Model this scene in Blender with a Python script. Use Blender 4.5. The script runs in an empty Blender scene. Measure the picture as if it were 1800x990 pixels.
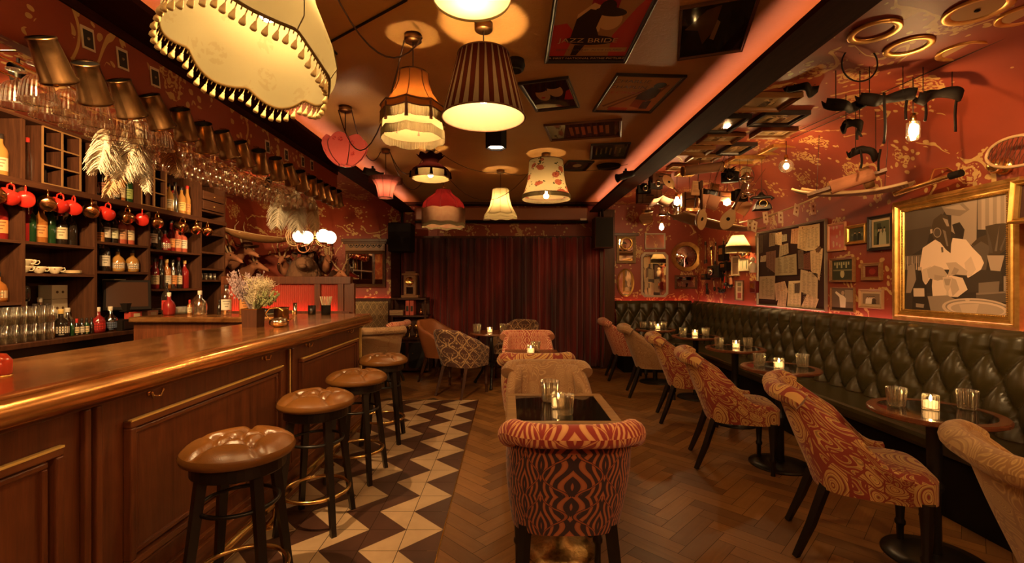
import bpy, math, random
from mathutils import Vector, Matrix, Euler
random.seed(7)
PI = math.pi
SC = bpy.context.scene
COL = SC.collection
# ------------------------------------------------------------------ camera, world, exposure
F = 816.0; HC = 1.34; CX = 895.0; CY = 498.0
cam_data = bpy.data.cameras.new('camera'); cam = bpy.data.objects.new('camera', cam_data); COL.objects.link(cam)
cam_data.sensor_width = 36; cam_data.lens = F / 1800 * 36; cam_data.clip_start = 0.02
cam.location = (0, 0, HC); cam.rotation_euler = (PI / 2, 0, 0)
cam_data.shift_x = (900 - CX) / 1800; cam_data.shift_y = (CY - 495) / 1800
SC.camera = cam
world = bpy.data.worlds.new('world'); SC.world = world; world.use_nodes = True
world.node_tree.nodes['Background'].inputs[0].default_value = (0.02, 0.01, 0.006, 1)
world.node_tree.nodes['Background'].inputs[1].default_value = 0.3
vs = SC.view_settings
vs.view_transform = 'Standard'; vs.look = 'None'; vs.gamma = 1; vs.exposure = 0.9; vs.use_curve_mapping = False
try:
    SC.cycles.max_bounces = 10; SC.cycles.diffuse_bounces = 4; SC.cycles.glossy_bounces = 4
    SC.cycles.transparent_max_bounces = 24; SC.cycles.sample_clamp_indirect = 4.0
    SC.cycles.caustics_reflective = False; SC.cycles.caustics_refractive = False
except Exception: pass
LW = (1.0, 0.56, 0.22)      # colour of the lamps in the room
# points read off a known plane of the room: depth d, height z, or side wall x
def P(px, py, d): return Vector(((px - CX) / F * d, d, HC - (py - CY) / F * d))
def Pz(px, py, z):
    d = F * (HC - z) / (py - CY); return P(px, py, d)
def Pw(px, py, x):
    d = F * x / (px - CX); return P(px, py, d)
# ------------------------------------------------------------------ mesh builder
class MB:
    def __init__(s): s.v = []; s.f = []; s.uv = []; s.mi = []; s.sm = []
    def add(s, vs_, fs, uvs=None, m=0, smooth=False, M=None):
        o = len(s.v)
        for p in vs_:
            p = Vector(p); s.v.append(M @ p if M else p)
        for k, f in enumerate(fs):
            s.f.append(tuple(o + i for i in f)); s.mi.append(m); s.sm.append(smooth)
            s.uv.append([uvs[i] for i in f] if uvs else None)
        return s
    def box(s, a, b, m=0, M=None):
        x0, y0, z0 = a; x1, y1, z1 = b
        v = [(x0,y0,z0),(x1,y0,z0),(x1,y1,z0),(x0,y1,z0),(x0,y0,z1),(x1,y0,z1),(x1,y1,z1),(x0,y1,z1)]
        return s.add(v, [(0,3,2,1),(4,5,6,7),(0,1,5,4),(1,2,6,5),(2,3,7,6),(3,0,4,7)], m=m, M=M)
    def cbox(s, c, sz, m=0, M=None):
        return s.box([c[i]-sz[i]/2 for i in range(3)], [c[i]+sz[i]/2 for i in range(3)], m, M)
    def grid(s, fn, nu, nv, cu=False, uvf=None, m=0, smooth=True, M=None):
        v = []; uv = []
        for j in range(nv + 1):
            for i in range(nu + 1):
                v.append(fn(i / nu, j / nv)); uv.append(uvf(i / nu, j / nv) if uvf else (i / nu, j / nv))
        fs = []
        for j in range(nv):
            for i in range(nu):
                a = j * (nu + 1) + i; fs.append((a, a + 1, a + nu + 2, a + nu + 1))
        return s.add(v, fs, uv, m, smooth, M)
    def lathe(s, prof, seg=24, M=None, m=0, smooth=True, cap=False, a0=0, a1=2*PI, wob=None, us=1.0):
        L = [0]
        for a, b in zip(prof, prof[1:]): L.append(L[-1] + math.hypot(b[0]-a[0], b[1]-a[1]))
        n = len(prof); full = abs(a1 - a0 - 2*PI) < 1e-6
        v = []; uv = []
        for j, (r, z) in enumerate(prof):
            for i in range(seg + 1):
                t = a0 + (a1 - a0) * i / seg
                k, dz = (wob(t, j / max(1, n - 1)) if wob else (1, 0))
                v.append((r * k * math.cos(t), r * k * math.sin(t), z + dz)); uv.append((i / seg * us, L[j]))
        fs = [(j*(seg+1)+i, j*(seg+1)+i+1, (j+1)*(seg+1)+i+1, (j+1)*(seg+1)+i) for j in range(n-1) for i in range(seg)]
        s.add(v, fs, uv, m, smooth, M)
        if cap:
            for j, rev in ((0, True), (n - 1, False)):
                ring = [(prof[j][0]*math.cos(2*PI*i/seg), prof[j][0]*math.sin(2*PI*i/seg), prof[j][1]) for i in range(seg)]
                if prof[j][0] > 1e-5: s.add(ring, [tuple(range(seg))[::-1] if rev else tuple(range(seg))], m=m, M=M)
        return s
    def tube(s, pts, r, seg=8, m=0, closed=False, caps=True, M=None):
        pts = [Vector(p) for p in pts]; n = len(pts)
        rs = r if isinstance(r, (list, tuple)) else [r] * n
        v = []; up = Vector((0, 0, 1)); prev = None
        for i, p in enumerate(pts):
            if closed: t = (pts[(i+1) % n] - pts[i-1])
            else: t = pts[min(i+1, n-1)] - pts[max(i-1, 0)]
            t = t.normalized() if t.length > 1e-9 else Vector((0,0,1))
            if prev is None:
                a = up if abs(t.dot(up)) < 0.95 else Vector((1, 0, 0))
                x = t.cross(a).normalized()
            else:
                x = (prev - t * prev.dot(t)); x = x.normalized() if x.length > 1e-6 else t.cross(up).normalized()
            prev = x; y = t.cross(x)
            for k in range(seg):
                a = 2*PI*k/seg; v.append(p + (x*math.cos(a) + y*math.sin(a)) * rs[i])
        fs = []
        for i in range(n if closed else n - 1):
            j = (i + 1) % n
            for k in range(seg):
                l = (k + 1) % seg; fs.append((i*seg+k, j*seg+k, j*seg+l, i*seg+l))
        s.add(v, fs, None, m, True, M)
        if caps and not closed:
            s.add([v[k] for k in range(seg)], [tuple(range(seg))], m=m, M=M)
            s.add([v[(n-1)*seg+k] for k in range(seg)], [tuple(range(seg))[::-1]], m=m, M=M)
        return s
    def ring(s, c, R, r, seg=32, m=0, M=None, ax='z'):
        pts = []
        for i in range(seg):
            a = 2*PI*i/seg
            q = (math.cos(a)*R, math.sin(a)*R, 0)
            if ax == 'x': q = (0, q[0], q[1])
            if ax == 'y': q = (q[0], 0, q[1])
            pts.append(Vector(c) + Vector(q))
        return s.tube(pts, r, 8, m, closed=True, M=M)
    def ball(s, c, r, m=0, seg=16, sc=(1,1,1), M=None):
        def fn(u, w):
            a = 2*PI*u; b = PI*(w - .5)
            return (c[0]+r*sc[0]*math.cos(a)*math.cos(b), c[1]+r*sc[1]*math.sin(a)*math.cos(b), c[2]+r*sc[2]*math.sin(b))
        return s.grid(fn, seg, max(4, seg//2), m=m, M=M)
    def prism(s, poly, z0, z1, m=0, M=None):
        n = len(poly)
        v = [(x, y, z0) for x, y in poly] + [(x, y, z1) for x, y in poly]
        fs = [tuple(range(n))[::-1], tuple(range(n, 2*n))] + [(i, (i+1) % n, n+(i+1) % n, n+i) for i in range(n)]
        return s.add(v, fs, m=m, M=M)
    def build(s, name, mats, parent=None, loc=None, bevel=0, solid=0, smooth=None):
        me = bpy.data.meshes.new(name); me.from_pydata([tuple(p) for p in s.v], [], s.f)
        if not isinstance(mats, (list, tuple)): mats = [mats]
        for m_ in mats: me.materials.append(m_)
        if any(u is not None for u in s.uv):
            ul = me.uv_layers.new(name='UVMap'); k = 0; flat = []
            for f, u in zip(s.f, s.uv):
                for i in range(len(f)):
                    flat += list(u[i]) if u else [0.0, 0.0]
            ul.data.foreach_set('uv', flat)
        me.polygons.foreach_set('material_index', s.mi)
        me.polygons.foreach_set('use_smooth', s.sm if smooth is None else [smooth] * len(s.f))
        me.update()
        o = bpy.data.objects.new(name, me); COL.objects.link(o)
        if parent: o.parent = parent
        if loc is not None: o.location = loc
        if solid:
            md = o.modifiers.new('s', 'SOLIDIFY'); md.thickness = solid; md.offset = 0
        if bevel:
            md = o.modifiers.new('b', 'BEVEL'); md.width = bevel; md.segments = 2; md.limit_method = 'ANGLE'; md.angle_limit = 0.7
        return o
def T(x=0, y=0, z=0): return Matrix.Translation((x, y, z))
def R(a, ax='Z'): return Matrix.Rotation(a, 4, ax)
def aim(p, q):      # matrix whose z axis runs from p to q, origin p
    d = (Vector(q) - Vector(p)).normalized()
    return Matrix.Translation(p) @ d.to_track_quat('Z', 'Y').to_matrix().to_4x4()
def tag(o, label, cat, group=None, kind=None):
    if label: o['label'] = label
    if cat: o['category'] = cat
    if group: o['group'] = group
    if kind: o['kind'] = kind
    return o
def thing(name, label, cat, loc=(0,0,0), rz=0, group=None, rot=None):
    o = bpy.data.objects.new(name, None); COL.objects.link(o)
    o.empty_display_size = 0.05
    o.location = loc; o.rotation_euler = rot if rot else (0, 0, rz)
    return tag(o, label, cat, group)
def struct(o): o['kind'] = 'structure'; return o
KIDS = {}
def copy_tree(o, parent=None):
    c = o.copy(); COL.objects.link(c)
    if parent: c.parent = parent
    for ch in list(o.children): copy_tree(ch, c)
    return c
def dup(root, label, loc=None, rz=None, group=None, scale=None, rot=None):
    c = copy_tree(root)
    if loc is not None: c.location = loc
    if rz is not None: c.rotation_euler = (0, 0, rz)
    if rot is not None: c.rotation_euler = rot
    if scale is not None: c.scale = scale if isinstance(scale, (tuple, list)) else (scale,)*3
    if label: c['label'] = label
    if group: c['group'] = group
    return c
ORD = ['first','second','third','fourth','fifth','sixth','seventh','eighth','ninth','tenth','eleventh','twelfth','thirteenth','fourteenth','fifteenth','sixteenth','seventeenth','eighteenth','nineteenth','twentieth','twenty-first','twenty-second','twenty-third','twenty-fourth','twenty-fifth','twenty-sixth','twenty-seventh','twenty-eighth','twenty-ninth','thirtieth']
# ------------------------------------------------------------------ materials
class NT:
    def __init__(s, name):
        s.m = bpy.data.materials.new(name); s.m.use_nodes = True; s.t = s.m.node_tree
        s.b = s.t.nodes['Principled BSDF']; s.out = s.t.nodes['Material Output']
    def n(s, typ, **kw):
        x = s.t.nodes.new(typ)
        for k, v in kw.items(): setattr(x, k, v)
        return x
    def set(s, sock, v):
        if isinstance(v, bpy.types.NodeSocket): s.t.links.new(v, sock)
        elif isinstance(v, (tuple, list)) and len(v) == 3 and sock.type == 'RGBA': sock.default_value = (*v, 1)
        else: sock.default_value = v
    def math(s, op, a, b=0.0, c=0.0):
        x = s.n('ShaderNodeMath', operation=op); s.set(x.inputs[0], a); s.set(x.inputs[1], b)
        if op in ('MULTIPLY_ADD', 'SMOOTH_MIN', 'COMPARE', 'WRAP'): s.set(x.inputs[2], c)
        return x.outputs[0]
    def vec(s, kind='Object', scale=(1,1,1), rot=(0,0,0), loc=(0,0,0)):
        tc = s.n('ShaderNodeTexCoord'); mp = s.n('ShaderNodeMapping')
        s.t.links.new(tc.outputs[kind], mp.inputs[0])
        mp.inputs['Scale'].default_value = scale; mp.inputs['Rotation'].default_value = rot; mp.inputs['Location'].default_value = loc
        return mp.outputs[0]
    def noise(s, vec, scale=5, detail=3, rough=.5, dist=0, col=False):
        x = s.n('ShaderNodeTexNoise'); s.set(x.inputs['Vector'], vec); s.set(x.inputs['Scale'], scale)
        s.set(x.inputs['Detail'], detail); s.set(x.inputs['Roughness'], rough); s.set(x.inputs['Distortion'], dist)
        return x.outputs['Color' if col else 'Fac']
    def vor(s, vec, scale=5, rnd=1.0, feat='F1', out='Distance'):
        x = s.n('ShaderNodeTexVoronoi', feature=feat); s.set(x.inputs['Vector'], vec); s.set(x.inputs['Scale'], scale)
        s.set(x.inputs['Randomness'], rnd); return x.outputs[out]
    def ramp(s, fac, stops, interp='LINEAR'):
        x = s.n('ShaderNodeValToRGB'); cr = x.color_ramp; cr.interpolation = interp
        while len(cr.elements) < len(stops): cr.elements.new(0.5)
        for e, (p, c) in zip(cr.elements, stops):
            e.position = p; e.color = (*c, 1) if isinstance(c, tuple) else (c, c, c, 1)
        s.set(x.inputs[0], fac); return x.outputs[0]
    def mix(s, fac, a, b, blend='MIX'):
        x = s.n('ShaderNodeMix', data_type='RGBA', blend_type=blend)
        s.set(x.inputs[0], fac); s.set(x.inputs[6], a); s.set(x.inputs[7], b); return x.outputs[2]
    def vmix(s, a, b, k):       # a + b*k
        x = s.n('ShaderNodeVectorMath', operation='SCALE'); s.set(x.inputs[0], b); x.inputs['Scale'].default_value = k
        y = s.n('ShaderNodeVectorMath', operation='ADD'); s.set(y.inputs[0], a); s.t.links.new(x.outputs[0], y.inputs[1]); return y.outputs[0]
    def sep(s, v):
        x = s.n('ShaderNodeSeparateXYZ'); s.set(x.inputs[0], v); return x.outputs
    def comb(s, x, y, z=0.0):
        c = s.n('ShaderNodeCombineXYZ'); s.set(c.inputs[0], x); s.set(c.inputs[1], y); s.set(c.inputs[2], z); return c.outputs[0]
    def bump(s, h, k=.3, dist=.01):
        x = s.n('ShaderNodeBump'); s.set(x.inputs['Height'], h); x.inputs['Strength'].default_value = k; x.inputs['Distance'].default_value = dist
        s.t.links.new(x.outputs[0], s.b.inputs['Normal']); return x.outputs[0]
    def fin(s, col=None, rough=.5, metal=0, spec=None, sheen=0, coat=0):
        if col is not None: s.set(s.b.inputs['Base Color'], col)
        s.set(s.b.inputs['Roughness'], rough); s.set(s.b.inputs['Metallic'], metal)
        if spec is not None: s.b.inputs['Specular IOR Level'].default_value = spec
        if sheen: s.b.inputs['Sheen Weight'].default_value = sheen
        if coat: s.b.inputs['Coat Weight'].default_value = coat; s.b.inputs['Coat Roughness'].default_value = .15
        return s.m
_mc = {}
def mat(name, col, rough=.5, metal=0, spec=None, var=0.0, bump=0.0, bs=40):
    if name in _mc: return _mc[name]
    t = NT(name); c = col; v = t.vec('Object')
    if var: c = t.mix(t.noise(v, 6, 4), tuple(x*(1-var) for x in col), tuple(min(1, x*(1+var)) for x in col))
    if bump: t.bump(t.noise(v, bs, 3), bump, .005)
    _mc[name] = t.fin(c, rough, metal, spec); return _mc[name]
def emis(name, col, k):
    if name in _mc: return _mc[name]
    t = NT(name); e = t.n('ShaderNodeEmission'); e.inputs[0].default_value = (*col, 1); e.inputs[1].default_value = k
    t.t.links.new(e.outputs[0], t.out.inputs[0]); _mc[name] = t.m; return t.m
def pal(c, rough=.55):      # small palette materials for prints and labels
    k = 'print_%02d_%02d_%02d_%d' % (int(c[0]*99), int(c[1]*99), int(c[2]*99), int(rough*10))
    return mat(k, c, rough, spec=.25)
def wood(name, c1, c2, rough=.4, scale=(1.2, 1.2, 14), ax='Z', coat=0):
    t = NT(name); sc = {'Z': (14, 14, 1.1), 'Y': (14, 1.1, 14), 'X': (1.1, 14, 14)}[ax]
    v = t.vec('Object', sc); n1 = t.noise(v, 1.6, 5, .6, 1.2); n2 = t.noise(v, 7, 3, .6, .4)
    f = t.math('ADD', t.math('MULTIPLY', n1, .7), t.math('MULTIPLY', n2, .3))
    c = t.ramp(f, [(.32, c1), (.5, tuple((a+b)/2 for a, b in zip(c1, c2))), (.66, c2)])
    t.bump(f, .12, .003); return t.fin(c, rough, coat=coat, spec=.05 if 'beam' in name else (.5 if ('bar_' in name or 'table' in name or 'gild' in name) else .2))
def wallpaper(name, base, gold, glossy=.55):
    t = NT(name); v = t.vec('UV'); dv = t.noise(v, 2.0, 3, .5, 0, True); v2 = t.vmix(v, dv, .22)
    dd = t.vor(v2, 2.6, .8); pres = t.sep(t.vor(v2, 2.6, .8, 'F1', 'Color'))[0]
    ang = t.noise(v, 22, 2); ring = t.math('SINE', t.math('ADD', t.math('MULTIPLY', dd, 60), t.math('MULTIPLY', ang, 22)))
    size = t.math('ADD', .17, t.math('MULTIPLY', pres, .12))
    rose = t.math('MULTIPLY', t.math('GREATER_THAN', ring, -.1), t.math('LESS_THAN', t.math('ADD', dd, t.math('MULTIPLY', t.noise(v, 14, 2), .20)), t.math('ADD', size, .10)))
    b1 = t.math('ABSOLUTE', t.math('SUBTRACT', t.noise(v, 1.5, 2.5, .55, .6), .5))
    gate = t.math('GREATER_THAN', t.noise(v, 2.6, 1), .47)
    branch = t.math('MULTIPLY', t.math('LESS_THAN', b1, .0085), gate)
    near = t.math('MAXIMUM', t.math('MULTIPLY', t.math('LESS_THAN', b1, .045), gate), t.math('MULTIPLY', t.math('LESS_THAN', dd, .44), t.math('GREATER_THAN', dd, .22)))
    vl = t.vmix(v, t.noise(v, 9, 2, .5, 0, True), .06)
    lf = t.math('LESS_THAN', t.vor(vl, 17, 1), .31)
    leaf = t.math('MULTIPLY', lf, near)
    m = t.math('MAXIMUM', t.math('MAXIMUM', rose, branch), leaf)
    m = t.math('MULTIPLY', m, .9)
    bs = t.mix(t.noise(v, 3, 4), tuple(x*.75 for x in base), tuple(x*1.25 for x in base))
    g = t.mix(t.noise(v, 30, 2), tuple(x*.6 for x in gold), gold)
    c = t.mix(m, bs, g); t.bump(t.noise(v, 60, 2), .08, .002)
    return t.fin(c, glossy)
M = {}
M['wallpaper'] = wallpaper('red_floral_wallpaper', (.24, .034, .010), (.64, .38, .12))
M['wallpaper_dark'] = wallpaper('dark_red_floral_wallpaper', (.22, .022, .012), (.34, .18, .07))
def ceil_mat():
    t = NT('ochre_lincrusta_ceiling'); v = t.vec('Object')
    n = t.noise(v, 22, 5, .65, 1.5); n2 = t.noise(v, 3, 3)
    c = t.mix(n2, (.36, .185, .055), (.48, .26, .08)); t.bump(n, .35, .006); return t.fin(c, .5)
M['ceiling'] = ceil_mat()
def plank_mat():
    t = NT('herringbone_oak'); v = t.vec('UV', (1.2, 16, 1)); n = t.noise(v, 3, 5, .6, .8)
    at = t.n('ShaderNodeAttribute', attribute_name='tone'); tone = at.outputs['Fac']
    c = t.mix(n, (.16, .062, .014), (.38, .17, .045))
    c = t.mix(tone, c, (.07, .026, .009), 'MIX')
    w = t.vec('Object', (1, 1, 1)); c = t.mix(t.math('MULTIPLY', t.noise(w, 1.7, 4), .35), c, (.10, .04, .014))
    t.bump(n, .12, .002); r = t.math('ADD', .26, t.math('MULTIPLY', t.noise(w, 9, 3), .25)); return t.fin(c, r)
M['plank'] = plank_mat()
def mottled(name, c1, c2, sc=5, rough=.5, metal=0, bump=.05, coat=0):
    t = NT(name); v = t.vec('Object'); n = t.noise(v, sc, 5, .6, .5)
    c = t.ramp(n, [(.3, c1), (.7, c2)]); t.bump(n, bump, .004); return t.fin(c, rough, metal, coat=coat)
M['tile_light'] = mottled('cream_tile', (.36, .23, .125), (.48, .32, .18), 4, .38)
M['tile_dark'] = mottled('brown_tile', (.045, .018, .011), (.085, .034, .02), 4, .38)
M['grout'] = mat('grout', (.03, .018, .012), .8)
M['bar_wood'] = wood('bar_oak', (.075, .020, .007), (.17, .048, .015), .36)
M['bar_wood_y'] = wood('bar_oak_rail', (.09, .025, .008), (.20, .062, .02), .33, ax='Y')
M['gilt_and_lit_wood'] = wood('gilded_and_lit_wood_edge', (.60, .36, .09), (.80, .52, .15), .3, ax='Y')  # gilt strips, and the painted lit edge of the panel mouldings
M['dark_wood'] = wood('dark_stained_wood', (.032, .011, .005), (.08, .027, .011), .5)
M['shelf_wood'] = wood('shelf_wood', (.042, .014, .006), (.095, .034, .013), .6, ax='Y')
M['shelf_wood_z'] = wood('shelf_wood_upright', (.042, .014, .006), (.095, .034, .013), .6)
M['beam'] = wood('beam_wood', (.022, .005, .003), (.040, .010, .005), .8, ax='Y')
M['table_wood'] = wood('table_mahogany', (.09, .028, .012), (.19, .06, .022), .25, ax='X')
M['black_wood'] = mat('black_lacquered_wood', (.012, .008, .006), .3)
M['black'] = mat('matt_black', (.010, .006, .004), .7, spec=.12)
M['iron'] = mat('black_cast_iron', (.014, .011, .009), .32, .3)
M['brass'] = mottled('aged_brass', (.62, .36, .11), (.85, .55, .20), 14, .24, 1)
M['gold'] = mottled('gilt_frame', (.50, .27, .06), (.80, .48, .14), 12, .36, .85, .2)
M['copper'] = mottled('hammered_copper', (.62, .30, .11), (.90, .47, .19), 9, .2, 1)
def bartop():
    t = NT('polished_copper_bar_top'); v = t.vec('Object', (2.2, .8, 2.2)); n = t.noise(v, 3, 6, .62, 1.4)
    c = t.ramp(n, [(.28, (.56, .22, .06)), (.5, (.80, .36, .11)), (.72, (.95, .50, .18))])
    w = t.vec('Object', (1, 1, 1)); t.bump(t.noise(w, 14, 3), .10, .01)
    r = t.math('ADD', .10, t.math('MULTIPLY', n, .22)); return t.fin(c, r, .9)
M['bartop'] = bartop()
def pewter(name, c1, c2): return mottled(name, c1, c2, 10, .34, 1, .12)
M['tankard'] = pewter('aged_tankard_metal', (.10, .05, .02), (.26, .14, .055))
M['tankard_shade'] = mat('tankard_inside_shade', (.01, .007, .005), .6)  # darker than the metal: shade put into the colour
M['silver'] = mottled('silver', (.55, .45, .33), (.80, .68, .5), 8, .18, 1)
M['red_enamel'] = mat('red_enamel', (.55, .025, .015), .22)
M['porcelain'] = mat('cream_porcelain', (.72, .58, .36), .3)
def leather(name, c1, c2, rough=.33):
    t = NT(name); v = t.vec('Object'); c = t.mix(t.noise(v, 9, 4), c1, c2)
    t.bump(t.vor(v, 260, 1), .12, .002); return t.fin(c, rough)
M['tan_leather'] = leather('tan_brown_leather', (.12, .042, .008), (.19, .075, .016), .30)
M['green_leather'] = leather('dark_olive_leather', (.030, .022, .006), (.046, .033, .010), .28)
M['brown_leather'] = leather('chestnut_leather', (.20, .06, .02), (.30, .10, .03), .4)
def velvet():
    t = NT('oxblood_velvet'); v = t.vec('Object', (1, 1, .25)); c = t.mix(t.ramp(t.noise(v, 2.6, 3), [(.4, 0.0), (.62, 1.0)]), (.045, .003, .003), (.17, .010, .006))
    return t.fin(c, .85, sheen=.25)
M['velvet'] = velvet()
def ogee(name, dark, mid, light, sc=4.6):
    # mirrored swirling bands in ogee cells
    t = NT(name); v = t.vec('UV', (sc*1.35, sc, 1)); x, y, _ = t.sep(v)
    row = t.math('FLOOR', y); yy = t.math('SUBTRACT', y, row)
    xs = t.math('ADD', x, t.math('MULTIPLY', t.math('MODULO', t.math('ABSOLUTE', row), 2.0), .5))
    u = t.math('PINGPONG', xs, .5)                                  # mirror
    s1 = t.math('MULTIPLY', t.math('SINE', t.math('MULTIPLY', yy, 2*PI)), .10)
    band = t.math('ADD', t.math('MULTIPLY', u, 7.0), t.math('MULTIPLY', t.math('SINE', t.math('MULTIPLY', yy, 2*PI)), .62))
    f = t.math('SINE', t.math('MULTIPLY', band, 2*PI))
    edge = t.math('ABSOLUTE', t.math('SUBTRACT', u, t.math('ADD', .25, t.math('MULTIPLY', t.math('COSINE', t.math('MULTIPLY', yy, 2*PI)), .2))))
    line = t.math('LESS_THAN', edge, .035); line2 = t.math('LESS_THAN', edge, .018)
    c = t.ramp(t.math('MULTIPLY_ADD', f, .5, .5), [(.0, dark), (.48, dark), (.56, mid), (1, light)])
    c = t.mix(line, c, dark); c = t.mix(line2, c, mid)
    t.bump(t.noise(v, 60, 2), .15, .002); return t.fin(c, .75, sheen=.15)
M['ogee_dark'] = ogee('black_and_orange_swirl_fabric', (.030, .008, .012), (.34, .085, .025), (.42, .13, .04), 4.6)
M['ogee_roll'] = ogee('red_and_cream_swirl_fabric', (.28, .022, .014), (.62, .28, .10), (.70, .36, .14), 5.0)
M['ogee_pink'] = ogee('pink_and_cream_swirl_fabric', (.36, .05, .03), (.60, .30, .15), (.68, .38, .2), 6.5)
def paisley(name, ground, c2, c3, c4, sc=3.2):
    t = NT(name); v = t.vec('UV', (sc, sc*.8, 1)); v2 = t.vmix(v, t.noise(v, 1.1, 1, .5, 0, True), .55)
    d = t.vor(v2, 1.35, .9); f = t.math('FRACT', t.math('MULTIPLY', d, 5.5))
    cellr = t.sep(t.vor(v2, 1.35, .9, 'F1', 'Color'))[0]
    cA = t.ramp(f, [(0, ground), (.30, ground), (.34, c2), (.50, c2), (.54, c3), (.62, c3), (.66, ground), (.82, c4), (.9, c2)], 'CONSTANT')
    pet = t.math('SINE', t.math('MULTIPLY', t.noise(v2, 2.6, 0), 44))
    cB = t.ramp(pet, [(0, c2), (.12, c2), (.2, ground), (.85, c3)], 'CONSTANT')
    c = t.mix(t.math('GREATER_THAN', cellr, .45), cA, cB)
    ln = t.math('LESS_THAN', t.vor(v2, 1.35, .9, 'DISTANCE_TO_EDGE'), .03); c = t.mix(ln, c, c2)
    t.bump(t.noise(v, 90, 2), .12, .002); return t.fin(c, .72, sheen=.15)
M['paisley'] = paisley('paisley_fabric', (.56, .31, .09), (.25, .030, .014), (.32, .16, .045), (.70, .43, .14), 4.6)
M['paisley_tan'] = paisley('tan_scroll_fabric', (.36, .20, .085), (.29, .145, .06), (.44, .26, .12), (.33, .17, .07), 8)
M['paisley_olive'] = paisley('ochre_scroll_fabric', (.42, .24, .075), (.31, .15, .045), (.50, .30, .10), (.36, .19, .06), 9)
def damask():
    t = NT('brown_and_gold_damask'); v = t.vec('UV', (6.0, 4.6, 1)); x, y, _ = t.sep(v)
    u = t.math('PINGPONG', x, .5); w = t.math('FRACT', y)
    ed = t.math('ABSOLUTE', t.math('SUBTRACT', u, t.math('ADD', .25, t.math('MULTIPLY', t.math('COSINE', t.math('MULTIPLY', w, 2*PI)), .2))))
    vm = t.comb(u, w); n = t.noise(vm, 7, 3, .6, 1.2)
    f = t.math('MAXIMUM', t.math('LESS_THAN', ed, .04), t.math('GREATER_THAN', n, .56))
    c = t.mix(f, (.085, .026, .014), (.50, .30, .13)); return t.fin(c, .7, sheen=.2)
M['damask'] = damask()
def damask2():
    t = NT('gold_and_black_fan_fabric'); v = t.vec('UV', (9, 6, 1)); x, y, _ = t.sep(v)
    u = t.math('PINGPONG', x, .5); w = t.math('FRACT', y)
    ed = t.math('ABSOLUTE', t.math('SUBTRACT', u, t.math('MULTIPLY', t.math('SINE', t.math('MULTIPLY', w, PI)), .45)))
    f = t.math('GREATER_THAN', t.math('SINE', t.math('MULTIPLY', ed, 40)), 0)
    c = t.mix(f, (.05, .03, .015), (.5, .32, .13)); return t.fin(c, .7)
M['fan_fabric'] = damask2()
def thin_glass(name, tint=(1,1,1), spec=1.0, lo=.10, rib=0):
    t = NT(name); tr = t.n('ShaderNodeBsdfTransparent'); tr.inputs[0].default_value = (*tint, 1)
    gl = t.n('ShaderNodeBsdfGlossy'); gl.inputs['Roughness'].default_value = .20 if rib else .12; gl.inputs[0].default_value = (1, .97, .88, 1)
    lw = t.n('ShaderNodeLayerWeight'); lw.inputs[0].default_value = .35
    f = t.math('MULTIPLY_ADD', lw.outputs['Facing'], .75*spec, lo)
    if rib:
        x, y, _ = t.sep(t.vec('UV')); h = t.math('SINE', t.math('MULTIPLY', x, rib*2*PI))
        b = t.n('ShaderNodeBump'); b.inputs['Strength'].default_value = .9; b.inputs['Distance'].default_value = .006
        t.t.links.new(h, b.inputs['Height']); t.t.links.new(b.outputs[0], gl.inputs['Normal'])
        f = t.math('ADD', f, t.math('MULTIPLY', t.math('GREATER_THAN', h, .75), .22))
    mx = t.n('ShaderNodeMixShader'); t.set(mx.inputs[0], f); t.t.links.new(tr.outputs[0], mx.inputs[1]); t.t.links.new(gl.outputs[0], mx.inputs[2])
    t.t.links.new(mx.outputs[0], t.out.inputs[0]); return t.m
M['glass'] = thin_glass('clear_glass', (.93, .9, .84), 1.2, .14)
M['ribbed_glass'] = thin_glass('ribbed_cut_glass', (.92, .88, .8), 1.0, .14, 14)
M['coupe_glass'] = thin_glass('ribbed_bowl_glass', (.92, .88, .8), 1.3, .20, 26)
M['table_glass'] = mat('dark_table_glass', (.012, .008, .006), .05)
M['mirror'] = mat('mirror', (.72, .62, .5), .03, 1)
M['mirror_pink'] = mat('old_mirror', (.62, .50, .42), .08, 1)
def cloth(name, c1, c2=None, trans=.55, pat=None):
    # lampshade cloth that lets the bulb's light through
    t = NT(name); t.t.nodes.remove(t.b)
    if pat: col = pat(t)
    else:
        v = t.vec('Object'); col = t.mix(t.noise(v, 24, 3), c1, c2 or c1)
    col = t.mix(1.0, col, (.25, .25, .25), 'MULTIPLY')       # closely woven cloth lets little through
    d = t.n('ShaderNodeBsdfDiffuse'); t.set(d.inputs[0], col); r = t.n('ShaderNodeBsdfTranslucent'); t.set(r.inputs[0], col)
    mx = t.n('ShaderNodeMixShader'); mx.inputs[0].default_value = trans
    t.t.links.new(d.outputs[0], mx.inputs[1]); t.t.links.new(r.outputs[0], mx.inputs[2]); t.t.links.new(mx.outputs[0], t.out.inputs[0]); return t.m
def pleats(t):
    x, y, _ = t.sep(t.vec('UV')); f = t.math('FRACT', x)
    k = t.math('GREATER_THAN', f, t.math('SUBTRACT', .92, t.math('MULTIPLY', y, 1.1)))
    return t.mix(t.math('LESS_THAN', t.math('ABSOLUTE', t.math('SUBTRACT', f, .5)), t.math('SUBTRACT', .40, t.math('MULTIPLY', y, .55))), (.60, .42, .28), (.17, .035, .02))
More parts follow.
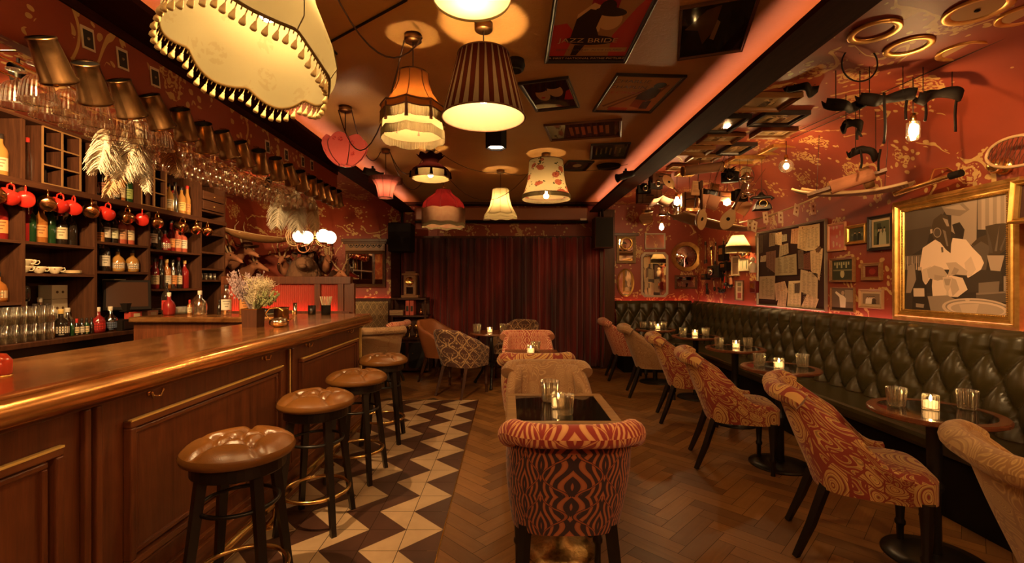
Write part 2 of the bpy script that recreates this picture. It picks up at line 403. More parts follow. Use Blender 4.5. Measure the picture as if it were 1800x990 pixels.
def roses(t):
    v = t.vec('UV', (3.4, 9.0, 1)); v2 = t.vmix(v, t.noise(v, 2, 2, .5, 0, True), .35)
    d = t.vor(v2, 1.3, .8); rg = t.sep(t.vor(v2, 1.3, .8, 'F1', 'Color'))[1]
    leaf = t.math('LESS_THAN', t.vor(v2, 4.6, 1), .36); nearv = t.math('LESS_THAN', d, .5)
    c = t.mix(t.math('MULTIPLY', leaf, nearv), (.80, .62, .34), (.10, .09, .035))
    fl = t.math('LESS_THAN', t.vor(v2, 1.3, .8), .34)
    rose_c = t.mix(t.math('GREATER_THAN', t.math('SINE', t.math('MULTIPLY', d, 80)), 0), (.60, .20, .10), (.42, .06, .04))
    return t.mix(fl, c, rose_c)
def toile(t):
    v = t.vec('UV', (9, 6, 1)); m = t.math('MULTIPLY', t.math('LESS_THAN', t.vor(v, 1.6, 1), .35), t.math('GREATER_THAN', t.noise(v, 9, 2), .5))
    return t.mix(t.math('MULTIPLY', m, .22), (.86, .72, .40), (.55, .36, .14))
def rosy(t):
    v = t.vec('UV', (9, 9, 1)); m = t.math('MULTIPLY', t.math('LESS_THAN', t.vor(v, 1.5, 1), .25), t.math('GREATER_THAN', t.noise(v, 12, 2), .5))
    return t.mix(m, (.58, .10, .075), (.34, .02, .02))
M['sh_big'] = cloth('cream_toile_shade', None, pat=toile, trans=.45)
M['sh_pleat'] = cloth('pleated_plum_shade', None, pat=pleats, trans=.5)
M['sh_cream_in'] = cloth('cream_lining', (.85, .74, .5), trans=.35)
M['sh_cream'] = cloth('cream_silk_shade', (.80, .60, .30), (.86, .68, .38))
M['sh_orange'] = cloth('amber_silk_shade', (.34, .09, .015), (.40, .12, .02))
M['sh_rose'] = cloth('rosebud_shade', None, pat=rosy, trans=.5)
M['sh_red'] = cloth('crimson_silk_shade', (.17, .008, .010), (.24, .014, .014), .5)
M['sh_pink'] = cloth('pink_silk_shade', (.8, .19, .15), (.85, .24, .18), .65)
M['sh_floral'] = cloth('rose_print_shade', None, pat=roses, trans=.55)
M['sh_dark'] = cloth('dark_aubergine_shade', (.05, .008, .008), (.08, .015, .012), .4)
M['fr_gold'] = cloth('gold_fringe', (.95, .62, .24), (.50, .26, .08), .5)
M['fr_cream'] = cloth('cream_fringe', (.85, .70, .42), (.7, .5, .26), .5)
M['fr_pink'] = cloth('dusty_pink_fringe', (.95, .60, .36), (.70, .28, .16), .6)
M['fr_brown'] = mat('brown_braid', (.09, .032, .014), .8)
M['tassel'] = mat('yellow_tassel', (.78, .58, .24), .8, var=.15)
M['tassel_dark'] = mat('brown_tassel', (.16, .09, .03), .8, var=.2)
M['feather'] = mat('ostrich_feather', (.88, .76, .58), .85, var=.2)
M['feather_tan'] = mat('tan_plume', (.70, .48, .26), .85, var=.2)
M['fur'] = mat('brown_fur', (.16, .07, .03), .9, var=.5, bump=.6, bs=90)
M['fur_tan'] = mat('tawny_fur', (.42, .16, .07), .85, var=.4, bump=.5, bs=80)
M['horn'] = mat('horn', (.45, .28, .13), .45, var=.3)
M['cord'] = mat('brown_fabric_cord', (.045, .018, .012), .7)
M['paper'] = mat('aged_paper', (.66, .44, .22), .8, var=.2)
M['wicker'] = (lambda t: (t.bump(t.math('MAXIMUM', t.math('SINE', t.math('MULTIPLY', t.sep(t.vec('UV'))[0], 400)), t.math('SINE', t.math('MULTIPLY', t.sep(t.vec('UV'))[1], 400))), .8, .004), t.fin((.33, .18, .07), .7))[1])(NT('woven_wicker'))
M['bulb'] = emis('warm_bulb', (1.0, .62, .25), 330)
M['bulb_small'] = emis('warm_small_bulb', (1.0, .62, .30), 110)
M['bulb_dim'] = emis('soft_warm_bulb', (1.0, .63, .26), 290)
M['globe_on'] = emis('lit_opal_globe', (1.0, .78, .46), 2.6)
M['flame'] = emis('candle_flame', (1.0, .60, .22), 110)
M['wax'] = emis('glowing_wax', (1.0, .52, .18), 3.0)
M['led_pink'] = emis('coral_led_strip', (1.0, .31, .17), 11)
M['led_red'] = emis('red_led_strip', (1.0, .09, .07), 9)
M['led_rose'] = emis('rose_led_strip', (1.0, .36, .26), 9)
# ------------------------------------------------------------------ the room
ZC = 2.62; ZB = 2.47; XR = 3.05; YB = 7.5; XL = -4.15
def planks():
    W = .09; n = 4; me_v = []; fs = []; tone = []; uvs = []
    c45 = math.cos(PI/4); g = .0012
    rnd = random.Random(3)
    for a in range(-80, 170):
        for b in range(-40, 40):
            ox, oy = (a + 4*b) * W, (a - 4*b) * W
            for (x0, y0, x1, y1, hor) in ((0, 0, 4*W, W, 1), (4*W, -3*W, 5*W, W, 0)):
                q = [(ox+x0+g, oy+y0+g), (ox+x1-g, oy+y0+g), (ox+x1-g, oy+y1-g), (ox+x0+g, oy+y1-g)]
                q = [((x*c45 - y*c45) + .9, (x*c45 + y*c45) - 1.2) for x, y in q]
                cx = sum(p[0] for p in q)/4; cy = sum(p[1] for p in q)/4
                if not (-1.75 < cx < 3.1 and 0.2 < cy < 7.6): continue
                if -1.6 < cx < -.40 and cy < 5.27: continue
                o = len(me_v); me_v += [(x, y, 0) for x, y in q]; fs.append((o, o+1, o+2, o+3)); tone.append(rnd.random()**1.6 * .75)
                r = rnd.random()*9; L = 4*W
                uvs.append([(r, r), (r+L, r), (r+L, r+W), (r, r+W)] if hor else [(r, r), (r, r+W), (r+L, r+W), (r+L, r)])
    me = bpy.data.meshes.new('floor'); me.from_pydata(me_v, [], fs)
    at = me.attributes.new('tone', 'FLOAT', 'FACE'); at.data.foreach_set('value', tone)
    ul = me.uv_layers.new(name='UVMap'); ul.data.foreach_set('uv', [c for u in uvs for p in u for c in p])
    me.materials.append(M['plank']); o = bpy.data.objects.new('floor', me); COL.objects.link(o); return o
struct(planks())
b = MB(); b.box((XL, -1.2, -.05), (3.1, YB + .1, -.002)); struct(b.build('floor', M['grout']))
def tiles():
    b = MB(); s = .2; X1 = -.357; Y0 = 2.32; g = .0018
    for col in range(6):
        for k in range(-9, 15):
            x1 = X1 - col*s - g; x0 = X1 - (col+1)*s + g; y0 = Y0 + k*s + g; y1 = Y0 + (k+1)*s - g; z = .002
            nl, nr, fr, fl = (x0, y0, z), (x1, y0, z), (x1, y1, z), (x0, y1, z); e = k % 2 == 0
            if e: t1, t2 = (nl, fr, fl), (nl, nr, fr); lit = 0 if col % 2 == 0 else 1
            else: t1, t2 = (nl, nr, fl), (nr, fr, fl); lit = 0 if col % 2 == 0 else 1
            for i, t in enumerate((t1, t2)): b.add(t, [(0, 1, 2)], m=0 if i == lit else 1)
    o = b.build('floor', [M['tile_light'], M['tile_dark']]); struct(o)
    b = MB(); b.box((X1 - .001, .2, -.001), (X1 + .007, 5.33, .004)); b.box((-1.6, 5.322, -.001), (X1 + .007, 5.33, .004)); struct(b.build('trim_1', M['brass']))
tiles()
def sheet(name, fn, nu, nv, uvf, m, smooth=True):
    b = MB(); b.grid(fn, nu, nv, uvf=uvf, smooth=smooth); return struct(b.build(name, m))
# ceilings
b = MB(); b.box((-1.70, -1.2, ZC), (1.46, YB, ZC + .05)); struct(b.build('ceiling', M['ceiling']))
def cove(side):
    # flat wallpapered ceiling that curls down into the side wall
    prof = [(1.46, 2.61), (2.36, 2.60)] + [(2.36 + .69*math.sin(a*PI/2/10), 2.0 + .60*math.cos(a*PI/2/10)) for a in range(1, 11)] + [(XR, 0.9), (XR, 0)]
    L = [0]
    for p, q in zip(prof, prof[1:]): L.append(L[-1] + math.hypot(q[0]-p[0], q[1]-p[1]))
    return prof, L
prof, L = cove(1)
b = MB(); n = len(prof)
vv = [(x, y, z) for (x, z) in prof for y in (-1.2, YB)]; uvl = [(y*1.0, l + .4) for l in L for y in (-1.2, YB)]
b.add(vv, [(2*i, 2*i+2, 2*i+3, 2*i+1) for i in range(n-1)], uvl, smooth=True)
struct(b.build('wall_right', M['wallpaper']))
# back wall, wallpapered, curling forward into the left ceiling
b = MB(); b.add([(XL, YB, 0), (XR, YB, 0), (XR, YB, ZC), (XL, YB, ZC)], [(0, 1, 2, 3)], [(XL, 0), (XR, 0), (XR, ZC), (XL, ZC)]); struct(b.build('wall_back', M['wallpaper']))
pl = [(YB - .004, 1.8)] + [(YB - .004 - .7 + .7*math.cos(a*PI/2/10), 1.95 + .65*math.sin(a*PI/2/10)) for a in range(0, 11)] + [(-1.2, 2.60)]
L = [0]
for p, q in zip(pl, pl[1:]): L.append(L[-1] + math.hypot(q[0]-p[0], q[1]-p[1]))
b = MB(); vv = [(x, y, z) for (y, z) in pl for x in (XL, -1.72)]; uvl = [(x, l + 5.3) for l in L for x in (XL, -1.72)]
b.add(vv, [(2*i, 2*i+1, 2*i+3, 2*i+2) for i in range(len(pl)-1)], uvl, smooth=True); struct(b.build('ceiling', M['wallpaper']))
b = MB(); b.add([(XL, -1.2, 0), (XL, YB, 0), (XL, YB, ZC), (XL, -1.2, ZC)], [(0, 1, 2, 3)], [(-1.2, 0), (YB, 0), (YB, ZC), (-1.2, ZC)]); struct(b.build('wall_left', M['wallpaper']))
b = MB(); b.add([(XL, -1.2, 0), (XR, -1.2, 0), (XR, -1.2, ZC), (XL, -1.2, ZC)], [(0, 3, 2, 1)], [(XL, 0), (XR, 0), (XR, ZC), (XL, ZC)]); struct(b.build('wall_front', M['wallpaper_dark']))
# beams with a coral light trough on their inner side
b = MB(); b.box((1.28, -1.2, ZB), (1.49, 7.4, ZB + .02)); b.box((1.43, -1.2, ZB + .02), (1.49, 7.4, ZC)); b.box((1.325, -1.2, ZB+.02), (1.335, 7.4, ZB + .072)); struct(b.build('trim_2', M['beam']))
b = MB(); b.box((-1.73, -1.2, ZB), (-1.51, 7.4, ZB + .02)); b.box((-1.73, -1.2, ZB + .02), (-1.67, 7.4, ZC)); b.box((-1.57, -1.2, ZB+.02), (-1.56, 7.4, ZB + .068)); struct(b.build('trim_3', M['beam']))
b = MB(); b.box((1.47, -1.2, 2.52), (1.495, 7.4, 2.535)); struct(b.build('trim_4', M['gilt_and_lit_wood']))
def led(name, label, a, c, m):
    b = MB(); b.box(a, c); return tag(b.build(name, m), label, 'light strip')
led('led_strip', 'coral light strip glowing on top of the beam at the right', (1.395, -1.0, ZB+.022), (1.415, 7.35, ZB+.032), M['led_pink'])
led('led_strip', 'coral light strip glowing on top of the beam beside the bar', (-1.655, -1.0, ZB+.022), (-1.635, 7.35, ZB+.032), M['led_pink'])
# bulkhead over the bar
b = MB(); y1 = 4.68
for (a, c, uo) in (((-1.735, -1.2), (-1.735, y1), 0), ((-1.735, y1), (-1.80, y1), 9), ((-1.80, y1), (-1.80, -1.2), 20)):
    d = math.hypot(a[0]-c[0], a[1]-c[1])
    b.add([(*a, 2.19), (*c, 2.19), (*c, 2.60), (*a, 2.60)], [(0, 1, 2, 3)], [(uo, 0), (uo+d, 0), (uo+d, .41), (uo, .41)])
b.add([(-1.80, -1.2, 2.19), (-1.735, -1.2, 2.19), (-1.735, y1, 2.19), (-1.80, y1, 2.19)], [(0, 3, 2, 1)], [(0, 0), (.2, 0), (.2, 6), (0, 6)])
struct(b.build('wall_bulkhead', M['wallpaper']))
b = MB(); b.box((-1.745, -1.2, 2.43), (-1.725, y1, 2.47)); struct(b.build('trim_5', M['beam']))
# dark cornice over the stage curtain
b = MB(); b.box((-1.68, 7.30, 2.585), (1.43, 7.5, 2.62)); b.box((-1.75, 7.33, 2.05), (1.60, 7.48, 2.085)); struct(b.build('trim_6', M['dark_wood']))
b = MB(); b.box((-1.86, 7.3, 0), (-1.72, 7.48, 2.3)); struct(b.build('trim_7', M['beam']))
b = MB(); b.box((1.43, 7.3, 0), (1.66, 7.48, 2.5)); struct(b.build('trim_8', M['dark_wood']))
# roller screen box
s_ = thing('roller_screen_case', 'brown roller screen case mounted above the velvet curtain', 'screen case', (0, 7.28, 2.42))
b = MB(); b.cbox((-.12, 0, 0), (2.68, .16, .20)); b.build('housing', mat('brown_lacquer', (.26, .09, .035), .35), s_, bevel=.02)
for x in (-.35, 1.15): b = MB(); b.cbox((x, -.085, -.09), (.10, .02, .03)); b.build('bracket', M['porcelain'], s_)
b = MB(); b.cbox((-.12, 0, -.12), (2.7, .1, .03)); b.build('slot_rail', M['black'], s_)
# velvet curtain in pleats
def curtain(x0, x1, y, z0, z1, folds, seed):
    r = random.Random(seed); ph = [r.uniform(0, 6) for _ in range(4)]
    def fn(u, w):
        t = u*folds*2*PI; x = x0 + (x1-x0)*u
        a = .035*math.sin(t + .6*math.sin(t*.31+ph[0])) + .018*math.sin(t*.43+ph[1]) + .010*math.sin(t*2.1+ph[2])
        return (x + .012*math.sin(t*.5+w*2), y + a*(.55+.45*(1-w)), z0 + (z1-z0)*w)
    b = MB(); b.grid(fn, 420, 8); return b
c = thing('stage_curtain', 'floor-length oxblood velvet curtain closing off the stage at the back', 'curtain', (0, 0, 0))
curtain(-1.72, -.02, 7.36, .02, 2.07, 15, 1).build('curtain_panel', M['velvet'], c, solid=.004)
curtain(-.06, 1.50, 7.33, .02, 2.07, 14, 5).build('curtain_panel', M['velvet'], c, solid=.004)
b = MB(); b.tube([(-1.72, 7.36, 2.06), (1.5, 7.36, 2.06)], .012); b.build('curtain_track', M['iron'], c)
# ------------------------------------------------------------------ the bar
bar = thing('bar_counter', 'long oak bar with panelled front and polished copper top', 'bar', (0, 0, 0))
XF = -1.40
b = MB()
nose = [(-1.93, 1.015), (-1.93, 1.045), (-1.36, 1.045)] + [(-1.335 + .052*math.sin(a*PI/8), 1.0 + .047*math.cos(a*PI/8)) for a in range(0, 8)] + [(-1.36, .95), (-1.93, .95)]
pts = nose; ny = 40
vv = []; 
for j in range(ny + 1):
    y = -.6 + (4.50 + .6) * j / ny
    k = 1.0
    for (x, z) in pts:
        if x > -1.36:       # rounded far corner
            over = max(0, (y - 4.35) / .15); xx = -1.36 + (x + 1.36) * math.sqrt(max(0.0, 1 - over*over*.9)); vv.append((xx, y, z))
        else: vv.append((x, y, z))
n = len(pts)
b.add(vv, [(j*n+i, j*n+(i+1) % n, (j+1)*n+(i+1) % n, (j+1)*n+i) for j in range(ny) for i in range(n)], smooth=True)
b.add([vv[ny*n+i] for i in range(n)], [tuple(range(n))])
o = b.build('bar_top', M['bartop'], bar); md = o.modifiers.new('e', 'EDGE_SPLIT'); md.split_angle = .7
b = MB(); b.box((-3.30, 4.02, 1.0), (-1.93, 4.50, 1.045)); b.build('bar_return_top', M['bartop'], bar, bevel=.008)
b = MB(); b.box((-3.30, 4.08, 0), (-1.93, 4.46, 1.0)); b.build('bar_return_body', M['bar_wood'], bar)
b = MB(); b.box((-1.85, -.6, 0.0), (XF, 4.40, .95)); b.build('bar_body', M['bar_wood'], bar)
b = MB(); b.box((XF, -.6, 0), (XF + .035, 4.41, .17)); b.box((XF, -.6, .17), (XF + .022, 4.41, .20)); b.box((XF, -.6, .27), (XF+.012, 4.41, .285)); b.build('skirting', M['bar_wood_y'], bar, bevel=.004)
b = MB(); b.box((XF, -.6, .925), (XF + .012, 4.41, .95)); b.build('top_rail', M['bar_wood_y'], bar, bevel=.003)
def panel(y0, y1, z0, z1):
    root = MB(); root.box((XF - .01, y0 + .05, z0 + .05), (XF + .006, y1 - .05, z1 - .05))
    p = root.build('panel', M['bar_wood'], bar)
    for w, t, dep in ((0, .028, .032), (.036, .02, .018)):
        a0, a1, c0, c1 = y0 + w, y1 - w, z0 + w, z1 - w
        for A_, B_, m_ in (((XF, a0, c1 - t), (XF + dep, a1, c1), 'bar_wood_y'), ((XF, a0, c0), (XF + dep, a1, c0 + t), 'bar_wood_y'), ((XF, a0, c0 + t), (XF + dep, a0 + t, c1 - t), 'bar_wood'), ((XF, a1 - t, c0 + t), (XF + dep, a1, c1 - t), 'bar_wood')):
            b = MB(); b.box(A_, B_); b.build('moulding', M[m_], bar, bevel=.005).parent = p
    b = MB(); b.box((XF + .018, y0 + .002, z1 - .004), (XF + .0335, y1 - .002, z1 + .003)); b.build('lit_edge_line', M['gilt_and_lit_wood'], bar).parent = p  # gold strip paints the light caught on the moulding's top edge
panel(.35, 1.43, .30, .84); panel(1.68, 2.82, .30, .84); panel(3.08, 4.23, .30, .84)
for y, m_ in ((1.545, 'bar_wood'), (2.95, 'bar_wood')):
    for dy in (-.022, .022): b = MB(); b.box((XF, y + dy - .012, .2), (XF + .02, y + dy + .012, .925)); b.build('pilaster', M[m_], bar, bevel=.004)
for y in (2.925, 4.33):
    b = MB(); b.box((XF + .004, y - .006, .28), (XF + .022, y + .006, .925)); b.build('gilt_strip', M['gilt_and_lit_wood'], bar)
def hook(y, z):
    b = MB(); b.lathe([(0, 0), (.012, 0), (.012, .004), (0, .005)], 12, T(XF + .0, y, z) @ R(PI/2, 'Y'))
    for s in (-1, 1):
        b.tube([(XF + .004, y, z), (XF + .02, y + s*.006, z - .012), (XF + .032, y + s*.02, z - .014), (XF + .034, y + s*.028, z + .004)], .0035, 6)
        b.ball((XF + .034, y + s*.028, z + .008), .006, seg=8)
    b.build('bag_hook', M['brass'], bar)
for px, py in ((262, 691), (461, 629), (538, 606), (612, 582)):
    p = Pw(px, py, XF); hook(p.y, p.z)
b = MB(); b.tube([(-1.285, -.4, .14), (-1.285, 4.3, .14)], .024, 14)
o = b.build('foot_rail', M['brass'], bar)
for y in (1.0, 1.9, 2.55, 3.4, 4.2):
    b = MB(); b.tube([(-1.285, y, .12), (-1.29, y, .06), (-1.33, y, .012)], .012, 8); b.lathe([(0, .012), (.045, .010), (.05, 0)], 16, T(-1.33, y, .0)); b.build('rail_bracket', M['brass'], o)
# work station behind the bar
st = thing('speed_station', 'dark bottle station with metal lip behind the copper bar top', 'bar station', (-2.35, 2.4, 0))
b = MB(); b.box((-.28, -1.9, .0), (.25, 1.55, .78)); b.build('cabinet', M['black'], st)
for y in (-.75, .2, 1.1):
    b = MB(); b.box((-.30, y - .38, .78), (.20, y + .38, .80)); b.tube([(.21, y - .38, .81), (.21, y + .38, .81)], .012); b.build('metal_lip', M['silver'], st)
# ------------------------------------------------------------------ back bar shelving (front plane x = -3.65)
XS = -3.65; XK = -4.05
sh = thing('back_bar_shelving', 'floor-to-ceiling dark wooden back bar shelving with open compartments', 'shelving', (0, 0, 0))
yv = [2.55, 3.49, 4.10, 4.71, 5.50, 5.96]
for y in yv:
    b = MB(); b.box((XK, y - .0125, .92), (XS, y + .0125, 2.60)); b.build('upright', M['shelf_wood_z'], sh)
b = MB(); b.box((XK - .02, 2.5, .9), (XK, 5.97, 2.6)); b.build('back_board', M['shelf_wood'], sh)
def shelf(y0, y1, z, nm='shelf', t=.022):
    b = MB(); b.box((XK, y0, z - t), (XS - .002, y1, z)); b.build(nm, M['shelf_wood'], sh)
b = MB(); b.box((XK, 2.5, 2.07), (XS + .02, 5.97, 2.12)); b.build('long_shelf', M['shelf_wood'], sh, bevel=.004)
b = MB(); b.box((XK, 2.5, 2.575), (XS + .01, 5.97, 2.61)); b.build('cornice', M['shelf_wood'], sh)
ZS = {0: [1.66, 1.417], 1: [1.715, 1.45], 2: [1.69, 1.28]}
shelf(2.55, 3.49, 1.66); shelf(2.55, 3.49, 1.20)
for z in ZS[0]: shelf(3.50, 4.09, z)
for z in ZS[1]: shelf(4.11, 4.70, z)
for z in ZS[2]: shelf(4.72, 5.49, z)
for z in (2.34, 2.22, 1.95, 1.72, 1.52, 1.38): shelf(5.51, 5.95, z)
def cubby(y0, y1, z0, z1, nc, nr):
    b = MB()
    for i in range(nc + 1): y = y0 + (y1-y0)*i/nc; b.box((XS - .25, y - .005, z0), (XS, y + .005, z1))
    for j in range(nr + 1): z = z0 + (z1-z0)*j/nr; b.box((XS - .25, y0, z - .005), (XS - .001, y1, z + .005))
    b.box((XS - .26, y0, z0), (XS - .25, y1, z1)); g_ = b.build('cubby_grid', M['dark_wood'], sh)
    b = MB()
    for i in range(nc + 1): y = y0 + (y1-y0)*i/nc; b.box((XS, y - .007, z0 - .006), (XS + .005, y + .007, z1))
    for j in range(nr + 1): z = z0 + (z1-z0)*j/nr; b.box((XS, y0, z - .006), (XS + .0045, y1, z + .006))
    b.build('front_edge', mat('pale_edge_wood', (.30, .15, .05), .5, var=.2), g_)
cubby(3.63, 3.95, 2.125, 2.57, 2, 3); cubby(4.61, 4.94, 2.125, 2.57, 2, 3)
for z in (2.35, 2.23):
    b = MB(); b.box((XS - .2, 5.53, z), (XS + .006, 5.94, z + .10)); dr = b.build('drawer', M['shelf_wood'], sh, bevel=.003)
    b = MB(); b.ball((XS + .012, 5.73, z + .05), .012, seg=8); b.build('knob', M['brass'], dr)
cb = thing('back_bar_counter', 'dark wooden work counter running beneath the bottle shelving', 'counter', (0, 0, 0))
b = MB(); b.box((-4.12, .6, .86), (-3.55, 7.0, .90)); b.build('counter_top', M['dark_wood'], cb, bevel=.005)
b = MB(); b.box((-4.10, .6, 0), (-3.62, 7.0, .86)); b.build('cabinet', M['black_wood'], cb)
# ------------------------------------------------------------------ seating and tables
def sst(a, b, x):
    t = min(1, max(0, (x - a) / (b - a))); return t*t*(3-2*t)
def spow(x, e): return math.copysign(abs(x)**e, x)
def make_chair(name, label, fab, roll_fab=None, style='scroll', group=None, w=.25, H=.80, legs='black_wood'):
    root = thing(name, label, 'chair', group=group)
    t = .055
    def plan(u):
        au = abs(u)
        if au < .56:
            a = u/.56*PI/2; return (w*spow(math.sin(a), .62), -.05 - .20*spow(math.cos(a), .62))
        return (math.copysign(w, u), -.05 + (au-.56)/.44*.19)
    if style == 'tub': top = lambda u: .56 + (H-.56)*(1 - sst(.12, 1, abs(u)))**1.0 
    else: top = lambda u: .475 + (H-.475)*(1 - sst(.34, .98, abs(u)))**1.7
    zb = .35
    def fn(u_, q):
        u = u_*2 - 1; px, py = plan(u); zt = top(u); back = 1 - sst(.35, .9, abs(u))
        # cross-section: outer face up, rounded rim, inner face down
        if q < .46: s = q/.46; off = 0; z = zb + (zt-zb)*s
        elif q < .56: a = (q-.46)/.10*PI; off = t/2*(1-math.cos(a)); z = zt + .022*math.sin(a)
        else:
            s = 1 - (q-.56)/.44; z = zb + .06 + (zt-zb-.06)*s; off = t
            if style == 'channel': off += .030*abs(math.sin(px/(2*w)*7*PI))**.5 * (1 if abs(u) < .5 else 0)
            elif style == 'scroll' or style == 'tub': off += .02*math.sin(PI*s)
        hgt = (z - zb)/(H - zb)
        bulge = .018*math.sin(PI*min(1, hgt)) 
        k = 1 - (off - bulge)/w
        y = (py + .05)*k - .05 if abs(u) < .56 else py
        if abs(u) > .97: y -= .0
        rake = -(.13 if style != 'tub' else .10)*hgt**1.3*back + .035*(1-hgt)*back
        return (px*k*(1 - .05*(1-hgt)), y + rake, z)
    b = MB()
    b.grid(fn, 48, 24, uvf=lambda u, q: ((u-.5)*1.45, (q if q < .5 else 1-q)*1.15))
    for e in (0, 1):        # close the arm fronts
        ring = [fn(e, j/24) for j in range(25)]; b.add(ring, [tuple(range(25)) if e else tuple(range(25))[::-1]], [(.1*k, .3) for k in range(25)])
    b.build('backrest', M[fab], root, smooth=True)
    if style in ('scroll', 'channel'):
        pts = []; rr = []; N_ = 22; u0 = .43
        for i in range(N_ + 1):
            u = -u0 + 2*u0*i/N_; p = Vector(fn((u+1)/2, .46)); pts.append((p.x*1.02, p.y - .012, p.z - .002)); rr.append(.042 + .004*abs(u)/u0)
        r = MB(); uv0 = len(r.v)
        # tube with uvs along its length
        cen = [Vector(p) for p in pts]; vv = []; uv = []; ns = 14
        for i, p in enumerate(cen):
            tg = (cen[min(i+1, N_)] - cen[max(i-1, 0)]).normalized(); x = tg.cross(Vector((0, 0, 1))).normalized(); y = x.cross(tg)
            for k in range(ns + 1):
                a = 2*PI*k/ns; vv.append(p + (x*math.cos(a) + y*math.sin(a))*rr[i]); uv.append((i/N_*.6, k/ns*.25))
        r.add(vv, [(i*(ns+1)+k, (i+1)*(ns+1)+k, (i+1)*(ns+1)+k+1, i*(ns+1)+k+1) for i in range(N_) for k in range(ns)], uv, smooth=True)
        for i, s in ((0, 1), (N_, -1)):
            base = [vv[i*(ns+1)+k] for k in range(ns)]; c = cen[i] + (cen[i] - cen[i+s]).normalized()*.008
            r.add(base + [c], [(k, (k+1) % ns, ns) if s > 0 else ((k+1) % ns, k, ns) for k in range(ns)], [(.1, .1*k) for k in range(ns+1)], smooth=True)
        r.build('scroll_top', M[roll_fab or fab], root)
    def seat(u, v):
        a = 2*PI*u; rr_ = v
        x = (w-.035)*spow(math.cos(a), .45)*min(1, rr_*1.0); y = .03 + .235*spow(math.sin(a), .45)*min(1, rr_)
        z = .475 + .014*(1-rr_**2) - (.028*max(0, rr_-.86)/.14 if rr_ > .86 else 0)
        return (x, y, z)
    b = MB(); b.grid(seat, 40, 12, uvf=lambda u, v: (v*math.cos(2*PI*u)*.25, v*math.sin(2*PI*u)*.27))
    rim = [Vector(seat(i/40, 1)) for i in range(41)]
    b.grid(lambda u, v: (rim[min(40, int(round(u*40)))].x, rim[min(40, int(round(u*40)))].y, .447 - .10*v), 40, 3, uvf=lambda u, v: (u*1.6, .4-.1*v))
    b.add([(p.x, p.y, .347) for p in rim[:40]], [tuple(range(40))[::-1]], [(0, 0)]*40)
    b.build('seat', M[fab], root, smooth=True)
    for s in (-1, 1):
        b = MB()
        b.tube([(s*.17, -.17, .38), (s*.185, -.235, .17), (s*.195, -.30, 0)], [.026, .023, .017], 4); b.build('leg', M[legs], root, smooth=False)
        b = MB(); b.lathe([(.016, 0), (.015, .02), (.017, .09), (.024, .10), (.024, .115), (.018, .125), (.024, .24), (.03, .33), (.03, .36)], 12, T(s*.19, .20, 0), cap=True); b.build('leg', M[legs], root)
    return root
def place(proto, label, x, y, ang, used=[None], **k):
    c = dup(proto, label, (x, y, 0), ang); return c
def face(dx, dy): return math.atan2(-dx, dy)       # heading of a chair whose front is +y
# nearest chair, seen from behind
c = make_chair('swirl_scroll_chair', 'black and orange swirl-print chair with red scroll top, seen from behind, nearest the camera', 'ogee_dark', 'ogee_roll', 'scroll', w=.236)
c.location = (.235, 2.03, 0)
R26 = math.radians(26)
pz = make_chair('paisley_scroll_chair', 'paisley scroll-back chair at the nearest round table along the banquette', 'paisley', None, 'scroll')
pz.location = (1.76, 2.32, 0); pz.rotation_euler = (0, 0, face(.90, -.44))
dup(pz, 'paisley scroll-back chair standing at the second round table along the banquette', (1.69, 3.46, 0), face(.96, -.26))
dup(pz, 'paisley scroll-back chair with smaller look, third from the camera along the banquette', (1.78, 4.55, 0), face(.97, -.22))
tn = make_chair('tan_scroll_chair', 'plain tan scroll-back chair fourth along the banquette row', 'paisley_tan', None, 'scroll')
tn.location = (1.73, 5.55, 0); tn.rotation_euler = (0, 0, face(.98, -.18))
pk = make_chair('pink_swirl_chair', 'pink swirl-print scroll chair farthest along the banquette beside the curtain', 'ogee_pink', None, 'scroll')
pk.location = (1.68, 6.52, 0); pk.rotation_euler = (0, 0, face(.99, -.1))
ol = make_chair('ochre_channel_chair', 'ochre channel-back scroll chair cut off by the right edge of the photo', 'paisley_olive', None, 'channel')
ol.location = (1.87, 1.36, 0); ol.rotation_euler = (0, 0, face(.92, -.38))
ch = make_chair('channel_back_chair', 'tan channel-back chair facing the camera across the square glass table', 'paisley_tan', None, 'channel')
ch.location = (.24, 2.66, 0); ch.rotation_euler = (0, 0, PI)
dup(pz, 'red paisley scroll chair standing back to back with the tan channel-back chair', (.20, 3.70, 0), 0)
dup(pk, 'pink swirl chair facing the camera behind the lit candle in the middle of the room', (.19, 4.60, 0), PI)
tb = make_chair('damask_tub_chair', 'brown and gold damask tub chair with its back to the bar stools', 'damask', None, 'tub', H=.78, w=.27, legs='dark_wood')
tb.location = (-.55, 5.66, 0); tb.rotation_euler = (0, 0, face(.55, .83))
dup(tb, 'damask tub chair behind the round table, in front of the curtain', (.08, 6.65, 0), face(-.5, -.86))
lt = make_chair('leather_tub_chair', 'chestnut leather tub chair between the sideboard and the round table', 'brown_leather', None, 'tub', H=.82, w=.28, legs='dark_wood')
lt.location = (-.88, 6.35, 0); lt.rotation_euler = (0, 0, face(.85, -.4))
dup(tn, 'tan scroll chair standing behind the far end of the bar', (-1.62, 5.62, 0), face(-.5, .8))
dup(pk, 'pink swirl chair against the sideboard behind the far end of the bar', (-1.78, 6.25, 0), face(-.98, .2))
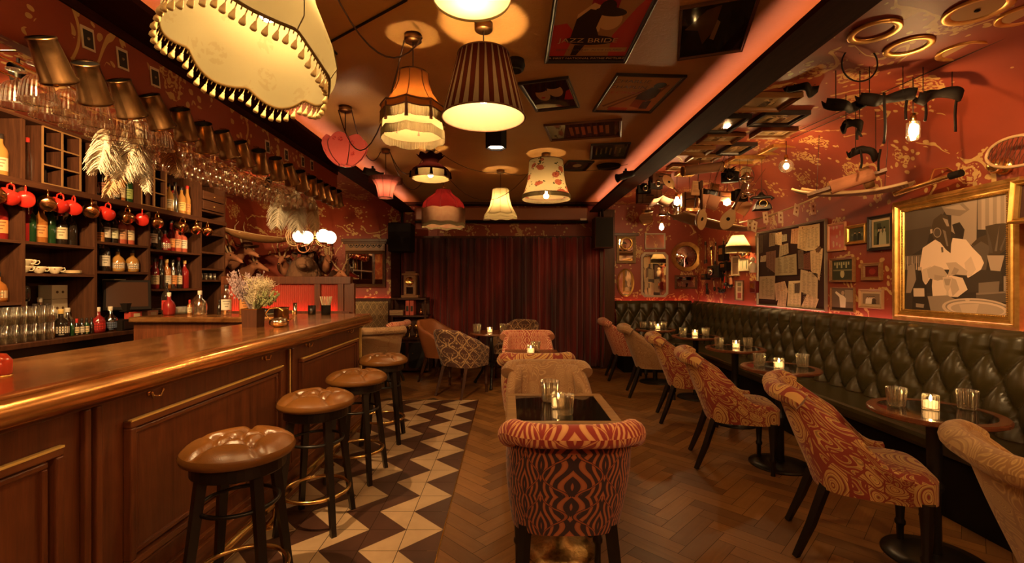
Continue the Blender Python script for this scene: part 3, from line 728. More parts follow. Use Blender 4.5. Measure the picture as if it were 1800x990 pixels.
# bar stools
def make_stool():
    root = thing('bar_stool', 'tan leather tufted bar stool nearest the camera at the bar', 'bar stool')
    RS = .2; bt = [(0, 0)] + [(.105*math.cos(2*PI*k/5+.4), .105*math.sin(2*PI*k/5+.4)) for k in range(5)]
    def segd(p, a, q):
        ax, ay = a; bx, by = q; vx, vy = bx-ax, by-ay; t = max(0, min(1, ((p[0]-ax)*vx+(p[1]-ay)*vy)/(vx*vx+vy*vy)))
        return math.hypot(p[0]-ax-t*vx, p[1]-ay-t*vy)
    segs = [(bt[0], q) for q in bt[1:]] + [(q, (q[0]*1.75, q[1]*1.75)) for q in bt[1:]] + [(bt[1+k], bt[1+(k+1) % 5]) for k in range(5)]
    def fn(u, v):
        a = 2*PI*u; r = RS*v; x, y = r*math.cos(a), r*math.sin(a)
        if v <= 1.0:
            pass
        z = .075*(1 - (v**5)*.55)
        d = min(math.hypot(x-q[0], y-q[1]) for q in bt); z -= .034*math.exp(-(d/.02)**2)
        ds = min(segd((x, y), *s) for s in segs); z -= .018*math.exp(-(ds/.014)**2)
        return (x, y, .66 + z)
    b = MB(); b.grid(fn, 90, 26)
    b.lathe([(RS, .66+.03375), (RS+.006, .678), (RS+.002, .662), (RS-.012, .655)], 90)
    b.build('seat', M['tan_leather'], root)
    for q in bt: b = MB(); b.ball((q[0], q[1], .706), .0085, seg=8, sc=(1, 1, .5)); b.build('button', M['tan_leather'], root)
    b = MB(); b.lathe([(0, .60), (.165, .60), (.17, .605), (.17, .655), (.18, .656), (0, .656)], 40, smooth=False); b.build('apron', M['black_wood'], root)
    for k in range(4):
        a = PI/4 + k*PI/2; b = MB(); p0 = (.135*math.cos(a), .135*math.sin(a), .625); p1 = (.215*math.cos(a), .215*math.sin(a), 0)
        b.tube([p0, p1], [.025, .019], 4); b.build('leg', M['black_wood'], root, smooth=False)
    b = MB(); b.ring((0, 0, .47), .142, .0085, 40); b.build('upper_ring', M['iron'], root)
    b = MB(); b.ring((0, 0, .19), .175, .0105, 40); b.build('foot_ring', M['brass'], root)
    return root
st0 = make_stool(); st0.location = (-1.08, 1.86, 0); st0.rotation_euler = (0, 0, .15)
dup(st0, 'second bar stool from the camera, standing on the chevron tiles', (-1.08, 2.60, 0), .0)
dup(st0, 'third bar stool from the camera, in front of the gilt pilaster', (-1.06, 3.23, 0), -.08)
dup(st0, 'farthest bar stool, at the end of the bar', (-1.08, 3.98, 0), .1)
# round tables along the banquette
TZ = .72
def round_table(label, x, y, r=.265, group=None):
    root = thing('round_table', label, 'table', (x, y, 0))
    b = MB(); b.lathe([(0, TZ-.026), (r-.012, TZ-.026), (r, TZ-.018), (r, TZ-.006), (r-.006, TZ), (r-.045, TZ), (r-.045, TZ-.002), (0, TZ-.002)], 64, smooth=False); b.build('tabletop', M['table_wood'], root)
    b = MB(); b.lathe([(r-.046, TZ-.0015), (0, TZ-.0005)], 48); b.build('glass_inlay', M['table_glass'], root)
    b = MB(); b.lathe([(.032, .02), (.03, .05), (.026, .32), (.038, .34), (.038, .36), (.024, .38), (.03, .44), (.032, .66), (.05, .69), (.06, .694), (0, .694)], 20); b.build('column', M['iron'], root)
    b = MB(); b.lathe([(0, .03), (.05, .034), (.14, .02), (.205, .010), (.21, 0), (0, 0)], 48); b.build('base', M['iron'], root)
    return root
tabs = [(2.07, 2.26), (2.00, 3.43), (2.17, 4.46), (2.19, 5.45), (1.98, 6.30)]
tl = ['nearest round table in front of the banquette, with two tumblers and a candle', 'second round table from the camera along the banquette', 'third round table from the camera along the banquette', 'fourth round table from the camera along the banquette', 'farthest small round table, in the corner of the banquette']
for (x, y), l in zip(tabs, tl): round_table(l, x, y)
rt = thing('iron_round_table', 'round table on ornate black iron legs in front of the curtain', 'table', (-.22, 6.08, 0))
b = MB(); b.lathe([(0, .675), (.30, .675), (.31, .685), (.30, .70), (0, .70)], 48, smooth=False); b.build('tabletop', M['table_wood'], rt)
for k in range(3):
    a = 2*PI*k/3 + .5; b = MB()
    b.tube([(Vector((math.cos(a)*q, math.sin(a)*q, z))) for q, z in ((.20, .67), (.24, .56), (.16, .42), (.10, .32), (.16, .18), (.25, .06), (.28, .01))], [.018, .022, .018, .02, .018, .016, .022], 8); b.build('leg', M['iron'], rt)
b = MB(); b.ring((0, 0, .33), .09, .012); b.build('leg_ring', M['iron'], rt)
sq = thing('square_glass_table', 'square wooden table with dark glass top between the two nearest centre chairs', 'table', (.25, 2.33, 0))
b = MB(); 
for a, c in (((-.26, -.28), (.26, -.235)), ((-.26, .235), (.26, .28)), ((-.26, -.235), (-.215, .235)), ((.215, -.235), (.26, .235))): b.box((*a, .672), (*c, .72))
b.build('frame', wood('honey_oak', (.20, .10, .04), (.36, .20, .08), .35, ax='X'), sq, bevel=.003)
b = MB(); b.box((-.216, -.236, .70), (.216, .236, .716)); b.build('glass_top', M['table_glass'], sq)
b = MB(); b.box((-.2, -.22, .61), (.2, .22, .672)); b.build('apron', M['dark_wood'], sq)
b = MB(); b.lathe([(0, .56), (.12, .56), (.13, .575), (.13, .61), (0, .61)], 32); b.build('top_bracket', M['iron'], sq)
b = MB(); b.lathe([(.028, .02), (.026, .3), (.028, .57)], 20); b.build('column', M['iron'], sq)
b = MB(); b.lathe([(0, .0), (.165, .0), (.175, .012), (.12, .028), (.05, .05), (.03, .09), (0, .09)], 40); b.build('base', mottled('hammered_gold', (.40, .24, .08), (.75, .5, .2), 60, .3, 1, .8), sq)
st2 = thing('side_table', 'small dark table between the pink swirl chair and the red paisley chair', 'table', (.20, 4.14, 0))
b = MB(); b.box((-.24, -.2, .69), (.24, .2, .72)); b.build('tabletop', M['table_wood'], st2, bevel=.004)
for sx in (-1, 1):
    for sy in (-1, 1):
        b = MB(); b.tube([(sx*.2, sy*.16, .69), (sx*.2, sy*.16, 0)], [.02, .015], 4); b.build('leg', M['dark_wood'], st2, smooth=False)
# banquette
bq = thing('banquette', 'long L-shaped dark green leather banquette with deep-buttoned back along the wall', 'banquette', (0, 0, 0))
def tuft(s, z, z0=.50, z1=1.03):
    # bulge of a diamond-tufted back, s along the wall, z up
    p = .20; q = .165; zt = z1 - .105; row = (zt - z) / q
    if z > zt:
        h = abs(math.sin(PI*s/p))**.42
        k = (z - zt)/(z1 - zt); e = h*(1 - .0*k) * math.sqrt(max(0, 1 - max(0, (k-.6)/.4)**2 * .9))
        return e
    a = s/p + row/2; c = s/p - row/2
    return (abs(math.sin(PI*a))*abs(math.sin(PI*c)))**.36 if True else 0
def bback(path, total, name='backrest'):
    z0, z1 = .46, 1.045; nu = int(total/.0155); nv = 44
    def fn(u, v):
        s = u*total; z = z0 + (z1-z0)*v; h = tuft(s + .0, z, z0, z1); ox, oy, nx, ny = path(s)
        slope = .10*(1-v); d = .065*h + slope - .02
        return (ox + nx*d, oy + ny*d, z - .012*math.exp(-(h/.2)**2)*0)
    b = MB(); b.grid(fn, nu, nv)
    # rolled top edge back to the wall
    def top(u, v):
        p = Vector(fn(u, 1)); ox, oy, nx, ny = path(u*total); a = v*PI/2
        d0 = (p.x-ox)*nx + (p.y-oy)*ny; dd = d0 + .0 - (d0 + .045)*v
        return (ox + nx*dd, oy + ny*dd, z1 + .018*math.sin(v*PI))
    b.grid(top, nu, 6); return b
bback(lambda s: (2.93, 7.42 - s, -1, 0), 7.6).build('backrest', M['green_leather'], bq)
bback(lambda s: (1.68 + s, 7.37, 0, -1), 1.22).build('backrest', M['green_leather'], bq)
def rbox(a, c, r=.035):
    b = MB(); b.box(a, c); return b
for (y0, y1) in ((-.2, 1.98), (1.985, 4.2), (4.205, 6.9)):
    rbox((2.44, y0, .36), (2.93, y1, .455)).build('seat_cushion', M['green_leather'], bq, bevel=.03)
rbox((1.68, 6.905, .36), (2.93, 7.36, .455)).build('seat_cushion', M['green_leather'], bq, bevel=.03)
b = MB(); b.box((2.50, -.2, 0), (2.96, 7.0, .36)); b.box((1.72, 6.95, 0), (2.96, 7.4, .36)); b.build('base', M['black'], bq)
b = MB()
for k in range(38):
    for r_ in range(4):
        zt = 1.045 - .105 - .165*r_; s = .2*(k + (.5 if r_ % 2 else 0))
        if r_ and zt < .5: continue
        v = (zt-.46)/.585; b.ball((2.93 - (.10*(1-v) - .018), 7.42 - s, zt), .011, seg=8)
for k in range(1, 6): b.ball((1.68 + .2*k, 7.37 - .0, 1.045-.105), .011, seg=8)
b.build('buttons', M['green_leather'], bq)
b = MB(); b.box((2.985, -.5, 1.0), (3.0, 7.4, 1.012)); tag(b.build('led_strip', M['led_rose']), 'rose light strip hidden behind the banquette along the right wall', 'light strip')
b = MB(); b.box((1.70, 7.455, 1.0), (2.95, 7.47, 1.012)); tag(b.build('led_strip', M['led_red']), 'light strip hidden behind the short banquette on the back wall', 'light strip')
# tumblers and candles
def make_tumbler(name='whisky_tumbler', r=.044, h=.092):
    b = MB(); b.lathe([(0, .014), (r*.70, .014), (r*.74, .02), (r*.95, h-.002), (r, h), (r*1.01, h-.003), (r*.84, .006), (r*.78, 0), (0, 0)], 36)
    o = b.build(name, M['ribbed_glass']); return o
tum = make_tumbler(); tum_used = [False]
def tumbler(x, y, z, label, group=None, sc=1):
    if tum_used[0]: o = dup(tum, label, (x, y, z), random.random()*6)
    else: o = tum; tum_used[0] = True; o.location = (x, y, z)
    tag(o, label, 'glass', group); o.scale = (sc,)*3; return o
def make_candle():
    root = thing('votive_candle', '', 'candle')
    b = MB(); r = .034; b.lathe([(0, .008), (r*.9, .008), (r*.94, .07), (r, .072), (r, .07), (r, .004), (r*.96, 0), (0, 0)], 28); b.build('glass_holder', M['ribbed_glass'], root)
    b = MB(); b.lathe([(0, .010), (r*.82, .010), (r*.82, .042), (0, .042)], 20); b.build('wax', M['wax'], root)
    b = MB(); b.lathe([(0, .040), (.0045, .047), (.006, .054), (.003, .064), (0, .072)], 10); b.build('flame', M['flame'], root)
    return root
cand = make_candle(); cand_used = [False]
def candle(x, y, z, label):
    if cand_used[0]: return dup(cand, label, (x, y, z))
    cand.location = (x, y, z); cand['label'] = label; cand_used[0] = True; return cand
near = ['nearest round table', 'second round table from the camera', 'third round table from the camera', 'fourth round table from the camera', 'farthest round table in the banquette corner']
offs = [((-.11, .09), (.19, .03), (0, .02)), ((-.12, .06), (.18, .02), (-.03, -.04)), ((-.13, .05), (.14, .03), (0, -.02)), ((-.13, .05), (.14, .05), (-.0, .02)), ((-.15, .05), (.14, .05), (.03, -.03))]
for (x, y), nm, (a, c, d) in zip(tabs, near, offs):
    tumbler(x + a[0], y + a[1], TZ, 'cut-glass tumbler on the left side of the %s' % nm); tumbler(x + c[0], y + c[1], TZ, 'cut-glass tumbler on the right side of the %s' % nm)
    candle(x + d[0], y + d[1], TZ, 'lit votive candle in the middle of the %s' % nm)
tumbler(1.97, 6.38, TZ, 'cut-glass tumbler just behind the candle on the farthest round table')
p = (.215, 2.45); tumbler(p[0], p[1], .72, 'tall tumbler behind the candle on the square glass table', sc=1.15)
tumbler(.265, 2.20, .72, 'tumbler in front of the candle on the square glass table')
candle(.245, 2.32, .72, 'lit votive candle on the square glass table')
candle(.19, 4.10, .72, 'lit votive candle in a tumbler on the small dark centre table')
tumbler(.24, 4.2, .72, 'tumbler beside the candle on the small dark centre table')
tumbler(-.42, 6.03, .70, 'tumbler on the left of the iron-legged round table', sc=1.2); tumbler(-.07, 6.06, .70, 'tumbler on the right of the iron-legged round table', sc=1.2)
candle(-.25, 6.0, .70, 'lit votive candle on the iron-legged round table')
# ------------------------------------------------------------------ lamps
def canopy(root, z0=ZC, m='tankard', r=.045, h=.035):
    b = MB(); b.lathe([(0, -h), (r*.9, -h), (r, -h+.006), (r, 0), (0, 0)], 24, T(0, 0, z0)); b.build('ceiling_rose', M[m], root)
def cordpart(root, z0, z1, r=.0035):
    b = MB(); b.tube([(0, 0, z0), (0, 0, z1)], r, 6); b.build('cord', M['cord'], root)
def bulb(root, z, r=.028, m='bulb', glass=False):
    b = MB(); b.ball((0, 0, z), r, seg=12); b.lathe([(r*.45, z + r*.8), (r*.42, z + r*1.8), (0, z + r*1.85)], 10); b.build('bulb', M[m], root)
    b = MB(); b.lathe([(.0, z + r*3.2), (.016, z + r*3.1), (.018, z + r*1.8), (.0, z + r*1.8)], 12); b.build('bulb_holder', M['brass'], root)
def hoop(root, R, z, name='wire_frame', m='iron', spokes=True, sc=0):
    b = MB(); b.ring((0, 0, z), R, .0025, 40)
    if spokes:
        for k in range(3): a = k*2*PI/3; b.tube([(0, 0, z), (R*math.cos(a), R*math.sin(a), z)], .002, 5)
    b.build(name, M[m], root)
def lamp(name, label, px, py_can, zc=ZC):
    d = F*(zc - .035/2 - HC)/(CY - py_can); X = (px - CX)/F*d
    return thing(name, label, 'lamp', (X, d, 0))
def fringe(root, R, z0, z1, wobfn, m, n=120, name='fringe', rt=.0016):
    b = MB()
    for k in range(n):
        a = 2*PI*k/n; kk, dz = wobfn(a); x, y = R*kk*math.cos(a), R*kk*math.sin(a); L = (z0 - z1)*(.94 + .08*random.random())
        b.tube([(x, y, z0 + dz), (x*1.008, y*1.008, z0 + dz - L)], [rt, rt*1.15], 4)
    return b.build(name, M[m], root)
def scallop(n, amp, dz=0, ph=0):
    return lambda t, v: (1 + amp*v*(abs(math.cos(n*t/2+ph))-.5), -dz*v*(1-abs(math.cos(n*t/2+ph))) )
# striped pleated shade
L1 = lamp('striped_pendant_lamp', 'large plum and cream pleated drum pendant lamp hanging in the middle of the ceiling', 850, 48)
canopy(L1); cordpart(L1, ZC-.03, 2.46)
b = MB(); b.lathe([(.125, 2.465), (.128, 2.46), (.205, 2.155)], 80, us=26); b.build('lamp_shade', M['sh_pleat'], L1)
b = MB(); b.lathe([(.122, 2.455), (.201, 2.157)], 60); b.build('lining', M['sh_cream_in'], L1)
for q_ in ((2.155, .204), (2.465, .126)): b = MB(); b.ring((0, 0, q_[0]), q_[1], .004, 60); b.build('braid', M['fr_brown'], L1)
hoop(L1, .12, 2.45); bulb(L1, 2.26, .032)
# amber fringed crown
L2 = lamp('amber_fringed_lamp', 'amber silk crown-shaped pendant lamp with double gold fringe', 726, 68)
canopy(L2); cordpart(L2, ZC-.03, 2.42)
pr = [(.076, 2.425), (.078, 2.41), (.085, 2.36), (.105, 2.31), (.135, 2.265), (.158, 2.235)]
b = MB(); b.lathe(pr, 64, wob=lambda t, v: (1 - .05*v*(1-abs(math.sin(4*t))), .012*v*(abs(math.sin(4*t))-1)*-1)); b.build('lamp_shade', M['sh_orange'], L2)
b = MB(); b.lathe([(.16, 2.235), (.163, 2.20)], 64, wob=lambda t, v: (1-.04*(1-abs(math.sin(4*t))), .015*(1-abs(math.sin(4*t))))); b.build('pelmet', M['sh_orange'], L2)
b = MB(); b.lathe([(.145, 2.25), (.152, 2.16), (.158, 2.115)], 64); b.build('lining', M['sh_cream'], L2)
for z in (2.238, 2.203):
    b = MB(); b.tube([( .163*math.cos(a)*(1-.04*(1-abs(math.sin(4*a)))), .163*math.sin(a)*(1-.04*(1-abs(math.sin(4*a)))), z + .015*(1-abs(math.sin(4*a)))) for a in [2*PI*i/96 for i in range(96)]], .004, 6, closed=True); b.build('braid', M['fr_brown'], L2)
fringe(L2, .164, 2.202, 2.15, lambda a: (1-.04*(1-abs(math.sin(4*a))), .015*(1-abs(math.sin(4*a)))), 'fr_gold', 200)
fringe(L2, .160, 2.118, 2.072, lambda a: (1, .010*(1-abs(math.sin(4*a)))), 'fr_cream', 200)
for k in range(8):
    a = k*PI/4; b = MB(); b.tube([(pr_[0]*math.cos(a)*1.01, pr_[0]*math.sin(a)*1.01, pr_[1]) for pr_ in pr], .0025, 5); b.tube([(.157*math.cos(a), .157*math.sin(a), 2.235), (.158*math.cos(a), .158*math.sin(a), 2.15)], [.006, .009], 6); b.build('seam', M['fr_brown'], L2)
hoop(L2, .075, 2.42); bulb(L2, 2.20, .028)
# big cream shade at upper left
L3 = thing('cream_tasselled_lamp', 'huge cream tasselled lampshade hanging close to the camera at upper left', 'lamp', (-.815, 1.46, 0))
RB = .243; ZL = 2.04
q3 = Euler((-.27, .17, 0)).to_matrix(); L3.rotation_euler = q3.to_euler(); L3.location = P(441, 100, 1.50) - q3 @ Vector((0, 0, ZL))
w3 = lambda t, v: (1 + .05*v*(abs(math.cos(3.5*t+.5))-.4), -.035*v*abs(math.cos(3.5*t+.5)) + .02*v)
pr = [(.10, 2.40), (.105, 2.37), (.13, 2.31), (.175, 2.24), (.225, 2.16), (.255, 2.09), (RB, ZL)]
b = MB(); b.lathe(pr, 112, wob=w3); b.build('lamp_shade', M['sh_big'], L3)
canopy(L3, ZC); cordpart(L3, ZC-.03, 2.40); hoop(L3, .10, 2.40)
for k in range(7):
    a = (k*PI + PI/2 - .5)/3.5; b = MB(); b.tube([(q[0]*math.cos(a)*.995, q[0]*math.sin(a)*.995, q[1] + w3(a, i/6)[1]) for i, q in enumerate(pr)], .0018, 5); b.build('seam', M['fr_cream'], L3)
rimp = [(RB*w3(a, 1)[0]*math.cos(a), RB*w3(a, 1)[0]*math.sin(a), ZL + w3(a, 1)[1]) for a in [2*PI*i/112 for i in range(112)]]
b = MB(); b.tube(rimp, .005, 6, closed=True); b.build('braid', M['fr_gold'], L3)
b = MB()
for i in range(0, 112):
    x, y, z = rimp[i]; b.tube([(x, y, z), (x, y, z-.016)], .0022, 4)
b.build('fringe', M['fr_gold'], L3)
tas = None
for i in range(0, 56):
    x, y, z = rimp[i*2]
    if tas is None:
        b = MB(); b.tube([(0, 0, 0), (0, 0, -.016)], .0018, 5); b.lathe([(0, -.014), (.004, -.017), (.0045, -.022), (.009, -.036), (.0085, -.043), (0, -.043)], 9)
        t_ = b.build('tassel', M['tassel'], L3, loc=(x, y, z-.012)); tas = t_
    else:
        c_ = tas.copy(); COL.objects.link(c_); c_.parent = L3; c_.location = (x, y, z-.012)
bulb(L3, 2.22, .030, 'bulb_dim')
# shade cut off by the top edge
L4 = thing('cream_bowl_lamp', 'cream lampshade cut off by the top edge above the striped lamp', 'lamp', (-.125, 1.56, 0))
b = MB(); b.lathe([(.075, 2.44), (.11, 2.38), (.132, 2.31), (.13, 2.29)], 48); b.build('lamp_shade', M['sh_cream'], L4); canopy(L4); cordpart(L4, 2.59, 2.43)
b = MB(); b.lathe([(0, 2.282), (.09, 2.288), (.13, 2.30)], 32); b.build('diffuser', cloth('opal_diffuser', (.9, .78, .5), trans=.7), L4); hoop(L4, .075, 2.44); bulb(L4, 2.35, .024)
# rosebud lamp
L5 = lamp('rosebud_lamp', 'coral rosebud-shaped lampshade with scalloped top at the left of the ceiling', 607, 192)
canopy(L5); cordpart(L5, ZC-.03, 2.40)
w5 = lambda t, v: (1 + .07*(abs(math.sin(3*t))-.6)*(1-v), .028*(abs(math.sin(3*t))-.5)*(1-v))
b = MB(); b.lathe([(.130, 2.385), (.152, 2.36), (.158, 2.33), (.148, 2.29), (.118, 2.245), (.08, 2.21), (.045, 2.188)], 72, wob=w5); b.build('lamp_shade', M['sh_rose'], L5)
for k in range(6):
    a = k*PI/3; b = MB(); b.tube([(q*math.cos(a)*(1+.07*(-.6)*(1-j/6)), q*math.sin(a)*(1+.07*(-.6)*(1-j/6)), z -.014*(1-j/6)) for j, (q, z) in enumerate([(.131, 2.385), (.153, 2.36), (.159, 2.33), (.149, 2.29), (.119, 2.245), (.081, 2.21), (.046, 2.188)])], .003, 5); b.build('rib', M['fr_brown'], L5)
hoop(L5, .045, 2.19, spokes=False); bulb(L5, 2.29, .024, 'bulb_small')
# little pink lamp
L6 = lamp('pink_tulip_lamp', 'small pink flared lampshade with tan fringe beside the coral light strip', 678, 266)
canopy(L6, r=.04); cordpart(L6, ZC-.03, 2.36)
b = MB(); b.lathe([(.155, 2.345), (.12, 2.32), (.09, 2.27), (.075, 2.21), (.068, 2.155)], 48); b.build('lamp_shade', M['sh_pink'], L6)
b = MB(); b.ring((0, 0, 2.155), .068, .004); b.build('braid', M['fr_brown'], L6)
fringe(L6, .156, 2.347, 2.30, lambda a: (1, 0), 'fr_pink', 110); bulb(L6, 2.25, .022, 'bulb_small')
for k in range(8):
    a = k*PI/4; b = MB(); b.tube([(q*math.cos(a), q*math.sin(a), z) for q, z in ((.155, 2.345), (.12, 2.32), (.091, 2.27), (.076, 2.21), (.069, 2.155))], .002, 5); b.build('rib', M['fr_brown'], L6)
# dark fringed lamp
L7 = lamp('aubergine_fringed_lamp', 'dark aubergine ruffled lamp with pink fringe below the amber lamp', 757, 262)
w7 = lambda t, v: (1 + .06*math.sin(8*t)*(1 if v < .2 else 0), .01*math.sin(8*t)*(1 if v < .2 else 0))
b = MB(); b.lathe([(.125, 2.54), (.085, 2.505), (.07, 2.475), (.12, 2.44), (.165, 2.41), (.18, 2.385)], 64, wob=w7); b.build('lamp_shade', M['sh_dark'], L7); canopy(L7); cordpart(L7, ZC-.03, 2.5)
fringe(L7, .178, 2.385, 2.318, lambda a: (1, 0), 'fr_pink', 210)
for k in range(8):
    a = k*PI/4+.2; b = MB(); b.tube([(.180*math.cos(a), .180*math.sin(a), 2.39), (.184*math.cos(a), .184*math.sin(a), 2.33)], [.010, .016], 6); b.build('swag', M['sh_dark'], L7)
b = MB(); b.lathe([(.15, 2.40), (.168, 2.318)], 48); b.build('lining', M['sh_cream'], L7); hoop(L7, .07, 2.47); bulb(L7, 2.36, .024)
# crimson dome
L8 = thing('crimson_dome_lamp', 'crimson silk dome lamp with long pink fringe in front of the curtain', 'lamp', (-.735, 5.2, 0))
canopy(L8); cordpart(L8, ZC-.03, 2.44)
w8 = lambda t, v: (1, .018*v*(abs(math.sin(4*t))-.5))
pr = [(.055, 2.39), (.08, 2.385), (.095, 2.345), (.135, 2.31), (.185, 2.275), (.225, 2.225), (.24, 2.165)]
b = MB(); b.lathe(pr, 64, wob=w8); b.build('lamp_shade', M['sh_red'], L8)
for k in range(8):
    a = k*PI/4; b = MB(); b.tube([(q*math.cos(a)*1.005, q*math.sin(a)*1.005, z -.009*j/6) for j, (q, z) in enumerate(pr)], .0028, 5); b.build('rib', M['fr_brown'], L8)
b = MB(); b.lathe([(.225, 2.17), (.232, 1.985)], 64, wob=lambda t, v: (1, .016*v*(abs(math.sin(4*t))-.5))); b.build('lining', M['fr_pink'], L8)
fringe(L8, .239, 2.165, 2.0, lambda a: (1, .014*(abs(math.sin(4*a))-.5)), 'fr_pink', 230, rt=.002)
fringe(L8, .236, 2.01, 1.965, lambda a: (1, .018*(abs(math.sin(4*a))-.5)), 'fr_cream', 230, 'hem_fringe', rt=.003)
b = MB(); b.lathe([(0, 2.44), (.012, 2.43), (.02, 2.41), (.012, 2.395), (0, 2.39)], 14); b.build('finial', M['brass'], L8); hoop(L8, .08, 2.385); bulb(L8, 2.17, .028)
# cream bell
L9 = lamp('cream_bell_lamp', 'cream silk bell lamp with scalloped hem near the end of the ceiling', 880, 302)
canopy(L9); cordpart(L9, ZC-.03, 2.42)
w9 = lambda t, v: (1 + .04*v*(abs(math.sin(4*t))-.5), .016*v*(.5-abs(math.sin(4*t))))
pr = [(.088, 2.405), (.092, 2.39), (.10, 2.30), (.125, 2.21), (.165, 2.14), (.185, 2.11)]
b = MB(); b.lathe(pr, 64, wob=w9); b.lathe([(.178, 2.12), (.19, 2.085)], 64, wob=lambda t, v: (1 + .04*(abs(math.sin(4*t))-.5), .016*(.5-abs(math.sin(4*t))))); b.build('lamp_shade', M['sh_cream'], L9)
for k in range(8):
    a = k*PI/4; b = MB(); b.tube([(q*math.cos(a), q*math.sin(a), z+.008*j/5) for j, (q, z) in enumerate(pr)], .0022, 5); b.build('rib', M['fr_gold'], L9)
hoop(L9, .09, 2.40); bulb(L9, 2.24, .026)
# floral
L10 = lamp('rose_print_lamp', 'cream square-shouldered lamp printed with red roses, near the far beam', 960, 273)
canopy(L10); cordpart(L10, ZC-.03, 2.55)
pr = [(.165, 2.545), (.168, 2.52), (.175, 2.42), (.19, 2.32), (.22, 2.23), (.235, 2.205)]
b = MB(); b.lathe(pr, 64, us=2.0); b.build('lamp_shade', M['sh_floral'], L10)
for q_ in ((2.205, .236), (2.545, .166)): b = MB(); b.ring((0, 0, q_[0]), q_[1], .004, 48); b.build('braid', M['fr_brown'], L10)
fringe(L10, .237, 2.205, 2.165, lambda a: (1, 0), 'fr_cream', 220, rt=.0026); hoop(L10, .16, 2.54); bulb(L10, 2.20, .026)
# hexagonal ceiling spot and small fittings
p = P(872, 240, 3.75); q = thing('hexagonal_downlight', 'small black hexagonal downlight on the ceiling behind the striped lamp', 'ceiling light', (p.x, 3.75, 0))
b = MB(); b.lathe([(.085, ZC), (.085, 2.43)], 6, smooth=False); b.lathe([(.078, 2.43), (.078, 2.50)], 6, smooth=False); b.lathe([(.085, 2.43), (.078, 2.43)], 6); b.build('housing', M['black'], q)
b = MB(); b.lathe([(0, 2.445), (.076, 2.445)], 6, smooth=False); b.build('diffuser', emis('downlight_diffuser', (1, .8, .55), 6), q)
p = Pz(905, 122, ZC - .05); q = thing('round_ceiling_speaker', 'black round speaker on the ceiling behind the striped lamp', 'speaker', (p.x, p.y, ZC))
b = MB(); b.lathe([(0, -.06), (.05, -.055), (.06, -.03), (.055, 0), (0, 0)], 24); b.build('housing', M['black'], q); b = MB(); b.ring((0, 0, -.058), .04, .004); b.build('grille_ring', M['iron'], q)
p = Pz(1070, 293, ZC-.012); q = thing('ceiling_disc', 'flat black disc on the ceiling by the right coral strip', 'ceiling fitting', (p.x, p.y, ZC)); b = MB(); b.lathe([(0, -.03), (.12, -.025), (.13, 0), (0, 0)], 32); b.build('disc', M['black'], q)
def spot(px, py, d, z, label, ang):
    X = (px-CX)/F*d; q = thing('track_spotlight', label, 'spotlight', (X, d, z))
    b = MB(); b.tube([(0, 0, .05), (0, 0, 0)], .012, 8); b.cbox((0, 0, .01), (.05, .03, .03)); b.build('bracket', M['black'], q)
    b = MB(); b.lathe([(0, -.09), (.03, -.09), (.034, -.05), (.034, .07), (.045, .10), (.04, .10), (0, .07)], 20, aim((0, 0, -.02), (math.cos(ang), math.sin(ang), -.35))); b.build('housing', M['black'], q)
    return q
spot(655, 303, 4.6, 2.45, 'black spotlight on the left beam above the pink lamp', .2)
spot(1100, 302, 4.7, 2.45, 'black spotlight on the right coral strip near the rose-print lamp', 3.3)
# lamp flex swags
def swag(label, pts, r=.004):
    n = len(pts); out = []
    for i in range(n - 1):
        a, c = Vector(pts[i][:3]), Vector(pts[i+1][:3]); sag = pts[i+1][3] if len(pts[i+1]) > 3 else .1
        for k in range(12 if i < n-2 else 13):
            t = k/12; p = a.lerp(c, t); p.z -= sag*4*t*(1-t); out.append(p)
    b = MB(); b.tube(out, r, 6); return tag(b.build('lamp_flex', M['cord']), label, 'cord')
g = ZC - .025
l1, l2, l5, l6, l7, l8, l9, l10 = [Vector((o.location.x, o.location.y, g)) for o in (L1, L2, L5, L6, L7, L8, L9, L10)]
swag('long brown flex swagging from the upper left to the amber lamp', [(-.75, 1.2, g), (-.72, 1.75, g-.02, .03), (l2.x+.05, l2.y-.02, g, .22)])
swag('brown flex drooping between the amber lamp and the rosebud lamp', [(l2.x-.045, l2.y, g), (l5.x-.05, l5.y, g, .42)])
swag('brown flex between the rosebud lamp and the pink lamp', [(l5.x+.045, l5.y, g), (l6.x-.05, l6.y, g-.0, .20)])
swag('brown flex between the pink lamp and the aubergine lamp', [(l6.x+.04, l6.y, g), (l7.x-.04, l7.y, g, .22)])
swag('second brown flex looping below the pink lamp canopy', [(l6.x+.04, l6.y+.01, g), (-.86, 5.0, g, .30)])
swag('thin flex from the aubergine lamp to the cream bell lamp', [(l7.x+.05, l7.y, g), (l9.x, l9.y-.05, g, .08)], .003)
swag('dark flex looping between the crimson lamp and the rose-print lamp', [(l8.x, l8.y, g), (l10.x-.05, l10.y, g, .38)], .003)
swag('thin flex running from the cream bell lamp to the right beam', [(l9.x+.04, l9.y, g), (l10.x, l10.y+.5, g, .05), (1.25, 4.9, g, .05)], .003)
a = Pz(575, 77, ZC-.006); c = Pz(715, 0, ZC-.006); e = Pz(592, 95, ZC-.006)
b = MB(); b.tube([e, a, c], .006, 6); tag(b.build('ceiling_conduit', M['black']), 'black conduit bent at a right angle on the ceiling at upper left', 'conduit')
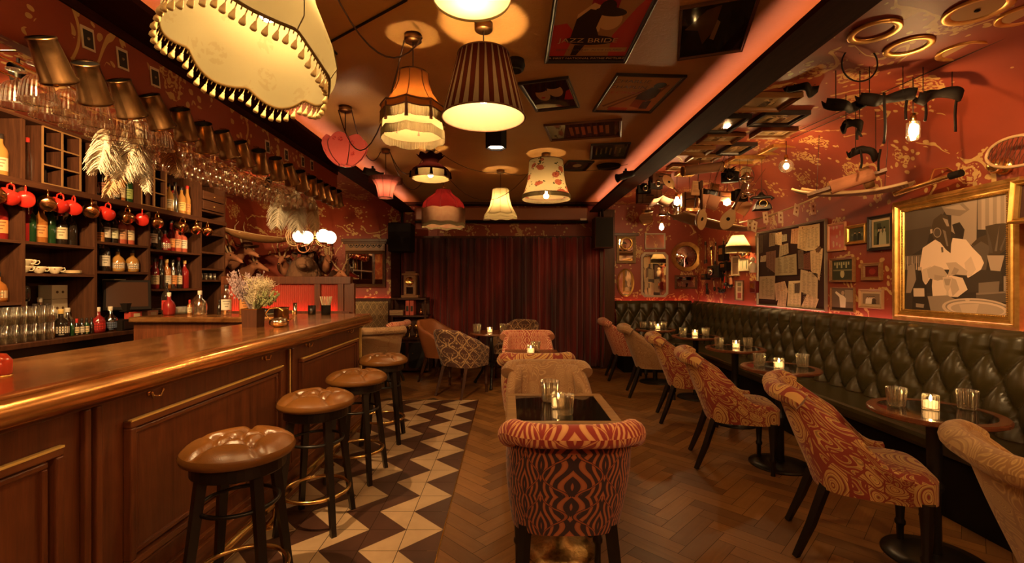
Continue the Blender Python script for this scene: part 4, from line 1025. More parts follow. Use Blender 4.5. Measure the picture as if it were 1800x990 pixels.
# triple globe pendant over the end of the bar
gp = thing('globe_pendant', 'brass pendant with four glowing opal globes over the end of the bar', 'lamp', (-2.28, 5.45, 0))
b = MB(); b.tube([(0, 0, 2.58), (0, 0, 1.86)], .006, 8); b.build('stem', M['brass'], gp); canopy(gp, 2.60)
b = MB(); b.lathe([(0, 1.84), (.02, 1.845), (.025, 1.88), (0, 1.90)], 16)
for k in range(4):
    a = (.6, PI-.6, PI+.6, -.6)[k]; x, y = .165*math.cos(a), .165*math.sin(a)
    b.tube([(0, 0, 1.86), (x*.4, y*.4, 1.79), (x*.9, y*.9, 1.76), (x, y, 1.79)], .006, 8); b.lathe([(0, 0), (.035, .0), (.045, .02)], 16, T(x, y, 1.79))
b.build('arms', M['brass'], gp)
for k in range(4):
    a = (.6, PI-.6, PI+.6, -.6)[k]; b = MB(); b.ball((.165*math.cos(a), .165*math.sin(a), 1.885), .078, seg=24); b.build('globe', M['globe_on'], gp)
# bare bulbs on the right
def bare(label, px, py, d, z_top, shape='pear', r=.03, cordz=None):
    X = (px-CX)/F*d; z = HC-(py-CY)/F*d; q = thing('pendant_bulb', label, 'lamp', (X, d, 0))
    b = MB(); b.tube([(0, 0, z_top), (0, 0, z+.075)], .0028, 6); b.build('cord', M['cord'], q)
    b = MB(); b.lathe([(0, z+.10), (.014, z+.095), (.018, z+.05), (.014, z+.045), (0, z+.045)], 14); b.build('bulb_holder', M['brass'], q)
    g_ = MB()
    if shape == 'pear': g_.lathe([(.012, z+.05), (.016, z+.03), (r, z), (r*.85, z-.03), (0, z-.045)], 16)
    elif shape == 'tube': g_.lathe([(.014, z+.05), (r, z+.04), (r, z-.05), (r*.7, z-.065), (0, z-.068)], 18)
    else: g_.ball((0, 0, z), r, seg=20)
    if shape == 'pear': g_.build('bulb', emis('pear_bulb', (1, .64, .27), 170), q)
    else:
        g_.build('bulb_glass', M['glass'], q); b = MB(); b.ball((0, 0, z), .020, seg=12, sc=(1, 1, 1.3)); b.build('filament', emis('filament', (1, .60, .24), 380), q)
    return q
bare('long tubular bare bulb hanging nearest the camera at the right', 1605, 228, 2.75, 2.56, 'tube', .034)
bare('round globe bare bulb hanging beside the ceiling frames', 1382, 292, 3.95, 2.55, 'globe', .058)
bare('pear-shaped bare bulb hanging above the wicker sledge', 1278, 354, 4.9, 2.58, 'pear', .036)
bare('pear-shaped bare bulb hanging among the cluster of curios', 1190, 354, 5.1, 2.59, 'pear', .032)
bare('small bare bulb hanging in front of the mirrors on the back wall', 1163, 399, 6.3, 2.59, 'pear', .028)
# lamp on the right wall
p = Pw(1297, 432, XR - .14); wl = thing('fringed_wall_lamp', 'cream scalloped fringed wall lamp beside the pinboard', 'lamp', (p.x, p.y, 0)); z = p.z
w_ = lambda t, v: (1 + .05*v*(abs(math.sin(4*t))-.5), 0)
b = MB(); b.lathe([(.07, z+.13), (.08, z+.11), (.12, z+.03), (.145, z-.01)], 48, wob=w_); b.build('lamp_shade', M['sh_cream'], wl)
fringe(wl, .145, z-.01, z-.09, lambda a: (1, 0), 'fr_cream', 160, rt=.003)
b = MB(); b.lathe([(.13, z+.0), (.137, z-.06)], 40); b.build('lining', M['sh_cream'], wl)
b = MB(); b.tube([(0, 0, z+.05), (0, 0, z-.10), (.04, 0, z-.15), (.10, 0, z-.13), (.135, 0, z-.08)], .008, 8); b.lathe([(0, 0), (.04, .0), (.035, .02), (0, .025)], 16, T(.137, 0, z-.08) @ R(-PI/2, 'Y')); b.build('bracket', M['brass'], wl)
bulb(wl, z+.03, .026); hoop(wl, .07, z+.13)
# unseen pendants added behind the camera to brighten the room
for i, (x, y) in enumerate(((-.6, -.55), (.8, -.4), (2.2, .3), (-2.9, .4), (2.1, -.7))):
    q = thing('fill_pendant', '%s added white cone fill pendant, unseen behind the camera' % ORD[i], 'lamp', (x, y, 0)); canopy(q); cordpart(q, ZC-.03, 2.36)
    b = MB(); b.lathe([(.04, 2.36), (.06, 2.34), (.17, 2.22)], 32); b.build('lamp_shade', M['sh_cream'], q); b = MB(); b.ball((0, 0, 2.20), .05, seg=14); b.build('bulb', emis('fill_bulb', (1.0, .62, .26), 230), q)

def lit_spot(label, loc, target, power, deg, name='ceiling_spotlight', blend=.6):
    q = thing(name, label, 'spotlight', loc); loc = Vector(loc); t = Vector(target); d = (t - loc).normalized()
    b = MB(); b.lathe([(.034, -.07), (.036, .0), (.040, .05), (.036, .05), (.030, .0), (0, -.01), (0, -.07)], 20, aim((0, 0, 0), d)); b.build('housing', M['black'], q)
    b = MB(); b.tube([(0, 0, 0), (0, 0, max(.03, 2.60 - loc.z))], .008, 6); b.build('stem', M['black'], q)
    L = bpy.data.lights.new('spot', 'SPOT'); L.energy = power; L.spot_size = math.radians(deg); L.spot_blend = blend; L.color = (1, .62, .27); L.shadow_soft_size = .02
    o = bpy.data.objects.new('spot_lamp', L); COL.objects.link(o); o.parent = q; o.location = d*.055; o.rotation_euler = d.to_track_quat('-Z', 'Y').to_euler()
    return q
lit_spot('first spotlight aimed along the glass rack from behind the bulkhead', (-2.75, 1.1, 2.5), (-2.15, 3.0, 2.1), 140, 80)
lit_spot('second spotlight, added over the bottle shelving, aimed at the till', (-2.75, 2.6, 2.5), (-3.9, 4.2, 1.4), 90, 110)  # spot added here to brighten the bottles around the till
lit_spot('third spotlight, added over the bottle shelving, aimed at the left shelves', (-2.6, 1.9, 2.5), (-3.9, 3.2, 1.6), 80, 110)  # another added spot, brightening the left-hand bottles
lit_spot('spotlight near the far end of the bar, aimed at the trophies', (-2.6, 5.0, 2.42), (-3.9, 6.6, 1.7), 50, 110)
lit_spot('spotlight high above the bar aimed down at the copper top', (-1.45, 1.4, 2.44), (-1.5, 2.6, 1.0), 120, 75)
lit_spot('unseen spotlight added on the right beam, aimed at the large gilt-framed photograph', (1.40, 1.6, 2.42), (3.0, 3.2, 1.5), 90, 60)  # added out of view, standing in for the picture light's glow
# ------------------------------------------------------------------ pictures, posters, mirrors
def text(body, size, m, parent, x=0, y=0, z=0, align='CENTER', name='lettering', sx=1.0):
    cu = bpy.data.curves.new('t', 'FONT'); cu.body = body; cu.size = size; cu.align_x = align; cu.align_y = 'CENTER'
    o = bpy.data.objects.new('t', cu); COL.objects.link(o); bpy.context.view_layer.update()
    me = bpy.data.meshes.new_from_object(o.evaluated_get(bpy.context.evaluated_depsgraph_get()))
    bpy.data.objects.remove(o); me.materials.clear(); me.materials.append(m); me.name = name
    q = bpy.data.objects.new(name, me); COL.objects.link(q); q.parent = parent; q.location = (x, y, z); q.scale = (sx, 1, 1); return q
def basis(O, U, N):
    U = Vector(U).normalized(); N = Vector(N).normalized(); V = N.cross(U)
    m = Matrix((U, V, N)).transposed().to_4x4(); m.translation = Vector(O); return m
def art(polys, parent, z, name='print', rough=.3):
    b = MB(); mats = []; idx = {}
    for i, (c, pts) in enumerate(polys):
        if c not in idx: idx[c] = len(mats); mats.append(pal(c, rough))
        b.add([(x, y, z + i*.00006) for x, y in pts], [tuple(range(len(pts)))], m=idx[c])
    return b.build(name, mats, parent)
def R_(x0, y0, x1, y1): return [(x0, y0), (x1, y0), (x1, y1), (x0, y1)]
def E_(cx, cy, rx, ry, n=20, a=0): return [(cx + rx*math.cos(2*PI*k/n)*math.cos(a) - ry*math.sin(2*PI*k/n)*math.sin(a), cy + rx*math.cos(2*PI*k/n)*math.sin(a) + ry*math.sin(2*PI*k/n)*math.cos(a)) for k in range(n)]
def frame_part(root, w, h, fw, dep, m, name='frame', bev=.003):
    b = MB(); W, H = w/2, h/2
    prof = [(0, 0), (0, dep*.9), (fw*.25, dep), (fw*.6, dep*.75), (fw*.8, dep*.8), (fw, dep*.45), (fw, 0)]
    n = len(prof); vv = []
    for sx, sy in ((-1, -1), (1, -1), (1, 1), (-1, 1)):
        for o_, z in prof: vv.append((sx*(W - o_), sy*(H - o_), z))
    b.add(vv, [(i*n+j, ((i+1) % 4)*n+j, ((i+1) % 4)*n+j+1, i*n+j+1) for i in range(4) for j in range(n-1)])
    b.box((-W+fw*.5, -H+fw*.5, .0), (W-fw*.5, H-fw*.5, dep*.2)); return b.build(name, m, root)
def picture(name, label, cat, Mx, w, h, fw, fm, polys, dep=.02, mount=None, rough=.3):
    root = thing(name, label, cat); root.matrix_world = Mx
    frame_part(root, w, h, fw, dep, fm); iw, ih = w-2*fw, h-2*fw
    z = dep*.3
    if mount:
        b = MB(); b.box((-iw/2, -ih/2, 0), (iw/2, ih/2, z)); b.build('mount', pal(mount[1], .7), root); iw -= 2*mount[0]; ih -= 2*mount[0]; z += .001
    if polys is not None:
        art([(c, [(x*iw/2, y*ih/2) for x, y in pts]) for c, pts in polys], root, z + .0006, rough=rough)
    return root
def rnd_photo(seed, base, figs=2, bright=(.45, .33, .2)):
    r = random.Random(seed); p = [(base, R_(-1, -1, 1, 1))]
    tone = lambda k: tuple(min(.8, c*k) for c in base)
    for _ in range(4):
        x, y = r.uniform(-.9, .4), r.uniform(-.9, .3); p.append((tone(r.choice((.4, 1.7, 2.2))), R_(x, y, x + r.uniform(.2, .6), y + r.uniform(.2, .7))))
    for k in range(figs):
        x = -.55 + 1.1*(k+.5)/figs + r.uniform(-.08, .08); c = bright if r.random() > .4 else tone(.3)
        p.append((c, [(x-.26, -1), (x-.2, -.05), (x-.08, .12), (x+.08, .12), (x+.2, -.05), (x+.26, -1)])); p.append(((.55, .38, .24), E_(x, .28, .10, .17, 14))); p.append((tone(.25), E_(x, .40, .12, .10, 12)))
    return p
BLK = mat('black_frame', (.015, .010, .008), .35); DKF = wood('dark_frame_wood', (.06, .025, .012), (.14, .06, .025), .35, ax='X'); GLD = M['gold']
WLF = wood('walnut_frame_wood', (.16, .07, .025), (.28, .13, .045), .35, ax='X')
def ceil_pic(label, name, quad, polys, fw=.022, fm=BLK, zc=ZC, cat='framed poster', dep=.018, rough=.12):
    # quad: near-left, near-right, far-right, far-left as seen in the photograph
    q = [Pz(x, y, zc - dep) for x, y in quad]; c = sum(q, Vector())/4
    U = ((q[1]-q[0]) + (q[2]-q[3])).normalized(); wv = ((q[1]-q[0]).length + (q[2]-q[3]).length)/2; hv = ((q[3]-q[0]).length + (q[2]-q[1]).length)/2
    c.z = zc; return picture(name, label, cat, basis(c, U, (0, 0, -1)), wv, hv, fw, fm, polys, dep, rough=rough)
ck, rd, tn_, cr_, wh = (.03, .015, .01), (.42, .03, .02), (.34, .17, .06), (.60, .38, .17), (.66, .50, .3)
# big poster over the near chairs
o = ceil_pic('large red and cream film poster with a hatted man bent over, framed on the ceiling', 'film_poster', [(978, -50), (1192, -50), (1094, 112), (958, 113)],
  [(tn_, R_(-1, -1, 1, 1)), ((.25, .015, .02), R_(-.25, .15, .35, 1)), (rd, [(-1, -.9), (-.62, -.9), (-.45, -.25), (-.7, .0), (-1, -.05)]), (rd, [(.55, -.9), (1, -.9), (1, .7), (.75, .35), (.45, -.3)]),
   (cr_, [(-.5, .2), (-.2, .45), (.1, .35), (.1, -.2), (-.5, -.25)]), (ck, [(-.55, -.35), (-.5, .1), (-.25, .32), (.05, .28), (.0, -.1), (.15, -.35)]), (cr_, E_(.28, .06, .26, .22)), (ck, E_(.22, .26, .36, .10, 20, -.08)), (ck, E_(.12, .36, .18, .15)),
   (ck, E_(-.05, -.42, .62, .13)), (ck, [(-.4, -.55), (-.15, -.55), (-.3, -.85), (-.45, -.85)]), ((.45, .28, .1), R_(-.15, -.74, .95, -.62)), (ck, R_(-1, -1, 1, -.87))], rough=.18)
hh = o.children[0].dimensions
bpy.context.view_layer.update()
def dims(o):
    f = o.children[0].data; xs = [v.co.x for v in f.vertices]; ys = [v.co.y for v in f.vertices]; return max(xs), max(ys)
W_, H_ = dims(o)
text('JAZZ BRIDE', .060, pal((.50, .30, .11)), o, -.02, -H_*.42*.95, .0078)
text('BETTY BOUND  ALICE HILARD', .026, pal((.05, .02, .015)), o, -.0, -H_*.68*.95, .0078); text('A FIRST NATIONAL PATHE PICTURE', .0265, pal(cr_), o, 0, -H_*.93*.95, .0078)
ceil_pic('dark framed photograph with black border on the ceiling beside the right coral strip', 'framed_photograph', [(1195, 18), (1338, -8), (1306, 92), (1190, 108)],
  [((.02, .012, .01), R_(-1, -1, 1, 1)), ((.10, .05, .02), [(-.9, .2), (-.3, .8), (.1, .9), (0, 0), (-.3, -.5), (-.5, .1)]), ((.22, .14, .07), [(-.1, -.3), (.05, .4), (.15, .3), (.05, -.4)])], .014, DKF, cat='framed photograph', rough=.05)
ceil_pic('framed poster with two faces reflecting the rose-print lamp on the ceiling', 'film_poster', [(913, 150), (1003, 137), (1016, 191), (940, 198)],
  [((.03, .012, .01), R_(-1, -1, 1, 1)), ((.42, .25, .13), E_(-.35, .1, .33, .45)), ((.45, .28, .15), E_(.3, .3, .36, .45)), ((.02, .01, .01), E_(.3, .65, .38, .22)), ((.02, .01, .01), E_(-.4, .5, .34, .2)), (rd, E_(-.4, -.1, .1, .05)), (rd, [(.55, -.4), (1, -.5), (1, .3), (.8, .2)]), ((.05, .02, .02), R_(-1, -1, 1, -.45))], rough=.04)
o = ceil_pic('tan circus film poster with black and red lettering framed on the ceiling', 'film_poster', [(1088, 133), (1212, 137), (1141, 200), (1038, 198)],
  [((.50, .29, .13), R_(-1, -1, 1, 1)), ((.22, .10, .05), [(-.9, -.7), (.2, .35), (.25, .32), (-.82, -.78)]), ((.22, .10, .05), [(-.7, -.8), (.15, .1), (.2, .05), (-.6, -.85)]), ((.25, .12, .05), [(.75, .6), (.55, -.6), (.6, -.6), (.85, .6)]),
   (ck, [(.1, .1), (.35, .45), (.7, .35), (.75, -.1), (.55, -.35), (.1, -.25)]), (ck, E_(.55, .55, .20, .16)), ((.28, .11, .05), [(.1, -.25), (.5, -.3), (.62, -.85), (.1, -.7)]), (ck, [(.45, -.4), (.72, -.3), (.8, -.85), (.5, -.85)]), ((.48, .10, .05), [(-.6, -1), (.1, -1), (.1, -.8), (-.6, -.78)])], rough=.1)
W_, H_ = dims(o)
text('CHARLIE', .060, pal(ck), o, -W_*.40, H_*.68, .0078); text('CHAPLIN', .060, pal(ck), o, -W_*.40, H_*.40, .0078); text('LE CIRQUE', .048, pal(rd), o, -W_*.40, H_*.12, .0078)
ceil_pic('long narrow framed picture on the ceiling above the rose-print lamp', 'framed_picture', [(957, 223), (1094, 211), (1091, 242), (966, 249)], [((.06, .025, .015), R_(-1, -1, 1, 1))] + [((.30+.05*(k % 3), .12, .05), R_(-.4+k*.17, -.6+.2*(k % 2), -.3+k*.17, .5)) for k in range(7)], .018, DKF, rough=.05)
ceil_pic('small dark landscape picture on the ceiling near the right beam', 'framed_picture', [(1038, 257), (1112, 252), (1097, 280), (1037, 281)], [((.02, .02, .015), R_(-1, -1, 1, 1))] + [((.16, .12, .05), R_(-.8+k*.28, -.5+.1*(k % 3), -.7+k*.28, .6-.15*(k % 2))) for k in range(6)], .022, BLK, rough=.1)
ceil_pic('small dark picture on the ceiling partly behind the rose-print lamp', 'framed_picture', [(990, 284), (1046, 286), (1028, 301), (994, 301)], [((.05, .03, .02), R_(-1, -1, 1, 1)), ((.3, .2, .1), E_(0, 0, .4, .4))], .02, BLK, rough=.1)
# frames on the wallpapered ceiling at the right
CF = [(1323, 1413, 171, 198, 'W'), (1268, 1322, 208, 236, 'B'), (1346, 1426, 202, 224, 'B'), (1340, 1404, 231, 245, 'W'), (1244, 1312, 240, 255, 'W'), (1203, 1258, 263, 274, 'W'), (1286, 1332, 257, 274, 'B'), (1218, 1269, 277, 287, 'W'), (1292, 1346, 279, 289, 'G'), (1360, 1428, 259, 273, 'G'), (1405, 1452, 274, 283, 'B'), (1329, 1366, 290, 298, 'W'), (1182, 1227, 293, 301, 'W'), (1196, 1228, 304, 311, 'G')]
CL = ['biggest walnut frame on the papered ceiling, nearest the camera', 'black-edged frame on the papered ceiling touching the right beam, reflecting a bulb', 'wide black frame on the papered ceiling just beyond the biggest walnut frame', 'walnut frame on the papered ceiling beyond the wide black frame', 'walnut frame by the beam reflecting a bulb, beyond the black-edged frame', 'small walnut frame tight against the beam on the papered ceiling', 'black frame in the middle of the ceiling frames', 'small walnut frame beyond the black middle frame', 'gilt frame above the dark plant in the curio cluster', 'gilt frame on the ceiling beside the round globe bulb', 'small black frame on the ceiling just right of the globe bulb', 'small walnut frame on the ceiling behind the globe bulb', 'walnut frame above the curios close to the far end of the beam', 'smallest gilt frame above the curios at the far end of the beam']
for k, ((x0, x1, ya, yb, f), l) in enumerate(zip(CF, CL)):
    dep = .035; zz = 2.60
    q0 = Pz(x0, ya, zz - dep); q1 = Pz(x1, ya, zz - dep); y2 = F*(zz - dep - HC)/(CY - yb)
    c = Vector(((q0.x+q1.x)/2, (q0.y+y2)/2, zz))
    picture('ceiling_frame', l, 'picture frame', basis(c, (1, 0, 0), (0, 0, -1)), q1.x-q0.x, y2-q0.y, .028, {'W': WLF, 'B': BLK, 'G': GLD}[f], rnd_photo(k, (.22, .15, .07), 1 + k % 3, (.40, .28, .14)), dep, (.02, (.34, .22, .10)), rough=.06)
# round dishes fixed to that ceiling
def dish(px, py, r, label, kind):
    p = Pz(px, py, 2.585); q = thing('ceiling_dish', label, 'wall plate', (p.x, p.y, 2.60), rot=(PI, 0, 0))
    if kind == 'open': b = MB(); b.lathe([(r*.70, 0), (r*.70, .005), (r*.78, .008), (r*.95, .012), (r, .008), (r, 0)], 48); b.build('rim', M['gold'], q)
    else:
        b = MB(); b.lathe([(r*.72, .004), (r*.75, .007), (r*.95, .013), (r, .009), (r, 0)], 48); b.build('rim', M['gold'], q)
        b = MB(); b.lathe([(0, .004), (r*.72, .004)], 40); b.build('well', pal((.42, .26, .12), .3), q)
    if kind == 'dot': b = MB(); b.ball((0, 0, .008), .012, sc=(1, 1, .4), seg=10); b.build('boss', M['black'], q)
dish(1537, 60, .112, 'open gilt ring dish on the ceiling nearest the beam, above the hoop', 'open'); dish(1597, 86, .108, 'gilt scroll-edged ring on the ceiling, second from the beam', 'open')
dish(1718, 22, .125, 'large gold plate with dark centre on the ceiling at the upper right', 'dot'); dish(1690, 93, .108, 'gold plate on the ceiling, second from the right edge', 'plain'); dish(1738, 110, .09, 'faint gold plate close to the ceiling cables', 'plain'); dish(1800, 30, .10, 'gold plate on the ceiling cut by the right edge', 'plain')
# pictures on the right wall: left edge px, right edge px, top and bottom at the left edge
def wall_pic(name, label, cat, xl, xr, yt, yb, fw, fm, polys, dep=.02, mount=None, X=XR, rough=.3, top=None):
    a = Pw(xl, yt, X - dep*.6); c = Pw(xl, yb, X - dep*.6); d2 = F*(X - dep*.6)/(xr - CX); w = a.y - d2; h = a.z - c.z
    O = Vector((X - .001, (a.y + d2)/2, (a.z + c.z)/2))
    return picture(name, label, cat, basis(O, (0, -1, 0), (-1, 0, 0)), w, h, fw, fm, polys, dep, mount, rough), O, w, h
wp = lambda *a, **k: wall_pic(*a, **k)
wp('framed_print', 'pink drawing in a thin frame beside the pinboard', 'picture', 1455, 1486, 395, 443, .02, pal((.55, .25, .12), .4), [((.55, .12, .08), R_(-1, -1, 1, 1))] + [((.62, .35, .2), E_(.5*math.sin(k*2.1), .8*math.cos(k*1.3), .12, .16, 8)) for k in range(9)])
wp('framed_print', 'small gilt-framed dark photograph above the red miniature', 'picture', 1487, 1523, 398, 431, .03, GLD, rnd_photo(3, (.07, .07, .04), 2), .03)
wp('framed_photograph', 'photograph of couples in a black frame with cream mount beside the large painting', 'picture', 1526, 1570, 382, 442, .028, BLK, rnd_photo(4, (.10, .10, .05), 3, (.4, .36, .22)), .035, (.02, (.55, .38, .2)))
wp('framed_photograph', 'photograph of an ornate theatre interior in a walnut frame', 'picture', 1459, 1501, 455, 496, .02, WLF, [((.05, .05, .03), R_(-1, -1, 1, 1))] + [((.42, .36, .18), R_(-.8+.22*k, .5-.3*(k % 2), -.66+.22*k, .8)) for k in range(7)] + [((.5, .4, .2), E_(0, -.4, .2, .4)), ((.2, .17, .08), R_(-.9, -.1, .9, .05))], .03)
wp('framed_miniature', 'small deep-red miniature in a wooden frame', 'picture', 1515, 1549, 463, 493, .03, WLF, [((.14, .015, .01), R_(-1, -1, 1, 1)), ((.25, .03, .02), E_(0, 0, .5, .6))], .03)
wp('framed_photograph', 'photograph of a performer in a white suit, lowest beside the pinboard', 'picture', 1460, 1502, 505, 546, .012, WLF, [((.16, .11, .07), R_(-1, -1, 1, 1)), ((.3, .22, .14), R_(.2, -.2, .9, .9)), ((.72, .6, .42), [(-.2, -.9), (-.3, .2), (-.7, .6), (-.6, .75), (-.1, .4), (.1, .35), (.3, .1), (.25, -.9)]), ((.45, .3, .18), E_(.02, .6, .14, .2)), ((.05, .03, .02), R_(-1, -1, 1, -.75))], .02)
wp('framed_photograph', 'group photograph in a tan frame with wide mount, lowest beside the large painting', 'picture', 1510, 1552, 508, 541, .018, pal((.40, .22, .1), .4), rnd_photo(9, (.22, .14, .08), 4, (.68, .55, .38)), .02, (.02, (.5, .33, .18)))
wp('narrow_frame', 'narrow pale frame with stacked prints below the fringed wall lamp', 'picture', 1286, 1299, 451, 485, .015, pal((.5, .36, .2), .4), [((.34, .18, .1), R_(-1, -1, 1, 1)), ((.2, .12, .06), R_(-.8, .3, .8, .9)), ((.25, .13, .07), R_(-.8, -.9, .8, .2))])
wp('botanical_print', 'pale unframed botanical print beside the fringed wall lamp', 'picture', 1299.5, 1317, 456, 477, .004, pal((.6, .5, .3), .5), [((.66, .56, .36), R_(-1, -1, 1, 1)), ((.3, .32, .14), E_(-.4, 0, .12, .7)), ((.12, .12, .06), E_(.4, 0, .15, .8))])
wp('narrow_frame', 'narrow dark frame with three small prints in a cream mount', 'picture', 1292, 1306.5, 493, 528, .012, DKF, [((.66, .48, .3), R_(-1, -1, 1, 1)), ((.25, .2, .1), R_(-.5, .45, .5, .85)), ((.3, .16, .1), R_(-.5, -.1, .5, .35)), ((.35, .08, .06), R_(-.5, -.85, .5, -.25))])
# pinboard
root, O, w, h = wp('pinboard', 'large dark pinboard covered in notes and maps on the right wall', 'pinboard', 1331, 1452, 409, 537, .022, mat('grey_metal_frame', (.35, .28, .2), .35, .6), [((.035, .010, .006), R_(-1, -1, 1, 1))], .03, rough=.8)
PB = root.matrix_world.copy()
def pinned(name, label, cat, pts_c, cols, k):
    # corner points given in the detail view of the board (874 x 990 over 150 x 170)
    loc = []
    for cx, cy in pts_c:
        p = Pw(1320 + cx*150/874, 380 + cy*170/990, XR - .03); q = PB.inverted() @ p; loc.append((q.x, q.y))
    cx_ = sum(p[0] for p in loc)/len(loc); cy_ = sum(p[1] for p in loc)/len(loc)
    r = thing(name, label, cat); r.matrix_world = PB @ T(cx_, cy_, .010 + .0016*(k % 9))
    L = [(x - cx_, y - cy_) for x, y in loc]; b = MB(); n = len(L)
    rr = random.Random(k); c1, c2 = cols
    b.prism(L, 0, .0012); b.build('sheet', pal(c1, .8), r)
    mm = MB(); xs = [p[0] for p in L]; ys = [p[1] for p in L]; x0, x1, y0, y1 = min(xs), max(xs), min(ys), max(ys); nl = 5 + int((y1-y0)/.02)
    for i in range(nl):
        y = y0 + (y1-y0)*(.12 + .76*i/nl)
        for j in range(3):
            a = x0 + (x1-x0)*(.14 + .26*j + rr.random()*.05); e = a + (x1-x0)*(.1 + .12*rr.random()); mm.add([(a, y, .0014), (e, y, .0014), (e, y + .004, .0014), (a, y + .004, .0014)], [(0, 1, 2, 3)])
    mm.build('ink_marks', pal(c2, .8), r)
    b = MB(); b.ball((0, (y1)*.8, .004), .006, seg=8); b.build('pin', M['brass'], r)
pp = (.70, .46, .23); pi = (.34, .20, .10); dkp = (.10, .06, .03); gp_ = (.40, .28, .15)
PIN = [([(25, 205), (110, 190), (105, 370), (35, 400)], dkp, 'dark leaf picture at the top left corner'), ([(175, 175), (240, 170), (230, 300), (170, 315)], gp_, 'folded grey note near the top left'), ([(240, 175), (300, 160), (300, 300), (235, 290)], pp, 'notes clipped next to the folded grey one'), ([(300, 190), (355, 185), (355, 255), (300, 265)], (.5, .38, .22), 'tiny blank card in the dark upper part'),
 ([(405, 135), (480, 120), (475, 285), (395, 280)], (.6, .3, .14), 'orange page near the top middle'), ([(480, 105), (590, 95), (560, 360), (465, 330)], (.64, .42, .2), 'tall yellowed page at the top middle'), ([(580, 95), (695, 75), (695, 300), (640, 350), (550, 355)], (.66, .46, .24), 'biggest yellowed page at the top right'), ([(290, 300), (375, 275), (380, 380), (280, 420)], gp_, 'small map corner above the large map'),
 ([(245, 430), (460, 385), (465, 600), (240, 610)], (.36, .26, .14), 'large grey map in the middle'), ([(85, 410), (140, 400), (135, 465), (80, 470)], (.6, .45, .27), 'small square note on the left'), ([(140, 370), (240, 350), (240, 590), (145, 520)], (.22, .10, .06), 'dark red pictures left of the large map'), ([(590, 360), (720, 330), (715, 420), (685, 660), (600, 560)], (.66, .44, .23), 'long curling page on the right side'),
 ([(640, 340), (680, 300), (710, 330), (675, 380)], (.2, .1, .05), 'small dark diamond-turned snapshot'), ([(470, 350), (525, 345), (530, 540), (475, 540)], (.16, .10, .06), 'strip of dark snapshots right of the map'), ([(530, 390), (590, 370), (600, 550), (530, 545)], (.20, .07, .04), 'dark red snapshots beside the curling page'), ([(80, 620), (240, 610), (235, 855), (75, 845)], (.40, .27, .15), 'grey street map at the bottom left'),
 ([(235, 690), (340, 665), (375, 780), (250, 870)], (.56, .34, .2), 'pink calendar page near the bottom'), ([(290, 770), (370, 740), (350, 940), (260, 930)], (.6, .38, .22), 'pink page hanging at the bottom left'), ([(370, 665), (500, 660), (490, 950), (350, 940)], (.68, .5, .28), 'tall bright page at the bottom middle'), ([(430, 690), (490, 680), (480, 790), (430, 790)], (.12, .08, .05), 'small dark photograph over the bright page'),
 ([(495, 545), (670, 590), (665, 850), (485, 770)], (.54, .38, .22), 'typed letter on the lower right'), ([(560, 800), (680, 850), (640, 970), (500, 930)], (.66, .45, .26), 'tilted folder at the bottom right corner')]
for k, (pts, c, l) in enumerate(PIN): pinned('pinned_paper', l + ' of the pinboard', 'paper', pts, (c, tuple(x*.45 for x in c)), k)
# the large picture in the gilt frame
root, O, w, h = wp('large_framed_photograph', 'large gilt-framed sepia photograph of a masked bartender in a white shirt', 'picture', 1572, 1797, 357, 561, .085, GLD, None, .055)
frame_part(root, w - .06, h - .06, .03, .06, GLD, 'inner_slip')
b = MB(); Wd, Hd = w/2 - .078, h/2 - .078
for sx in (-1, 1):
    for i in range(60): b.ball((sx*Wd, -Hd + 2*Hd*i/59, .038), .0062, seg=6)
for sy in (-1, 1):
    for i in range(60): b.ball((-Wd + 2*Wd*i/59, sy*Hd, .038), .0062, seg=6)
b.build('beading', GLD, root)
iv = root.matrix_world.inverted()
def px_(pts):
    out = []
    for cx, cy in pts:
        q = iv @ Pw(1570 + cx*230/785, 310 + cy*290/990, XR - .02); out.append((max(-Wd, min(Wd, q.x)), max(-Hd, min(Hd, q.y))))
    return out
def sp(k, w_=0): return (min(1, round(k*1.15, 3)), round(k*.80, 3), round(k*.55, 3))
def circ(cx, cy, rx, ry, n=24, a=0): return E_(cx, cy, rx, ry, n, a)
A = [(sp(.05), px_([(60, 170), (730, 60), (730, 880), (60, 840)])),
 (sp(.12), px_([(60, 190), (330, 150), (300, 230), (240, 330), (60, 480)])), (sp(.08), px_([(60, 330), (230, 300), (200, 420), (60, 500)])),
 (sp(.36), px_([(350, 160), (505, 130), (500, 430), (430, 390), (350, 330)])), (sp(.24), px_([(290, 180), (420, 160), (460, 200), (400, 240), (320, 230)])), (sp(.38), px_([(300, 190), (400, 168), (440, 205), (380, 200)])),
 (sp(.04), px_([(355, 290), (400, 275), (430, 320), (420, 380), (380, 375)]))]
for k in range(9): A.append((sp(.42 if k % 2 else .30), px_([(508 + k*23, 128 - k*4), (531 + k*23, 124 - k*4), (531 + k*23, 320), (508 + k*23, 320)])))
